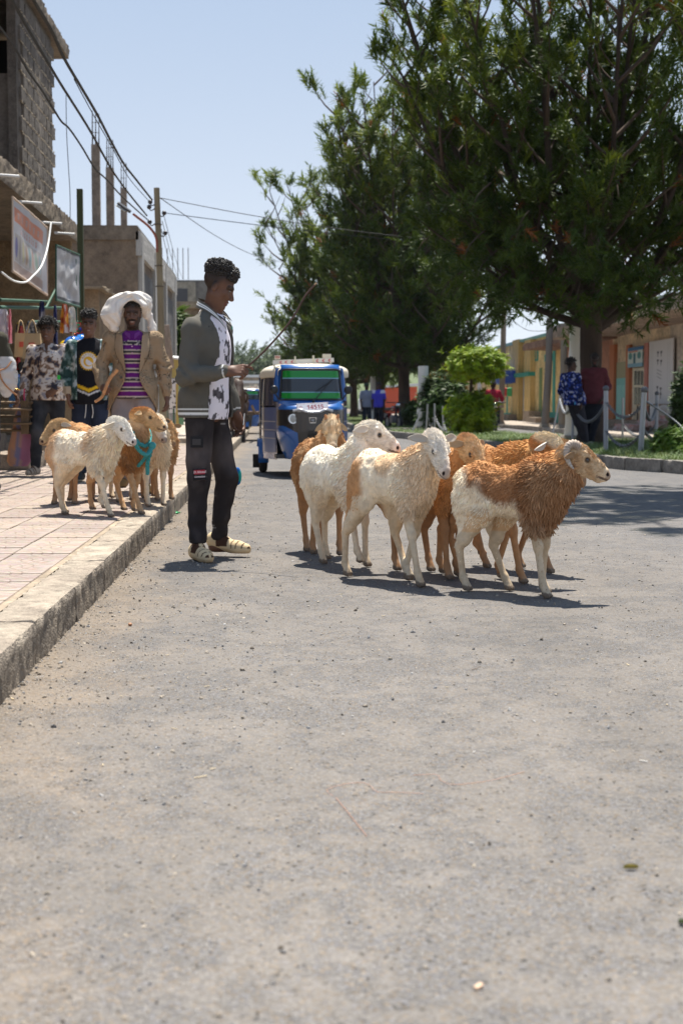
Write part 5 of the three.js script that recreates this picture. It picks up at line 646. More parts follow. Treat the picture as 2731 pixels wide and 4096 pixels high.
{
  const p = at(316, 478, 0); threeWheeler('blue three-wheeled taxi with green windscreen strips driving toward the sheep', V(p.x - 0.055, 0, p.z), 3.4 * D2R);
  threeWheeler('distant dark blue three-wheeler behind the horse cart', V(-0.95, 0, -46), -3 * D2R);
  const moto = (label, pos, turn, c) => { const t = thing('motorcycle', label, 'motorcycle', pos, turn); wheel(t, 0, 0.29, 0.62, 0.29, 0.09); wheel(t, 0, 0.29, -0.62, 0.29, 0.11); part(t, 'frame', [rod(V(0, 0.29, -0.62), V(0, 0.55, -0.1), 0.03), rod(V(0, 0.3, 0.0), V(0, 0.85, 0.38), 0.035), rod(V(-0.07, 0.29, 0.62), V(-0.06, 0.95, 0.38), 0.022), rod(V(0.07, 0.29, 0.62), V(0.06, 0.95, 0.38), 0.022)], blackPl); part(t, 'engine', rbox(0.24, 0.28, 0.34, 0.05, 0, 0.42, 0.02), M([0.2, 0.2, 0.21], 0.4, { metal: 0.6 })); part(t, 'tank', rbox(0.25, 0.2, 0.42, 0.08, 0, 0.80, 0.16), M(c, 0.2, { clearcoat: 1 })); part(t, 'seat', rbox(0.25, 0.10, 0.66, 0.04, 0, 0.79, -0.32), blackPl); part(t, 'tail_light', rbox(0.14, 0.07, 0.05, 0.02, 0, 0.72, -0.72), M([0.5, 0.03, 0.02], 0.25)); part(t, 'indicator', [rbox(0.06, 0.05, 0.05, 0.02, -0.15, 0.70, -0.70), rbox(0.06, 0.05, 0.05, 0.02, 0.15, 0.70, -0.70)], ambr); part(t, 'number_plate', box(0.19, 0.16, 0.01, 0, 0.56, -0.76, 0.25), M([0.7, 0.68, 0.68], 0.5)); part(t, 'mudguard', surf(6, 12, (u, v) => V((u - 0.5) * 0.16, 0.3 + Math.sin(0.5 + v * 2.2) * 0.34, -0.62 - Math.cos(0.5 + v * 2.2) * 0.34)), M(c, 0.3)); part(t, 'handlebar', [rod(V(-0.36, 1.02, 0.26), V(0.36, 1.02, 0.26), 0.016), rod(V(-0.3, 1.02, 0.26), V(-0.36, 1.2, 0.22), 0.008), rod(V(0.3, 1.02, 0.26), V(0.36, 1.2, 0.22), 0.008)], blackPl); part(t, 'headlight', new THREE.SphereGeometry(0.09, 14, 10).translate(0, 0.92, 0.5), chrome); part(t, 'exhaust', rod(V(0.13, 0.3, 0.1), V(0.15, 0.36, -0.7), 0.035, 0.045), chrome); return t; };
  globalThis.bikePos = at(495.6, 434, 0); moto('red motorcycle ridden away along the far carriageway', V(bikePos.x, 0, bikePos.z - 0.6), 180 * D2R + 3.2, [0.4, 0.02, 0.02]).rotation.y = -0.05;
  const b2 = at(393, 431, 0); moto('dark motorcycle parked beside the two standing youths', V(b2.x, 0, b2.z), 0.25, [0.25, 0.015, 0.02]);
  // horse and cart
  const hb = new Body(0.08), hp = thing('horse', 'dark brown harnessed horse pulling a cart behind the herder', 'horse', V(-0.95, 0, -35.6), 0.05);
  hb.ell(V(0, 1.0, -0.5), V(0.27, 0.30, 0.62)).ell(V(0, 1.03, -0.95), V(0.27, 0.29, 0.32)).cap(V(0, 1.15, 0.0), V(0, 1.42, 0.38), 0.19, 0.12).cap(V(0, 1.46, 0.38), V(0, 1.12, 0.66), 0.115, 0.07).cap(V(0.05, 1.52, 0.33), V(0.07, 1.64, 0.31), 0.035, 0.01, { k: 0.02 }).cap(V(-0.05, 1.52, 0.33), V(-0.07, 1.64, 0.31), 0.035, 0.01, { k: 0.02 });
  for (const s of [-1, 1]) { hb.cap(V(s * 0.14, 0.85, -0.05), V(s * 0.14, 0.48, 0.02 + s * 0.06), 0.10, 0.058, { k: 0.06 }).cap(V(s * 0.14, 0.48, 0.02 + s * 0.06), V(s * 0.14, 0.10, 0.0 + s * 0.05), 0.05, 0.042, { k: 0.03 }).cap(V(s * 0.14, 0.1, s * 0.05), V(s * 0.14, 0.03, 0.05 + s * 0.05), 0.05, 0.06, { k: 0.03 }); hb.cap(V(s * 0.15, 0.95, -1.05), V(s * 0.15, 0.62, -0.98), 0.17, 0.09, { k: 0.06 }).cap(V(s * 0.15, 0.62, -0.98), V(s * 0.15, 0.46, -1.14), 0.08, 0.055, { k: 0.04 }).cap(V(s * 0.15, 0.46, -1.14), V(s * 0.15, 0.08, -1.08), 0.05, 0.045, { k: 0.03 }).cap(V(s * 0.15, 0.1, -1.08), V(s * 0.15, 0.03, -1.03), 0.05, 0.06, { k: 0.03 }); }
  part(hp, 'body', hb.mesh({ lo: V(-0.45, -0.03, -1.5), hi: V(0.45, 1.75, 0.85), cell: 0.035, colour: (x, y, z) => mulc([0.10, 0.055, 0.035], 0.8 + 0.5 * noise(x * 6, y * 6, z * 6) + (y < 0.3 ? -0.3 : 0)) }), M([1, 1, 1], 0.6, { vertexColors: true })); part(hp, 'mane', [0, 1, 2, 3, 4].map((i) => box(0.03, 0.16, 0.10, 0.02, 1.46 - i * 0.055, 0.26 - i * 0.075, 0.5)), blackPl); part(hp, 'harness', [new THREE.TorusGeometry(0.24, 0.03, 8, 24).rotateX(0.7).translate(0, 1.12, 0.06), box(0.5, 0.04, 0.10, 0, 1.31, -0.45)], M([0.05, 0.03, 0.02], 0.6));
  const ct = thing('horse_cart', 'two-wheeled wooden cart with blue sides behind the horse', 'cart', V(-0.95, 0, -37.9)); part(ct, 'bed', [box(1.5, 0.08, 1.9, 0, 0.72, 0)], M([0.22, 0.15, 0.09], 0.8)); part(ct, 'side', [box(0.05, 0.36, 1.9, -0.72, 0.95, 0), box(0.05, 0.36, 1.9, 0.72, 0.95, 0), box(1.5, 0.3, 0.05, 0, 0.92, 0.94)], M([0.02, 0.10, 0.40], 0.5)); part(ct, 'shaft', [rod(V(-0.4, 0.72, 0.9), V(-0.36, 0.9, 2.6), 0.035), rod(V(0.4, 0.72, 0.9), V(0.36, 0.9, 2.6), 0.035)], M([0.25, 0.17, 0.1], 0.8)); wheel(ct, -0.82, 0.36, 0, 0.36, 0.14); wheel(ct, 0.82, 0.36, 0, 0.36, 0.14);
}
// ---------- sheep ----------
const RUST = [0.50, 0.245, 0.10], DKRUST = [0.29, 0.14, 0.065], CREAM = [0.86, 0.72, 0.53], WHITE = [0.89, 0.79, 0.635], TAN = [0.66, 0.465, 0.275];
const lockGeo = (() => { // one lock of wool: a curved tapered tuft, 1 long along +y
  const g = new THREE.CylinderGeometry(0.05, 0.30, 1, 5, 3, true), p = g.attributes.position;
  for (let i = 0; i < p.count; i++) { const y = p.getY(i) + 0.5; p.setXYZ(i, p.getX(i) * (1 + 0.5 * Math.sin(y * 3.0)), y, p.getZ(i) * 0.7 + 0.16 * y * y); }
  g.computeVertexNormals(); return g;
})();
const woolMat = M([1, 1, 1], 0.95, { specularIntensity: 0.15 });
const hideMat = M([1, 1, 1], 0.9, { vertexColors: true, specularIntensity: 0.3 });
const eyeMat = M([0.02, 0.012, 0.008], 0.12, { clearcoat: 1 });
const hornMat = M([1, 1, 1], 0.6, { vertexColors: true });
const earGeoFor = (c, inner) => { // cupped leaf, 1 long along +x
  const g = new THREE.SphereGeometry(0.5, 20, 14), p = g.attributes.position;
  for (let i = 0; i < p.count; i++) {
    const x = p.getX(i) + 0.5, w = Math.pow(Math.sin(Math.PI * clamp(0.1 + x * 0.9, 0, 1)), 0.8) * 0.9, z = p.getZ(i) * 0.78 * w / Math.max(0.2, 2 * Math.sqrt(Math.max(0.01, x * (1 - x)))), y = p.getY(i) * 0.22;
    p.setXYZ(i, x, y + z * z * 1.1 - 0.10 * x * x, z);
  }
  g.computeVertexNormals(); return paint(g, (x, y, z) => (y - z * z * 1.1 + 0.1 * x * x > 0.015 ? inner : c));
};
function sheep(label, spot, heading, o) {
  const seed = o.seed, R = mulberry(seed), sc = (o.scale ?? 1) * 0.95, root = thing('sheep', label, 'sheep', spot, -heading * D2R, o.group);
  root.scale.set(sc * (o.xs ?? 0.92), sc * (o.ys ?? 1.14), sc * 0.96);
  const b = new Body(0.05), Y = V(0, 1, 0), Z = V(0, 0, 1), fat = o.fat ?? 1;
  b.ell(V(0.16, 0.49, 0), V(0.145, 0.152, 0.112 * fat), { tag: 'wool' }).ell(V(-0.02, 0.50, 0), V(0.215, 0.126, 0.122 * fat), { tag: 'wool' }).ell(V(-0.20, 0.512, 0), V(0.13, 0.136, 0.112 * fat), { tag: 'wool' });
  b.cap(V(0.225, 0.48, 0), V(0.205, 0.40, 0), 0.075, 0.055, { tag: 'wool' });
  b.cap(V(-0.305, 0.54, 0), V(-0.345, 0.38, 0), 0.052, 0.03, { tag: 'wool', k: 0.06 });
  // neck and head
  const hp = o.head ?? [0.45, 0.66], hy = (o.hyaw ?? 0) * D2R, ht = (o.hpitch ?? -22) * D2R, O = V(hp[0] - 0.055, hp[1] + 0.02, o.hz ?? 0), HS = o.hs ?? 0.98;
  const qh = new THREE.Quaternion().setFromEuler(new THREE.Euler(o.hroll ? o.hroll * D2R : 0, -hy, ht, 'YZX')), f = V(1, 0, 0).applyQuaternion(qh), u = V(0, 1, 0).applyQuaternion(qh), r = V(0, 0, 1).applyQuaternion(qh);
  const H = (a, bb, c = 0) => O.clone().addScaledVector(f, a * HS).addScaledVector(u, bb * HS).addScaledVector(r, c * HS);
  const neckIn = H(-0.012, -0.035), mid = V(0.215, 0.545, 0).lerp(neckIn, 0.5); mid.y -= 0.012;
  b.cap(V(0.19, 0.535, 0), mid, o.neck ?? 0.125, (o.neck ?? 0.125) * 0.76, { tag: 'neck', k: 0.06 }).cap(mid, neckIn, (o.neck ?? 0.125) * 0.76, 0.062, { tag: 'neck', k: 0.05 });
  const head = new Body(0.018);
  const hk = (B) => {
    B.ell(H(0.028, 0.0), V(0.078 * HS, 0.066 * HS, 0.054 * HS), { q: qh, tag: 'head', k: 0.02 });
    B.cap(H(0.065, -0.004), H(0.188, -0.03), 0.047 * HS, 0.031 * HS, { tag: 'head', flat: [r, 0.86] });
    B.cap(H(0.05, 0.034), H(0.16, 0.0), 0.030 * HS, 0.022 * HS, { tag: 'head' });
    B.cap(H(0.02, -0.038), H(0.17, -0.05), 0.034 * HS, 0.021 * HS, { tag: 'head', k: 0.025 });
    B.cap(H(-0.03, -0.02), neckIn, 0.058, 0.062, { tag: 'head', k: 0.03 });
    for (const s of [-1, 1]) {
      B.cap(H(0.062, 0.030, s * 0.038), H(0.10, 0.022, s * 0.040), 0.017 * HS, 0.011 * HS, { tag: 'head', k: 0.012 });
      B.ell(H(0.083, 0.008, s * 0.052), V(0.014, 0.011, 0.012), { q: qh, sub: true, k: 0.008 });
      B.cap(H(0.198, -0.017, s * 0.010), H(0.21, -0.024, s * 0.024), 0.0055, 0.0045, { sub: true, k: 0.006 });
      B.cap(H(0.16, -0.048, s * 0.034), H(0.222, -0.046, s * 0.006), 0.0032, 0.0035, { sub: true, k: 0.005 });
    }
    B.cap(H(0.19, -0.022), H(0.205, -0.030), 0.029 * HS, 0.022 * HS, { tag: 'nose', k: 0.015, flat: [r, 0.95] });
  };
  hk(head);
  // legs: [name, hip x, side, foot x offset, lift, foot z offset]
  const hoofs = [], leg = (fr, s, dx, lift = 0, dz = 0) => {
    const z = s * 0.082, zf = z * 0.92 + dz;
    if (fr) {
      const S = V(0.165, 0.45, z), foot = V(0.175 + dx, lift, zf), fet = V(foot.x - 0.012 - lift * 0.5, foot.y + 0.068, zf), K = V(lerp(S.x, fet.x, 0.52) + 0.012 + lift * 0.75, lerp(S.y, fet.y, 0.53) + lift * 0.1, lerp(S.z, zf, 0.6));
      b.cap(S, V(lerp(S.x, K.x, 0.45), lerp(S.y, K.y, 0.45), lerp(S.z, K.z, 0.45)), 0.062, 0.040, { tag: 'leg', k: 0.04 }).cap(V(lerp(S.x, K.x, 0.4), lerp(S.y, K.y, 0.4), lerp(S.z, K.z, 0.4)), K, 0.040, 0.0245, { tag: 'leg', k: 0.015 });
      b.ell(K.clone().add(V(0.005, 0, 0)), V(0.026, 0.032, 0.025), { tag: 'leg', k: 0.015 });
      b.cap(K, fet, 0.0215, 0.0175, { tag: 'leg', k: 0.012 }); hoofs.push([foot, fet]);
    } else {
      const S = V(-0.19, 0.50, z), foot = V(-0.215 + dx, lift, zf), fet = V(foot.x - 0.014 - lift * 0.4, foot.y + 0.07, zf), st = V(-0.125 + dx * 0.35 + lift * 0.3, 0.385, z * 1.05), hk = V(-0.265 + dx * 0.7 + lift * 0.1, 0.225 + lift * 0.7, lerp(z, zf, 0.6));
      b.cap(S, st, 0.095, 0.055, { tag: 'thigh', k: 0.05, flat: [Z, 0.72] }).cap(st, hk, 0.056, 0.024, { tag: 'leg', k: 0.03 });
      b.cap(V(S.x - 0.06, S.y - 0.05, z), hk.clone().lerp(st, 0.25), 0.07, 0.028, { tag: 'thigh', k: 0.04, flat: [Z, 0.8] });
      b.cap(hk, fet, 0.0225, 0.0175, { tag: 'leg', k: 0.012 }); hoofs.push([foot, fet]);
    }
  };
  const gait = o.gait ?? 1.5, [l1, l2, l3, l4] = o.legs.map(([dx, lift, dz]) => [dx * gait, lift, dz]); leg(1, -1, ...l1); leg(1, 1, ...l2); leg(0, -1, ...l3); leg(0, 1, ...l4);
  for (const [foot, fet] of hoofs) {
    b.ell(fet, V(0.022, 0.022, 0.021), { tag: 'leg', k: 0.012 });
    const tip = V(foot.x + 0.032, foot.y + 0.016, foot.z);
    b.cap(fet, V(foot.x + 0.012, foot.y + 0.03, foot.z), 0.019, 0.022, { tag: 'leg', k: 0.01 });
    for (const s of [-1, 1]) b.cap(V(foot.x + 0.006, foot.y + 0.022, foot.z + s * 0.012), V(tip.x, tip.y, tip.z + s * 0.0125), 0.0165, 0.0125, { tag: 'hoof', k: 0.005 });
  }
  const coat = (x, y, z, tag) => { // wool or hair colour at a place
    let c = o.coat(x, y, z, tag, noise(x * 7 + seed * 3.1, y * 7, z * 7), noise(x * 3 + seed, y * 3 + 9, z * 3)); const dirt = smooth(noise(x * 5 + 3, y * 4, z * 5 + seed * 2), 0.05, 0.5) * 0.28 + smooth(-y, -0.46, -0.36) * 0.22 * (tag === 'leg' ? 0 : 1); return mixc(c, [c[0] * 0.72, c[1] * 0.62, c[2] * 0.48], dirt);
  };
  const shade = (x, y, z) => 1 + 0.22 * noise(x * 45, y * 45, z * 45 + seed) + 0.12 * noise(x * 14 + seed, y * 14, z * 14);
  const bodyCol = (x, y, z, n, tag) => {
    if (tag === 'hoof') return y < 0.03 || n.y < 0.2 ? mulc([0.20, 0.15, 0.11], 0.9 + 0.4 * noise(x * 80, y * 80, z * 80)) : mulc(coat(x, y, z, 'leg'), 0.85);
    const c = mulc(coat(x, y, z, tag), shade(x, y, z));
    return tag === 'leg' && y < 0.3 ? mulc(mixc(c, [0.33, 0.26, 0.18], 0.18 + 0.35 * smooth(-y, -0.12, -0.02) * (0.6 + noise(x * 30, y * 30, z * 30))), 1) : c;
  };
  const inv = qh.clone().invert(), L = V(0, 0, 0);
  const headCol = (x, y, z, n, tag) => {
    L.set(x - O.x, y - O.y, z - O.z).applyQuaternion(inv).divideScalar(HS);
    let c = mulc(o.face(L.x, L.y, L.z, noise(x * 16, y * 16, z * 16 + seed)), 0.97 + 0.14 * noise(x * 60, y * 60, z * 60));
    const az = Math.abs(L.z), ex = Math.hypot(L.x - 0.083, L.y - 0.009);
    if (az > 0.03 && ex < 0.021) c = mixc(c, [0.10, 0.065, 0.04], 0.7 * smooth(-ex, -0.021, -0.012)); // dark rims of the eyes
    if (L.x > 0.196 && L.y > -0.045) c = mixc(c, o.nose ?? [0.16, 0.10, 0.085], 0.55 * smooth(L.x, 0.196, 0.212));
    if (Math.hypot(L.x - 0.206, L.y + 0.02, az - 0.017) < 0.011) c = [0.035, 0.02, 0.018];
    if (L.x > 0.16 && Math.abs(L.y + 0.047) < 0.006) c = mixc(c, [0.09, 0.05, 0.045], 0.75);
    return c;
  };
  const bg = b.mesh({ lo: V(-0.52, -0.012, -0.3), hi: V(0.62, 0.86, 0.3), cell: o.coarse ? 0.0115 : 0.0092, colour: bodyCol, mod: (d, x, y, z) => (y > 0.26 ? d - 0.009 * noise(x * 22, y * 17, z * 22 + seed) - 0.004 * noise(x * 50, y * 40, z * 50 + seed) : d) });
  const lo = O.clone().addScalar(-0.27), hi = O.clone().addScalar(0.27);
  const hg = head.mesh({ lo, hi, cell: o.coarse ? 0.0062 : 0.0046, colour: headCol });
  part(root, 'body', [bg, hg], hideMat);
  for (const s of [-1, 1]) part(root, 'eye', place(new THREE.SphereGeometry(0.0112, 12, 10), ...H(0.082, 0.0085, s * 0.0438).toArray()), eyeMat);
  // ears
  if (!o.noEars) for (const s of [-1, 1]) {
    const e = o.ear ?? {}, eg = earGeoFor(e.c ?? o.face(0, 0, 0, 0), e.inner ?? mulc(e.c ?? o.face(0, 0, 0, 0), 0.72)), len = e.len ?? 0.115;
    const q = qh.clone().multiply(new THREE.Quaternion().setFromEuler(new THREE.Euler(0, 0, 0)));
    const dir = V(e.back ?? -0.35, e.droop ?? -0.35, s).normalize(), q2 = new THREE.Quaternion().setFromUnitVectors(V(1, 0, 0), dir), tw = new THREE.Quaternion().setFromAxisAngle(dir, -s * (e.twist ?? 0.5));
    eg.applyMatrix4(MX(H(0.005, 0.018, s * 0.05), q.multiply(tw).multiply(q2), V(len, len * 0.75, len * 0.5)));
    part(root, 'ear', eg, hideMat);
  }
  if (o.horn) for (const s of [-1, 1]) {
    const pts = []; for (let i = 0; i <= 10; i++) { const a = i / 10 * 3.3, rr = 0.052 + i * 0.0012; pts.push(H(0.03 - 0.012 * 0 - Math.sin(a) * rr * 0.98 - 0.012, 0.048 - rr * (1 - Math.cos(a)) * 0.78 + 0.02 * Math.sin(a), s * (0.030 + 0.006 * i))); }
    const hgm = taper(pts, [0.0235, 0.023, 0.021, 0.017, 0.012, 0.004], 44, 12); const p = hgm.attributes.position;
    { const c = new THREE.CatmullRomCurve3(pts); for (let i = 0; i < p.count; i++) { const t = Math.floor(i / 13) / 44, k = 1 + 0.10 * Math.sin(t * 90), q = c.getPoint(t); p.setXYZ(i, q.x + (p.getX(i) - q.x) * k, q.y + (p.getY(i) - q.y) * k, q.z + (p.getZ(i) - q.z) * k); } hgm.computeVertexNormals(); }
    part(root, 'horn', paint(hgm, (x, y, z, i) => { const t = Math.floor(i / 13) / 44; return mulc(mixc([0.42, 0.31, 0.23], [0.52, 0.44, 0.36], t), 0.82 + 0.35 * Math.sin(t * 90) * 0.5 + 0.2 * noise(x * 50, y * 50, z * 50)); }), hornMat);
  }
  else if (o.stub) for (const s of [-1, 1]) part(root, 'horn', paint(rod(H(0.015, 0.045, s * 0.034), H(0.0, 0.072, s * 0.046), 0.013, 0.007, 8), () => o.stub), hornMat);
  // fleece: locks grown from the hide, laid down and back
  const P = bg.attributes.position, N = bg.attributes.normal, I = bg.index, tri = I.count / 3, cum = new Float32Array(tri); let tot = 0;
  const A = V(), B = V(), C = V();
  const lenAt = o.wool; // (x, y, z) -> [length, curl density 0..1]
  for (let t = 0; t < tri; t++) {
    A.fromBufferAttribute(P, I.getX(t * 3)); B.fromBufferAttribute(P, I.getX(t * 3 + 1)); C.fromBufferAttribute(P, I.getX(t * 3 + 2));
    const cx = (A.x + B.x + C.x) / 3, cy = (A.y + B.y + C.y) / 3, cz = (A.z + B.z + C.z) / 3, l = lenAt(cx, cy, cz); let w = l ? l[1] : 0;
    if (Math.hypot(cx - O.x, cy - O.y, cz - O.z) < 0.105) w *= 0.12;
    tot += w * B.clone().sub(A).cross(C.clone().sub(A)).length(); cum[t] = tot;
  }
  const mats = [], cols = [], n0 = Math.round((o.locks ?? 9000) * 1.9), q1 = new THREE.Quaternion(), n = V(), pos = V(), flow = V();
  for (let i = 0; i < n0; i++) {
    const x = R() * tot; let a = 0, c = tri - 1; while (a < c) { const m = (a + c) >> 1; cum[m] < x ? (a = m + 1) : (c = m); }
    const i0 = I.getX(a * 3), i1 = I.getX(a * 3 + 1), i2 = I.getX(a * 3 + 2); let r1 = R(), r2 = R(); if (r1 + r2 > 1) { r1 = 1 - r1; r2 = 1 - r2; }
    A.fromBufferAttribute(P, i0); B.fromBufferAttribute(P, i1); C.fromBufferAttribute(P, i2);
    pos.copy(A).addScaledVector(B.sub(A), r1).addScaledVector(C.sub(A), r2);
    n.fromBufferAttribute(N, i0);
    const l = lenAt(pos.x, pos.y, pos.z); if (!l) continue;
    const len = l[0] * (0.45 + 0.95 * R() * (0.6 + 0.4 * R()));
    flow.set(-0.55 + noise(pos.x * 9, pos.y * 9, pos.z * 9 + seed) * 1.0, -0.9, noise(pos.x * 8 + 4, pos.y * 8, pos.z * 8 + seed) * 0.9); flow.addScaledVector(n, -flow.dot(n));
    if (flow.lengthSq() > 1e-6) flow.normalize();
    const lift = l[2] ?? 0.42, dir = flow.multiplyScalar(1).addScaledVector(n, lift + R() * 0.25).add(V(R() - 0.5, R() - 0.5, R() - 0.5).multiplyScalar(0.5)).normalize();
    q1.setFromUnitVectors(Y, dir).multiply(new THREE.Quaternion().setFromAxisAngle(Y, R() * 6.28));
    const w = (l[3] ?? 0.016) * (0.5 + 0.95 * R());
    mats.push(MX(pos.clone().addScaledVector(n, -0.004), q1.clone(), V(w / 0.5, len, w / 0.5)));
    const cc = coat(pos.x, pos.y, pos.z, 'wool'); cols.push(mulc(cc, (0.86 + 0.36 * R()) * lerp(1, shade(pos.x, pos.y, pos.z), 0.7)).map((v) => Math.min(v, 0.97)));
  }
  if (!o.bald) { // short hair of the face
    const hp2 = hg.attributes.position, hn = hg.attributes.normal, hc = hg.attributes.color, cnt = hp2.count, back = f.clone().multiplyScalar(-1).addScaledVector(u, -0.35);
    for (let i = 0; i < 3800; i++) {
      const v = Math.floor(R() * cnt); pos.fromBufferAttribute(hp2, v); n.fromBufferAttribute(hn, v);
      L.set(pos.x - O.x, pos.y - O.y, pos.z - O.z).applyQuaternion(inv).divideScalar(HS);
      if (Math.hypot(L.x - 0.083, L.y - 0.009) < 0.022 && Math.abs(L.z) > 0.028) continue; if (L.x > 0.188) continue;
      flow.copy(back).addScaledVector(n, -back.dot(n)); if (flow.lengthSq() < 0.01) continue; flow.normalize().addScaledVector(n, 0.25 + 0.2 * R()).add(V(R() - 0.5, R() - 0.5, R() - 0.5).multiplyScalar(0.6)).normalize();
      q1.setFromUnitVectors(Y, flow); mats.push(MX(pos.clone().addScaledVector(n, -0.001), q1.clone(), V(0.011, 0.013 * (0.6 + 0.8 * R()) * (L.x < 0.05 ? 1.3 : 0.8), 0.006)));
      const k = 0.8 + 0.38 * R(); cols.push([hc.getX(v) * k, hc.getY(v) * k, hc.getZ(v) * k]);
    }
  }
  instances(root, 'fleece', lockGeo, woolMat, mats, cols);
  return { root, H, O, qh };
}
const woolBody = (L, long = 1) => (x, y, z) => { // lock length over the body: long on neck and breast, none on the legs
  if (y < 0.325) return y > 0.05 ? [0.011, 0.35, 0.10, 0.0042] : null;
  const neck = smooth(x, 0.07, 0.22) * smooth(-y, -0.74, -0.6), belly = smooth(-y, -0.5, -0.36);
  if (y < 0.40 && x < 0.13) return [0.016 * L, 0.8, 0.16, 0.0065];
  return [L * (0.021 + 0.020 * neck * long + 0.005 * belly), 1 + neck * 0.4, 0.13 + 0.30 * neck, 0.0068 + 0.0040 * neck * long];
};
const flockA = 'sheep walking on the asphalt road', flockB = 'sheep herded along the tiled pavement';
const faceOf = (base, patch = base, nose = base) => (x, y, z, n) => mixc(mixc(base, patch, smooth(n, -0.1, 0.25) * 0.8), nose, smooth(x, 0.15, 0.2) * 0.5);
{
  // the ram in front
  sheep('rust and cream curly-fleeced ram with curved horns leading the flock on the road', V(1.15, 0, -6.95), 40, {
    seed: 3, group: undefined, scale: 1.0, ys: 1.06, xs: 0.93, head: [0.44, 0.665], hpitch: -20, hyaw: -28, neck: 0.145, horn: true, locks: 19000,
    legs: [[0.0, 0], [0.06, 0.0], [0.10, 0], [-0.02, 0]], ear: { c: [0.42, 0.26, 0.14], len: 0.085, droop: -0.6, back: -0.6 },
    coat: (x, y, z, tag, n, m) => { if (tag === 'leg') return y > 0.3 ? mixc(TAN, RUST, 0.3) : mulc(mixc(CREAM, TAN, 0.55 + n * 0.5), 0.82); const br = smooth(y + n * 0.12 + (x + 0.1) * 0.42, 0.465, 0.54), rump = smooth(-x + n * 0.10 + (y - 0.58) * -0.55, 0.21, 0.28); let c = mixc(CREAM, mixc(mulc(DKRUST, 1.1), RUST, smooth(y + m * 0.1, 0.50, 0.66)), br * (1 - rump)); if (x > 0.12 && y < 0.66) c = mixc(c, mixc(DKRUST, TAN, 0.12 + n * 0.35), smooth(x, 0.08, 0.22) * 0.85); return c; },
    face: faceOf([0.66, 0.48, 0.30], [0.54, 0.33, 0.17], [0.74, 0.60, 0.43]), wool: woolBody(0.92, 1.4),
  });
  sheep('cream sheep with rust rump and saddle, facing the camera between white sheep and ram', V(0.62, 0, -7.45), 54, {
    seed: 5, group: undefined, head: [0.41, 0.665], hpitch: -38, hyaw: 14, neck: 0.112, locks: 9500,
    legs: [[-0.10, 0], [0.09, 0], [0.16, 0.015], [-0.10, 0]], ear: { c: [0.66, 0.56, 0.44], len: 0.12, droop: -0.12, back: -0.35 },
    coat: (x, y, z, tag, n) => { if (tag === 'leg') return mulc(mixc(CREAM, TAN, 0.5 + n * 0.5), 0.9); const rump = smooth(-x + n * 0.08, 0.12, 0.18) * smooth(-y, -0.63, -0.57), saddle = smooth(y + n * 0.12 - Math.abs(x - 0.06) * 0.7, 0.50, 0.57), nk = smooth(x + n * 0.1, 0.12, 0.26) * 0.45; return mixc(CREAM, mixc(RUST, TAN, rump > 0.3 ? 0.15 : 0.55), Math.max(rump, saddle * 0.8, nk)); },
    face: faceOf([0.84, 0.76, 0.65], [0.82, 0.71, 0.56], [0.60, 0.41, 0.28]), wool: woolBody(0.62, 0.9),
  });
  sheep('woolly cream-white sheep in profile on the left of the road flock', V(0.36, 0, -8.25), 61, {
    seed: 7, group: undefined, head: [0.38, 0.70], hpitch: -18, hyaw: -44, hz: -0.03, neck: 0.12, locks: 11000, fat: 0.98,
    legs: [[0.03, 0], [0.14, 0.04], [-0.05, 0], [0.09, 0]], ear: { c: WHITE, len: 0.12, droop: -0.35, back: -0.75 },
    coat: (x, y, z, tag, n) => (tag === 'leg' ? mulc(mixc(CREAM, TAN, 0.4 + n * 0.4), 0.92) : mixc(WHITE, CREAM, smooth(-y, -0.52, -0.36) * 0.8 + n * 0.3)),
    face: faceOf([0.88, 0.82, 0.72], [0.86, 0.78, 0.66], [0.75, 0.56, 0.46]), wool: woolBody(0.7, 0.8), nose: [0.45, 0.25, 0.2],
  });
  sheep('shaggy brown sheep looking straight at the camera, hindmost left of the road flock', V(0.275, 0, -8.9), 76, {
    seed: 9, group: undefined, ys: 1.17, head: [0.34, 0.705], hpitch: -30, hyaw: 13, neck: 0.115, locks: 9000, fat: 1.0, stub: [0.45, 0.2, 0.08],
    legs: [[0.03, 0], [-0.06, 0], [-0.03, 0], [0.08, 0]], ear: { c: [0.58, 0.43, 0.28], len: 0.085, droop: -0.9, back: -0.1 },
    coat: (x, y, z, tag, n) => (tag === 'leg' ? mixc(DKRUST, RUST, 0.4 + n * 0.4) : mixc(mixc(DKRUST, RUST, 0.55), TAN, clamp(0.15 + n * 0.7, 0, 0.5))),
    face: faceOf([0.70, 0.55, 0.37], [0.62, 0.42, 0.24], [0.58, 0.45, 0.34]), wool: woolBody(1.1, 1.0),
  });
  sheep('slim tan-brown sheep with speckled face peering over the cream sheep', V(0.86, 0, -7.72), 60, {
    seed: 11, group: undefined, head: [0.40, 0.64], hpitch: -36, hyaw: -2, neck: 0.10, locks: 7500,
    legs: [[-0.03, 0], [0.05, 0], [0.04, 0], [-0.06, 0]], ear: { c: [0.5, 0.36, 0.22], len: 0.11, droop: -0.25, back: -0.3 },
    coat: (x, y, z, tag, n) => (tag === 'leg' ? mixc(DKRUST, RUST, 0.3 + n * 0.3) : mixc(RUST, mixc(TAN, CREAM, 0.3), smooth(-x, 0.0, 0.3) * 0.5 + 0.2 * n)),
    face: faceOf([0.68, 0.47, 0.27], [0.56, 0.32, 0.16], [0.74, 0.55, 0.38]), wool: woolBody(0.6, 0.5),
  });
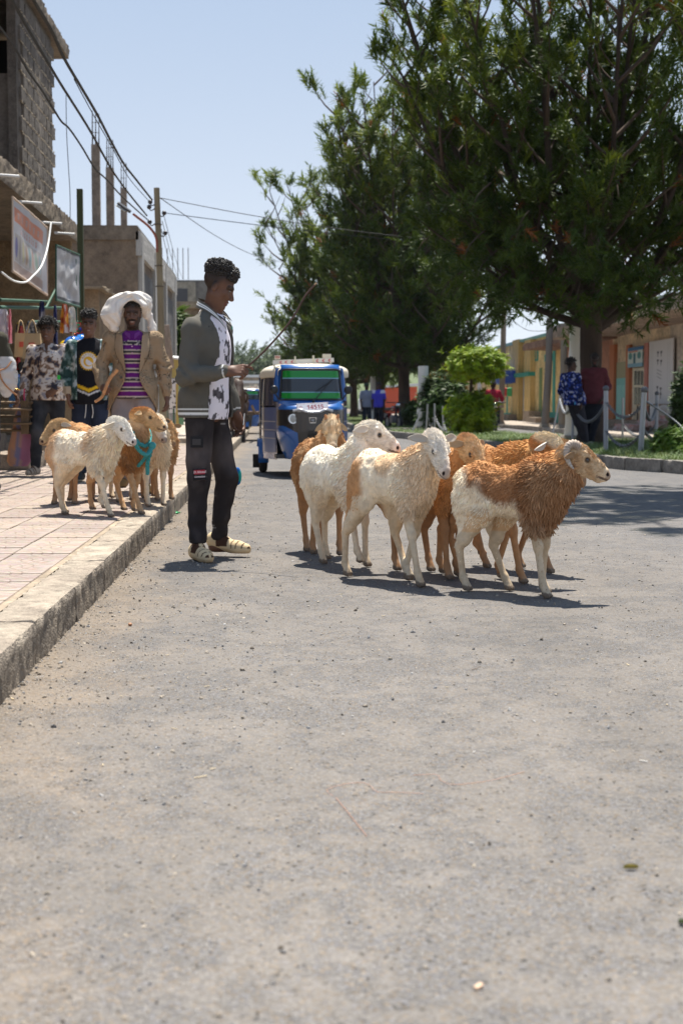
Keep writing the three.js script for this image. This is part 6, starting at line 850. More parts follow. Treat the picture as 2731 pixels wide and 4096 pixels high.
  sheep('bright rust-brown sheep with a white ear walking behind the horned ram', V(1.11, 0, -7.52), 40, {
    seed: 13, group: undefined, scale: 1.02, head: [0.46, 0.635], hpitch: -28, hyaw: -24, neck: 0.12, locks: 10000, fat: 1.05,
    legs: [[-0.08, 0], [0.08, 0], [-0.1, 0], [0.06, 0]], ear: { c: [0.74, 0.68, 0.58], len: 0.095, droop: -1.0, back: -0.55 },
    coat: (x, y, z, tag, n, m) => (tag === 'leg' ? mixc(DKRUST, RUST, 0.6) : mixc(RUST, mixc([0.5, 0.26, 0.09], DKRUST, smooth(m, -0.3, 0.4)), 0.5 + n * 0.5)),
    face: (x, y, z, n) => mixc([0.50, 0.24, 0.09], [0.74, 0.62, 0.44], smooth(y - x * 0.1 + n * 0.02, 0.002, 0.03)), wool: woolBody(0.85, 0.8),
  });
  sheep('rust-brown sheep farthest back on the right, nearly hidden behind the others', V(1.32, 0, -7.98), 40, {
    seed: 15, group: undefined, head: [0.45, 0.60], hpitch: -40, hyaw: 8, neck: 0.115, locks: 7000,
    legs: [[-0.10, 0], [0.10, 0], [-0.04, 0.05], [0.05, 0]], ear: { c: [0.5, 0.3, 0.15], len: 0.1 },
    coat: (x, y, z, tag, n) => (tag === 'leg' ? mixc(DKRUST, RUST, 0.4) : mixc(RUST, DKRUST, 0.4 + n * 0.5)), face: faceOf([0.45, 0.27, 0.13]), wool: woolBody(0.8, 0.8),
  });
  // the flock on the pavement
  const PV = 0.16, pav = (px, py) => at(px, py, PV);
  const onPav = (x, z) => V(x, PV, z);
  sheep('white sheep with brown rump patch in front on the pavement', onPav(-1.34, -10.0), 36, {
    seed: 21, group: undefined, coarse: 1, ys: 0.98, scale: 1.0, head: [0.42, 0.665], hpitch: -33, hyaw: -4, neck: 0.12, locks: 9500,
    legs: [[-0.03, 0.05], [0.11, 0], [-0.06, 0], [0.04, 0]], ear: { c: WHITE, len: 0.11, droop: -0.9, back: -0.4 },
    coat: (x, y, z, tag, n, m) => { if (tag === 'leg') return mixc(CREAM, TAN, x < 0 ? 0.5 : 0.15 + n * 0.3); const rump = smooth(-x + n * 0.09, 0.15, 0.24), sh = smooth(x + n * 0.1, 0.06, 0.14) * smooth(-x, -0.26, -0.16) * smooth(y + m * 0.2, 0.5, 0.6) * 0.5; return mixc(mixc(WHITE, CREAM, smooth(x, 0.1, 0.3) * 0.9), mixc(RUST, TAN, 0.35), Math.max(rump * 0.85, sh)); },
    face: faceOf([0.88, 0.83, 0.74]), wool: woolBody(0.95, 1.2), nose: [0.28, 0.16, 0.13],
  });
  globalThis.ropeSheep = sheep('tan-brown sheep with raised head and teal rope round its neck', onPav(-1.13, -10.32), 48, {
    seed: 23, group: undefined, coarse: 1, ys: 0.98, scale: 1.0, head: [0.37, 0.735], hpitch: -22, hyaw: -40, neck: 0.112, locks: 8000,
    legs: [[-0.06, 0], [0.14, 0], [0.1, 0], [-0.05, 0]], ear: { c: [0.56, 0.38, 0.21], len: 0.105, droop: -0.2, back: -0.2 },
    coat: (x, y, z, tag, n) => (tag === 'leg' ? mixc(RUST, TAN, 0.4) : mixc(mixc(DKRUST, RUST, 0.6), TAN, clamp(0.2 + n * 0.6 + smooth(y, 0.56, 0.7) * 0.5, 0, 0.7))),
    face: (x, y, z, n) => mixc([0.72, 0.48, 0.26], [0.56, 0.28, 0.11], smooth(-x + y, -0.02, 0.06) * 0.8), wool: woolBody(0.8, 1.0),
  });
  sheep('pale sheep with dark-rimmed eyes facing the camera near the kerb', onPav(-0.99, -11.0), 68, {
    seed: 25, group: undefined, coarse: 1, ys: 0.98, head: [0.38, 0.675], hpitch: -40, hyaw: -4, neck: 0.115, locks: 7500,
    legs: [[0.02, 0], [0.06, 0], [-0.05, 0], [0.06, 0]], ear: { c: [0.2, 0.14, 0.1], len: 0.09, droop: -0.6 },
    coat: (x, y, z, tag, n) => (tag === 'leg' ? mixc(CREAM, TAN, 0.2) : mixc(mixc(CREAM, TAN, 0.35), TAN, clamp(n * 0.8, 0, 0.6))), face: faceOf([0.86, 0.79, 0.67], [0.8, 0.68, 0.52], [0.35, 0.26, 0.2]), wool: woolBody(1.0, 1.0),
  });
  sheep('brown sheep seen as a sliver behind the pale sheep at the kerb', onPav(-0.99, -11.72), 66, {
    seed: 27, group: undefined, coarse: 1, ys: 0.98, head: [0.40, 0.62], hpitch: -40, neck: 0.115, locks: 6500, legs: [[0.02, 0], [0.06, 0], [-0.05, 0], [0.06, 0]],
    coat: (x, y, z, tag, n) => (tag === 'leg' ? mixc(DKRUST, RUST, 0.5) : mixc(RUST, TAN, 0.35 + n * 0.4)), face: faceOf([0.45, 0.27, 0.13]), wool: woolBody(1.0, 1.0),
  });
  sheep('round rust sheep with cream ear turned to the left behind the pavement flock', onPav(-1.60, -11.3), 100, {
    seed: 29, group: undefined, coarse: 1, ys: 0.98, fat: 1.12, scale: 1.04, head: [0.42, 0.61], hpitch: -30, hyaw: 40, neck: 0.12, locks: 9000, legs: [[0.02, 0], [0.06, 0], [-0.05, 0], [0.04, 0]],
    ear: { c: [0.7, 0.58, 0.44], len: 0.11, droop: -0.2, back: -0.2 }, coat: (x, y, z, tag, n) => (tag === 'leg' ? mixc(DKRUST, RUST, 0.5) : mixc(RUST, TAN, clamp(0.35 + n * 0.5, 0, 1))), face: faceOf([0.52, 0.36, 0.2]), wool: woolBody(0.9, 0.8),
  });
  sheep('brown sheep with a white rump patch in the middle of the pavement flock', onPav(-1.30, -11.55), 62, {
    seed: 31, group: undefined, coarse: 1, ys: 0.98, head: [0.36, 0.60], hpitch: -50, neck: 0.12, locks: 8000, legs: [[0.02, 0], [0.06, 0], [-0.05, 0], [0.04, 0]],
    coat: (x, y, z, tag, n) => (tag === 'leg' ? mixc(CREAM, TAN, 0.5) : mixc(mixc(DKRUST, RUST, 0.6 + n), WHITE, smooth(z + n * 0.1, -0.02, 0.06) * smooth(-x, -0.05, 0.05))), face: faceOf([0.6, 0.48, 0.33]), wool: woolBody(0.9, 0.8),
  });
}
// ---------- people ----------
const SKIN = [0.14, 0.070, 0.045], skinMat = M([1, 1, 1], 0.5, { vertexColors: true, specularIntensity: 0.5 }), hairMat = M([0.016, 0.012, 0.010], 0.6), clothMat = M([1, 1, 1], 0.9, { vertexColors: true, specularIntensity: 0.3 }), whiteEye = M([0.22, 0.19, 0.17], 0.45), pupilMat = M([0.012, 0.008, 0.006], 0.1);
function headPrims(B, T, q, o = {}) { // T maps head space to the figure
  const P = (x, y, z) => T(V(x, y, z)), E = (x, y, z, rx, ry, rz, opt = {}) => B.ell(P(x, y, z), V(rx, ry, rz), { q, ...opt });
  E(0, 0.040, -0.014, 0.072, 0.078, 0.092, { k: 0.02, tag: 'skull' }); E(0, -0.030, 0.022, 0.056, 0.078, 0.064, { k: 0.03, tag: 'face' });
  for (const s of [-1, 1]) { B.cap(P(s * 0.048, -0.052, -0.004), P(s * 0.016, -0.098, 0.058), 0.022, 0.018, { k: 0.025, tag: 'face' }); B.cap(P(s * 0.040, -0.022, 0.056), P(s * 0.028, -0.030, 0.068), 0.019, 0.015, { k: 0.02, tag: 'face' }); B.cap(P(s * 0.012, 0.022, 0.078), P(s * 0.044, 0.020, 0.062), 0.0115, 0.010, { k: 0.014, tag: 'brow' }); E(s * 0.030, 0.003, 0.084, 0.016, 0.010, 0.014, { sub: true, k: 0.012 }); E(s * 0.074, -0.008, -0.014, 0.009, 0.030, 0.018, { k: 0.01, tag: 'ear' }); E(s * 0.083, -0.004, -0.008, 0.006, 0.016, 0.008, { sub: true, k: 0.006 }); E(s * 0.0135, -0.040, 0.094, 0.0095, 0.008, 0.010, { k: 0.008, tag: 'face' }); }
  B.cap(P(0, 0.010, 0.078), P(0, -0.034, 0.103), 0.0095, 0.0125, { k: 0.012, tag: 'face' }); E(0, -0.100, 0.066, 0.020, 0.016, 0.016, { k: 0.018, tag: 'face' });
  E(0, -0.0615, 0.083, 0.026, 0.0075, 0.012, { k: 0.008, tag: 'lip' }); E(0, -0.076, 0.080, 0.023, 0.0085, 0.012, { k: 0.008, tag: 'lip' }); B.cap(P(-0.024, -0.0665, 0.087), P(0.024, -0.0665, 0.087), 0.0025, 0.0025, { sub: true, k: 0.004 });
}
function handPrims(B, W, dir, palm, o = {}) { // five-fingered hand; palm = way the palm faces, thumb = side of the thumb along the width
  const d = dir.clone().normalize(), n = palm.clone().addScaledVector(d, -palm.dot(d)).normalize(), w = d.clone().cross(n).multiplyScalar(o.thumb ?? 1), s = o.s ?? 1, at = (a, b, c) => W.clone().addScaledVector(d, a * s).addScaledVector(w, b * s).addScaledVector(n, c * s);
  B.cap(at(-0.03, 0, 0), at(0.02, 0, 0), 0.026 * s, 0.028 * s, { k: 0.02, flat: [n, 0.75], tag: 'hand' });
  for (let i = 0; i < 4; i++) B.cap(at(0.015, (1.5 - i) * 0.014, 0), at(0.082 - (i === 3 ? 0.008 : 0), (1.5 - i) * 0.0195, 0), 0.0145 * s, 0.0115 * s, { k: 0.012, tag: 'hand' });
  const c = o.curl ?? [0.35, 0.45, 0.3], L = [0.070, 0.079, 0.073, 0.056];
  for (let i = 0; i < 4; i++) {
    let p = at(0.082 - (i === 3 ? 0.008 : 0), (1.5 - i) * 0.0195, 0), a = 0; const cc = Array.isArray(c[0]) ? c[i] : c;
    [0.42, 0.32, 0.26].forEach((f, k) => { a += cc[k]; const e = p.clone().addScaledVector(d, Math.cos(a) * L[i] * f * s).addScaledVector(n, Math.sin(a) * L[i] * f * s).addScaledVector(w, (1.5 - i) * 0.0012); B.cap(p, e, (0.0100 - k * 0.0008) * s, (0.0092 - k * 0.0010) * s, { k: 0.005, tag: 'hand' }); p = e; });
  }
  const t = o.tc ?? 0.5, t0 = at(0.018, 0.024, 0.006), t1 = at(0.050, 0.044 - t * 0.014, 0.010 + t * 0.016), t2 = at(0.078, 0.042 - t * 0.034, 0.016 + t * 0.024), t3 = at(0.098, 0.036 - t * 0.05, 0.018 + t * 0.028); B.cap(t0, t1, 0.0145 * s, 0.0115 * s, { k: 0.012, tag: 'hand' }).cap(t1, t2, 0.0112 * s, 0.0100 * s, { k: 0.005, tag: 'hand' }).cap(t2, t3, 0.0098 * s, 0.0085 * s, { k: 0.005, tag: 'hand' });
  return at;
}
const curl1 = new THREE.IcosahedronGeometry(1, 0);
function person(label, pos, turn, o) {
  const root = thing('person', label, 'person', pos, turn); const S = (o.h ?? 1.72) / 1.75; root.scale.setScalar(S); const fine = o.fine ?? 0, seed = o.seed ?? 1, R = mulberry(seed * 131);
  const J = { pelvis: V(0, 0.93, 0), chest: V(0, 1.26, 0), neck: V(0, 1.455, -0.02), head: V(0, 1.625, 0.012), sL: V(0.175, 1.405, -0.01), eL: V(0.225, 1.13, -0.03), wL: V(0.225, 0.885, 0.04), sR: V(-0.175, 1.405, -0.01), eR: V(-0.225, 1.13, -0.03), wR: V(-0.225, 0.885, 0.04), hL: V(0.085, 0.90, 0), kL: V(0.10, 0.50, 0.02), aL: V(0.105, 0.085, -0.02), hR: V(-0.085, 0.90, 0), kR: V(-0.10, 0.50, 0.02), aR: V(-0.105, 0.085, -0.02), fL: V(0.15, 0, 1), fR: V(-0.15, 0, 1), ...o.j };
  const skin = o.skin ?? SKIN, skinCol = (x, y, z, n, tag) => mulc(tag === 'lip' ? mixc(skin, [0.17, 0.06, 0.05], 0.5) : tag === 'brow' ? mixc(skin, [0.02, 0.014, 0.01], 0.75) : skin, 1 + 0.12 * noise(x * 22, y * 22, z * 22) + 0.06 * noise(x * 90, y * 90, z * 90));
  const b = new Body(0.04);
  b.ell(J.pelvis, V(0.125, 0.10, 0.085)).ell(J.chest, V(0.145, 0.19, 0.10)).cap(J.pelvis, J.chest, 0.11, 0.11).cap(J.neck, J.head.clone().add(V(0, -0.07, -0.02)), 0.054, 0.053);
  for (const s of ['L', 'R']) {
    b.cap(J.neck.clone().add(V(0, -0.03, 0)), J['s' + s], 0.05, 0.05).cap(J['s' + s], J['e' + s], 0.046, 0.037).cap(J['e' + s], J['w' + s], 0.038, 0.026, { k: 0.02 });
    b.cap(J['h' + s], J['k' + s], 0.070, 0.044).cap(J['k' + s], J['k' + s].clone().lerp(J['a' + s], 0.35), 0.044, 0.043, { k: 0.03 }).cap(J['k' + s].clone().lerp(J['a' + s], 0.35), J['a' + s], 0.043, 0.032, { k: 0.03 });
    const f = J['f' + s].clone().setY(0).normalize(); b.cap(J['a' + s].clone().add(V(0, -0.045, 0)).addScaledVector(f, -0.03), J['a' + s].clone().setY(0.035 + (J['a' + s].y - 0.085)).addScaledVector(f, 0.15), 0.036, 0.024, { k: 0.03 });
  }
  const qh = new THREE.Quaternion().setFromEuler(new THREE.Euler((o.pitch ?? 0) * D2R, (o.yaw ?? 0) * D2R, (o.roll ?? 0) * D2R, 'YXZ')), T = (v) => v.applyQuaternion(qh).add(J.head);
  const geos = [b.mesh({ lo: V(-0.75, -0.02, -0.75), hi: V(0.75, 1.6, 0.75), cell: fine ? 0.013 : 0.018, colour: skinCol })];
  const hb = new Body(0.02); headPrims(hb, T, qh); hb.cap(J.head.clone().add(V(0, -0.06, -0.022)), J.neck.clone().add(V(0, -0.02, 0)), 0.052, 0.058, { k: 0.03, tag: 'face' });
  const Li = V(0, 0, 0), qi = qh.clone().invert(), local = (x, y, z) => Li.set(x - J.head.x, y - J.head.y, z - J.head.z).applyQuaternion(qi);
  const line = o.hairline ?? 0.06;
  geos.push(hb.mesh({ lo: J.head.clone().addScalar(-0.2), hi: J.head.clone().addScalar(0.16), cell: fine ? 0.0042 : 0.0065, colour: (x, y, z, n, tag) => { let c = skinCol(x, y, z, n, tag); const l = local(x, y, z); const hl = l.z > 0.03 ? line + 0.0 : lerp(line, -0.055, smooth(-l.z, -0.03, 0.07)); if (l.y > hl - 0.05 && l.z < 0.085) c = mixc(c, [0.022, 0.015, 0.012], smooth(l.y, hl - 0.055, hl + 0.02) * 0.9); if (o.beard && l.y < -0.052 + (Math.abs(l.x) > 0.045 ? 0.03 : 0) && l.z > -0.01 && tag !== 'lip') c = mixc(c, [0.012, 0.01, 0.009], o.beard); if (o.moustache && Math.abs(l.y + 0.051) < 0.008 && Math.abs(l.x) < 0.032 && l.z > 0.06) c = [0.012, 0.01, 0.01]; if (o.teeth && Math.abs(l.y + 0.0675) < 0.0035 && Math.abs(l.x) < 0.014 && l.z > 0.06) c = [0.32, 0.28, 0.24]; return c; } }));
  for (const [s, hd] of [['L', o.handL ?? {}], ['R', o.handR ?? {}]]) {
    const W = J['w' + s], dir = hd.dir ?? W.clone().sub(J['e' + s]).normalize(), H = new Body(0.02); const sg = s === 'L' ? 1 : -1;
    handPrims(H, W, dir, hd.palm ?? V(-sg, 0, -0.2), { thumb: hd.thumb ?? (s === 'L' ? 1 : -1), curl: hd.curl, tc: hd.tc, s: 0.98 }); H.cap(W.clone().addScaledVector(W.clone().sub(J['e' + s]).normalize(), -0.06), W, 0.029, 0.025, { k: 0.02, tag: 'hand' });
    geos.push(H.mesh({ lo: W.clone().addScalar(-0.2), hi: W.clone().addScalar(0.2), cell: fine ? 0.0042 : 0.006, colour: skinCol }));
  }
  part(root, 'body', geos, skinMat);
  for (const s of [-1, 1]) { part(root, 'eye', new THREE.SphereGeometry(0.0115, 12, 10).applyMatrix4(MX(T(V(s * 0.030, 0.002, 0.0715)), qh, V(1, 0.5, 1))), whiteEye); part(root, 'pupil', new THREE.SphereGeometry(0.0065, 10, 8).applyMatrix4(MX(T(V(s * 0.030 + (o.gaze ?? 0) * 0.004, 0.001 - (o.pitch > 5 ? 0.002 : 0), 0.0795)), qh, V(1, 0.75, 0.5))), pupilMat); }
  if (o.hair !== 'none') { // curls set on the scalp
    const hg = []; const n = o.curls ?? 360, hr = o.hairH ?? 0.022;
    for (let i = 0; i < n; i++) {
      const u = R(), a = R() * 6.283, cy = lerp(-0.35, 1, Math.pow(u, 0.75)), sr = Math.sqrt(Math.max(0, 1 - cy * cy)), d = V(Math.cos(a) * sr, cy, Math.sin(a) * sr), p = V(d.x * 0.072, 0.040 + d.y * 0.078, -0.014 + d.z * 0.092), hl = p.z > 0.03 ? line : lerp(line, o.fade ? 0.03 : -0.03, smooth(-p.z, -0.03, 0.05)) + (o.fade ? 0.02 : 0); if (p.y < hl) continue;
      const k = hr * (0.3 + 0.9 * R()) * (o.fade ? smooth(p.y, hl - 0.01, hl + 0.045) : 1), s = (o.curlR ?? 0.0095) * (0.7 + 0.6 * R()); p.addScaledVector(d, k);
      hg.push(curl1.clone().applyMatrix4(MX(T(p), new THREE.Quaternion().setFromEuler(new THREE.Euler(R() * 6, R() * 6, R() * 6)), V(s, s * 0.65, s * 1.25))));
    }
    hg.push(new THREE.SphereGeometry(1, 20, 10, 0, 6.29, 0, 1.25).applyMatrix4(MX(T(V(0, 0.042, -0.018)), qh, V(0.074, 0.082 + hr * 0.35, 0.093)))); part(root, 'hair', hg, hairMat);
  }
  // ---- clothes ----
  const cell = o.cell ?? (fine ? 0.0085 : 0.0115);
  const folds = (x, y, z, a = 0.006) => { let e = 0; for (const s of ['L', 'R']) { const q = J['e' + s], d2 = Math.hypot(x - q.x, y - q.y, z - q.z); if (d2 < 0.16) e += (1 - d2 / 0.16) * Math.sin((y * 0.8 + z * 0.6 + 0.3 * x) * 95 + 3 * noise(x * 8, y * 8, z * 8)); } return e * a * 0.9 + a * (noise(x * 9 + seed * 3, y * 6, z * 9) + 0.6 * noise(x * 20, y * 13 + seed, z * 20)) + a * 0.45 * Math.sin(y * 22 + (x + z) * 17 + 7 * noise(x * 4, y * 4, z * 4 + seed)); };
  const topField = (w, k = 1, arm = 1, hemFlare = 0.0, sleeve = 1) => {
    const t = new Body(0.045);
    t.ell(J.chest.clone().add(V(0, 0.02, 0)), V(0.168 * w, 0.20, 0.118 * w * k), { tag: 'torso' }).cap(J.chest, J.pelvis.clone().add(V(0, 0.02, 0)), 0.145 * w, (0.150 + hemFlare) * w, { tag: 'torso', flat: [V(0, 0, 1).applyQuaternion(o.torsoQ ?? new THREE.Quaternion()), 0.80 * k] }).cap(J.pelvis.clone().add(V(0, 0.02, 0)), J.pelvis.clone().add(V(0, -0.10, 0)), (0.150 + hemFlare) * w, (0.155 + hemFlare) * w, { tag: 'torso', flat: [V(0, 0, 1), 0.80 * k] });
    t.cap(J.neck.clone().add(V(0, -0.035, 0)), J.neck.clone().add(V(0, -0.01, 0)), 0.085, 0.07, { tag: 'torso' });
    for (const s of ['L', 'R']) { const sh = J['s' + s], e = J['e' + s], wv = J['w' + s], d = wv.clone().sub(e).normalize(); t.cap(J.neck.clone().add(V(0, -0.055, 0)), sh, 0.058, 0.055 * arm, { tag: 'torso' }); if (sleeve < 1) t.cap(sh, sh.clone().lerp(e, sleeve * 1.5), 0.066 * arm, 0.064 * arm, { tag: 'arm' }); else t.cap(sh, e, 0.060 * arm, 0.060 * arm, { tag: 'arm' + s }).cap(e, wv.clone().addScaledVector(d, -0.055), 0.060 * arm, 0.046 * arm, { tag: 'fore' + s, k: 0.03 }).cap(wv.clone().addScaledVector(d, -0.06), wv.clone().addScaledVector(d, -0.02), 0.038 * Math.sqrt(arm), 0.037 * Math.sqrt(arm), { tag: 'cuff' + s, k: 0.008 }); }
    return t;
  };
  const box3 = [V(-0.62, 0.3, -0.55), V(0.62, 1.56, 0.55)];
  const garment = (name, F, hem, col, { amp = 0.006, open, shell = 0, top = 1.56, c = cell, neck = 0 } = {}) => {
    const g = F.mesh({ lo: V(box3[0].x, hem - 0.05, box3[0].z), hi: V(box3[1].x, top, box3[1].z), cell: c, slack: shell, colour: col, mod: (d, x, y, z) => { d -= folds(x, y, z, amp); if (shell) d = Math.max(d, -(d + shell)); d = Math.max(d, hem - y); if (open) d = Math.max(d, open(x, y, z)); if (neck) d = Math.max(d, neck - Math.hypot(x - J.neck.x, (y - J.neck.y - 0.05) * 0.75, z - J.neck.z - 0.015)); return d; } }); return part(root, name, g, clothMat);
  };
  const trousers = (col, { r = [0.098, 0.074, 0.070, 0.058], amp = 0.006, waist = 0.98, c = cell, cut = 0.07, drop = 0 } = {}) => {
    const t = new Body(0.04); t.ell(J.pelvis.clone().add(V(0, 0.0, 0)), V(0.135, 0.12, 0.098), { tag: 'hip' });
    for (const s of ['L', 'R']) { t.cap(J['h' + s], J['k' + s], r[0], r[1], { tag: 'leg' + s }).cap(J['k' + s], J['a' + s].clone().lerp(J['k' + s], 0.06), r[2], r[3], { tag: 'leg' + s, k: 0.03 }); }
    return part(root, 'trousers', t.mesh({ lo: V(-0.6, cut, -0.65), hi: V(0.6, waist + 0.06, 0.65), cell: c, colour: col, mod: (d, x, y, z) => Math.max(d - folds(x, y, z, amp) - 0.003 * Math.sin(y * 60 + 4 * noise(x * 7, y * 7, z * 7)) * smooth(-y, -0.42, -0.2), y - waist, cut + 0.012 - y + (o.legCut ?? 0)) }), clothMat);
  };
  const shoe = (col, sole = [0.5, 0.42, 0.3]) => { for (const s of ['L', 'R']) { const f = J['f' + s].clone().normalize(), a = J['a' + s], up = V(0, 1, 0), side = up.clone().cross(f).normalize(), base = a.y - 0.085, B = new Body(0.02), heel = a.clone().setY(base + 0.042).addScaledVector(f, -0.035), ball = a.clone().setY(base + 0.034 + f.y * 0.0).addScaledVector(f, 0.125), toe = a.clone().setY(base + 0.030).addScaledVector(f, 0.175); const tilt = (J['tilt' + s] ?? 0); [heel, ball, toe].forEach((p) => { const q = p.clone().sub(a).dot(f); p.y += (q < 0.1 ? (0.1 - q) * tilt : 0); }); B.cap(heel, ball, 0.040, 0.043).cap(ball, toe, 0.043, 0.034).cap(heel.clone().add(V(0, 0.02, 0)), a.clone().addScaledVector(f, 0.04).add(V(0, -0.01, 0)), 0.038, 0.034); part(root, 'shoe', B.mesh({ lo: a.clone().addScalar(-0.26), hi: a.clone().addScalar(0.26), cell: fine ? 0.006 : 0.009, mod: (d, x, y, z) => Math.max(d, base + 0.004 - y + (tilt ? Math.min(0, -0.0) : 0)), colour: (x, y, z, n) => { const p = V(x, y, z).sub(a), along = p.dot(f), across = p.dot(side); return y - base < 0.022 + (along < 0.1 ? (0.1 - along) * tilt : 0) ? sole : col(along, across, y - base); } }), clothMat); } };
  return { root, J, T, qh, garment, topField, trousers, shoe, folds, skinCol };
}
const jelly = (a, c, y) => { const slot = a > 0.07 && y > 0.035 && Math.sin(a * 190 + Math.abs(c) * 60) > 0.78 && Math.abs(c) > 0.006; return slot || (a > 0.0 && a < 0.07 && y > 0.045 && Math.abs(c) > 0.012) ? [0.07, 0.035, 0.022] : [0.66, 0.50, 0.30]; };
{ // the herder
  const p = person('person in grey-green bomber jacket, tie-dye shirt and ripped black jeans holding a stick', V(-0.37, 0, -8.62), 70 * D2R, {
    h: 1.768, fine: 1, seed: 3, yaw: 17, pitch: 25, hairline: 0.062, fade: 1, curls: 3600, curlR: 0.0072, hairH: 0.040, cell: 0.0075, legCut: 0.02,
    j: { chest: V(-0.01, 1.25, -0.03), pelvis: V(0, 0.92, -0.055), neck: V(0, 1.465, -0.02), head: V(0.0, 1.618, 0.030), sR: V(-0.185, 1.365, -0.065), eR: V(-0.235, 1.085, -0.085), wR: V(-0.225, 1.115, 0.185), sL: V(0.175, 1.37, -0.02), eL: V(0.215, 1.11, -0.03), wL: V(0.205, 0.865, 0.055), hR: V(-0.085, 0.90, -0.06), kR: V(-0.115, 0.485, -0.06), aR: V(-0.115, 0.085, -0.07), hL: V(0.085, 0.90, -0.05), kL: V(0.11, 0.49, 0.03), aL: V(0.12, 0.105, -0.03), fR: V(-0.72, 0, 0.7), fL: V(0.02, 0, 1), tiltL: 0.22 },
    handR: { dir: V(0.05, 0.10, 1), palm: V(0.75, -0.55, 0.0), thumb: 1, curl: [[0.45, 0.5, 0.4], [0.95, 1.05, 0.6], [1.1, 1.15, 0.7], [1.15, 1.15, 0.7]], tc: 0.75 }, handL: { curl: [0.35, 0.5, 0.35] },
  });
  const J = p.J, OL = [0.108, 0.100, 0.084], dim = (c, x, y, z) => mulc(c, 1 + 0.07 * noise(x * 30, y * 30, z * 30));
  const tee = p.topField(0.97, 1.05, 0.8, 0.0, 0.4);
  p.garment('tshirt', tee, 0.835, (x, y, z) => { const a = fbm(x * 15 + 3, y * 11, z * 15, 4), e = noise(x * 4 + 7, y * 5.5, z * 4), f = noise(x * 55, y * 26, z * 55); return a + e * 0.4 + f * 0.28 > 0.06 + 0.12 * smooth(y, 1.0, 1.4) ? mulc([0.075, 0.068, 0.075], 1 + f) : [0.74, 0.70, 0.76]; }, { amp: 0.005, neck: 0.075 });
  const jk = p.topField(1.06, 1.10, 0.92, 0.014);
  const stripe = (t) => (t > 0.30 && t < 0.42) || (t > 0.58 && t < 0.70);
  p.garment('jacket', jk, 0.845, (x, y, z, n, tag) => {
    if (y < 0.92 && tag === 'torso') { if (x < 0.03 && z < 0.07 && stripe((y - 0.85) / 0.07 * 0.8 + 0.12)) return [0.70, 0.70, 0.68]; return dim(mulc(OL, 0.9 + 0.12 * Math.sin((x + z) * 420)), x, y, z); }
    if (tag.startsWith('cuff')) { const s = tag[4], d = J['w' + s].clone().sub(J['e' + s]), t = V(x, y, z).sub(J['w' + s]).dot(d.normalize()); if (stripe((t + 0.075) / 0.07)) return [0.70, 0.70, 0.68]; return mulc(OL, 0.95); }
    if (tag === 'collar') { const h = V(x, y, z).sub(J.neck).dot(V(0, 0.94, 0.34));  return mulc(OL, 0.85); }
    return dim(OL, x, y, z);
  }, { amp: 0.008, shell: 0.013, open: (x, y, z) => { const w = 0.095 + 0.035 * smooth(-y, -1.35, -0.9), xc = -0.02; return y > 1.475 && Math.hypot(x, z - 0.01) < 0.07 ? 0.01 : Math.min(w - Math.abs(x - xc), z - 0.02, 1.52 - y + 0.05); }, neck: 0.068 });
  { // stand-up ribbed collar with two white stripes, open at the throat
    const lowE = new THREE.CatmullRomCurve3([V(0.092, 1.42, 0.075), V(0.09, 1.44, 0.045), V(0.085, 1.478, -0.02), V(0.05, 1.50, -0.085), V(-0.02, 1.505, -0.102), V(-0.075, 1.492, -0.07), V(-0.098, 1.462, 0.0), V(-0.105, 1.41, 0.075), V(-0.115, 1.355, 0.125)]), mid = V(-0.01, 1.5, -0.01);
    const cg = surf(70, 12, (u, v) => { const q = lowE.getPoint(u), inn = mid.clone().setY(q.y).sub(q).setY(0).normalize(), hh = 0.048 * Math.pow(Math.sin(Math.PI * clamp(u, 0.02, 0.98)), 0.3); return q.addScaledVector(inn, v * 0.016 - 0.004).add(V(0, v * hh, 0)); }); const n = cg.attributes.position.count;
    paint(cg, (x, y, z, i) => { const v = Math.floor(i / 71) / 12; return (v > 0.33 && v < 0.45) || (v > 0.58 && v < 0.70) ? [0.72, 0.72, 0.7] : mulc(OL, 0.9); }); part(p.root, 'collar', cg, clothMat);
  }
  const zip = (x) => tube([V(x, 1.40, 0.13), V(x, 1.2, 0.165), V(x, 1.0, 0.17), V(x, 0.82, 0.165)], 0.004, 20, 5); 
  p.trousers((x, y, z, n, tag) => { const f = fbm(x * 14, y * 9, z * 14, 3), fade = smooth(0.16 - Math.abs(y - 0.62), 0, 0.14) * 0.6 + f * 0.6; let c = mixc([0.030, 0.025, 0.025], [0.115, 0.094, 0.090], clamp(fade, 0, 1)); if (Math.abs(noise(x * 3, y * 160, z * 3)) > 0.62 && f > 0.15) c = [0.3, 0.29, 0.29]; return c; }, { r: [0.084, 0.068, 0.064, 0.050], amp: 0.006, waist: 0.97 });
  p.shoe(jelly, [0.58, 0.43, 0.25]);
  const patch = (px, py, w, h, draw, name) => { const m = part(p.root, name, place(new RoundedBoxGeometry(w, h, 0.006, 2, 0.002), px[0], px[1], px[2], 0, px[3], px[4] ?? 0), draw); return m; };
  patch([-0.190, 0.705, -0.035, -1.35], 0, 0.075, 0.065, M([0.012, 0.011, 0.012], 0.9), 'patch'); patch([-0.194, 0.705, -0.035, -1.35], 0, 0.05, 0.035, M([0.05, 0.045, 0.045], 0.9), 'patch');
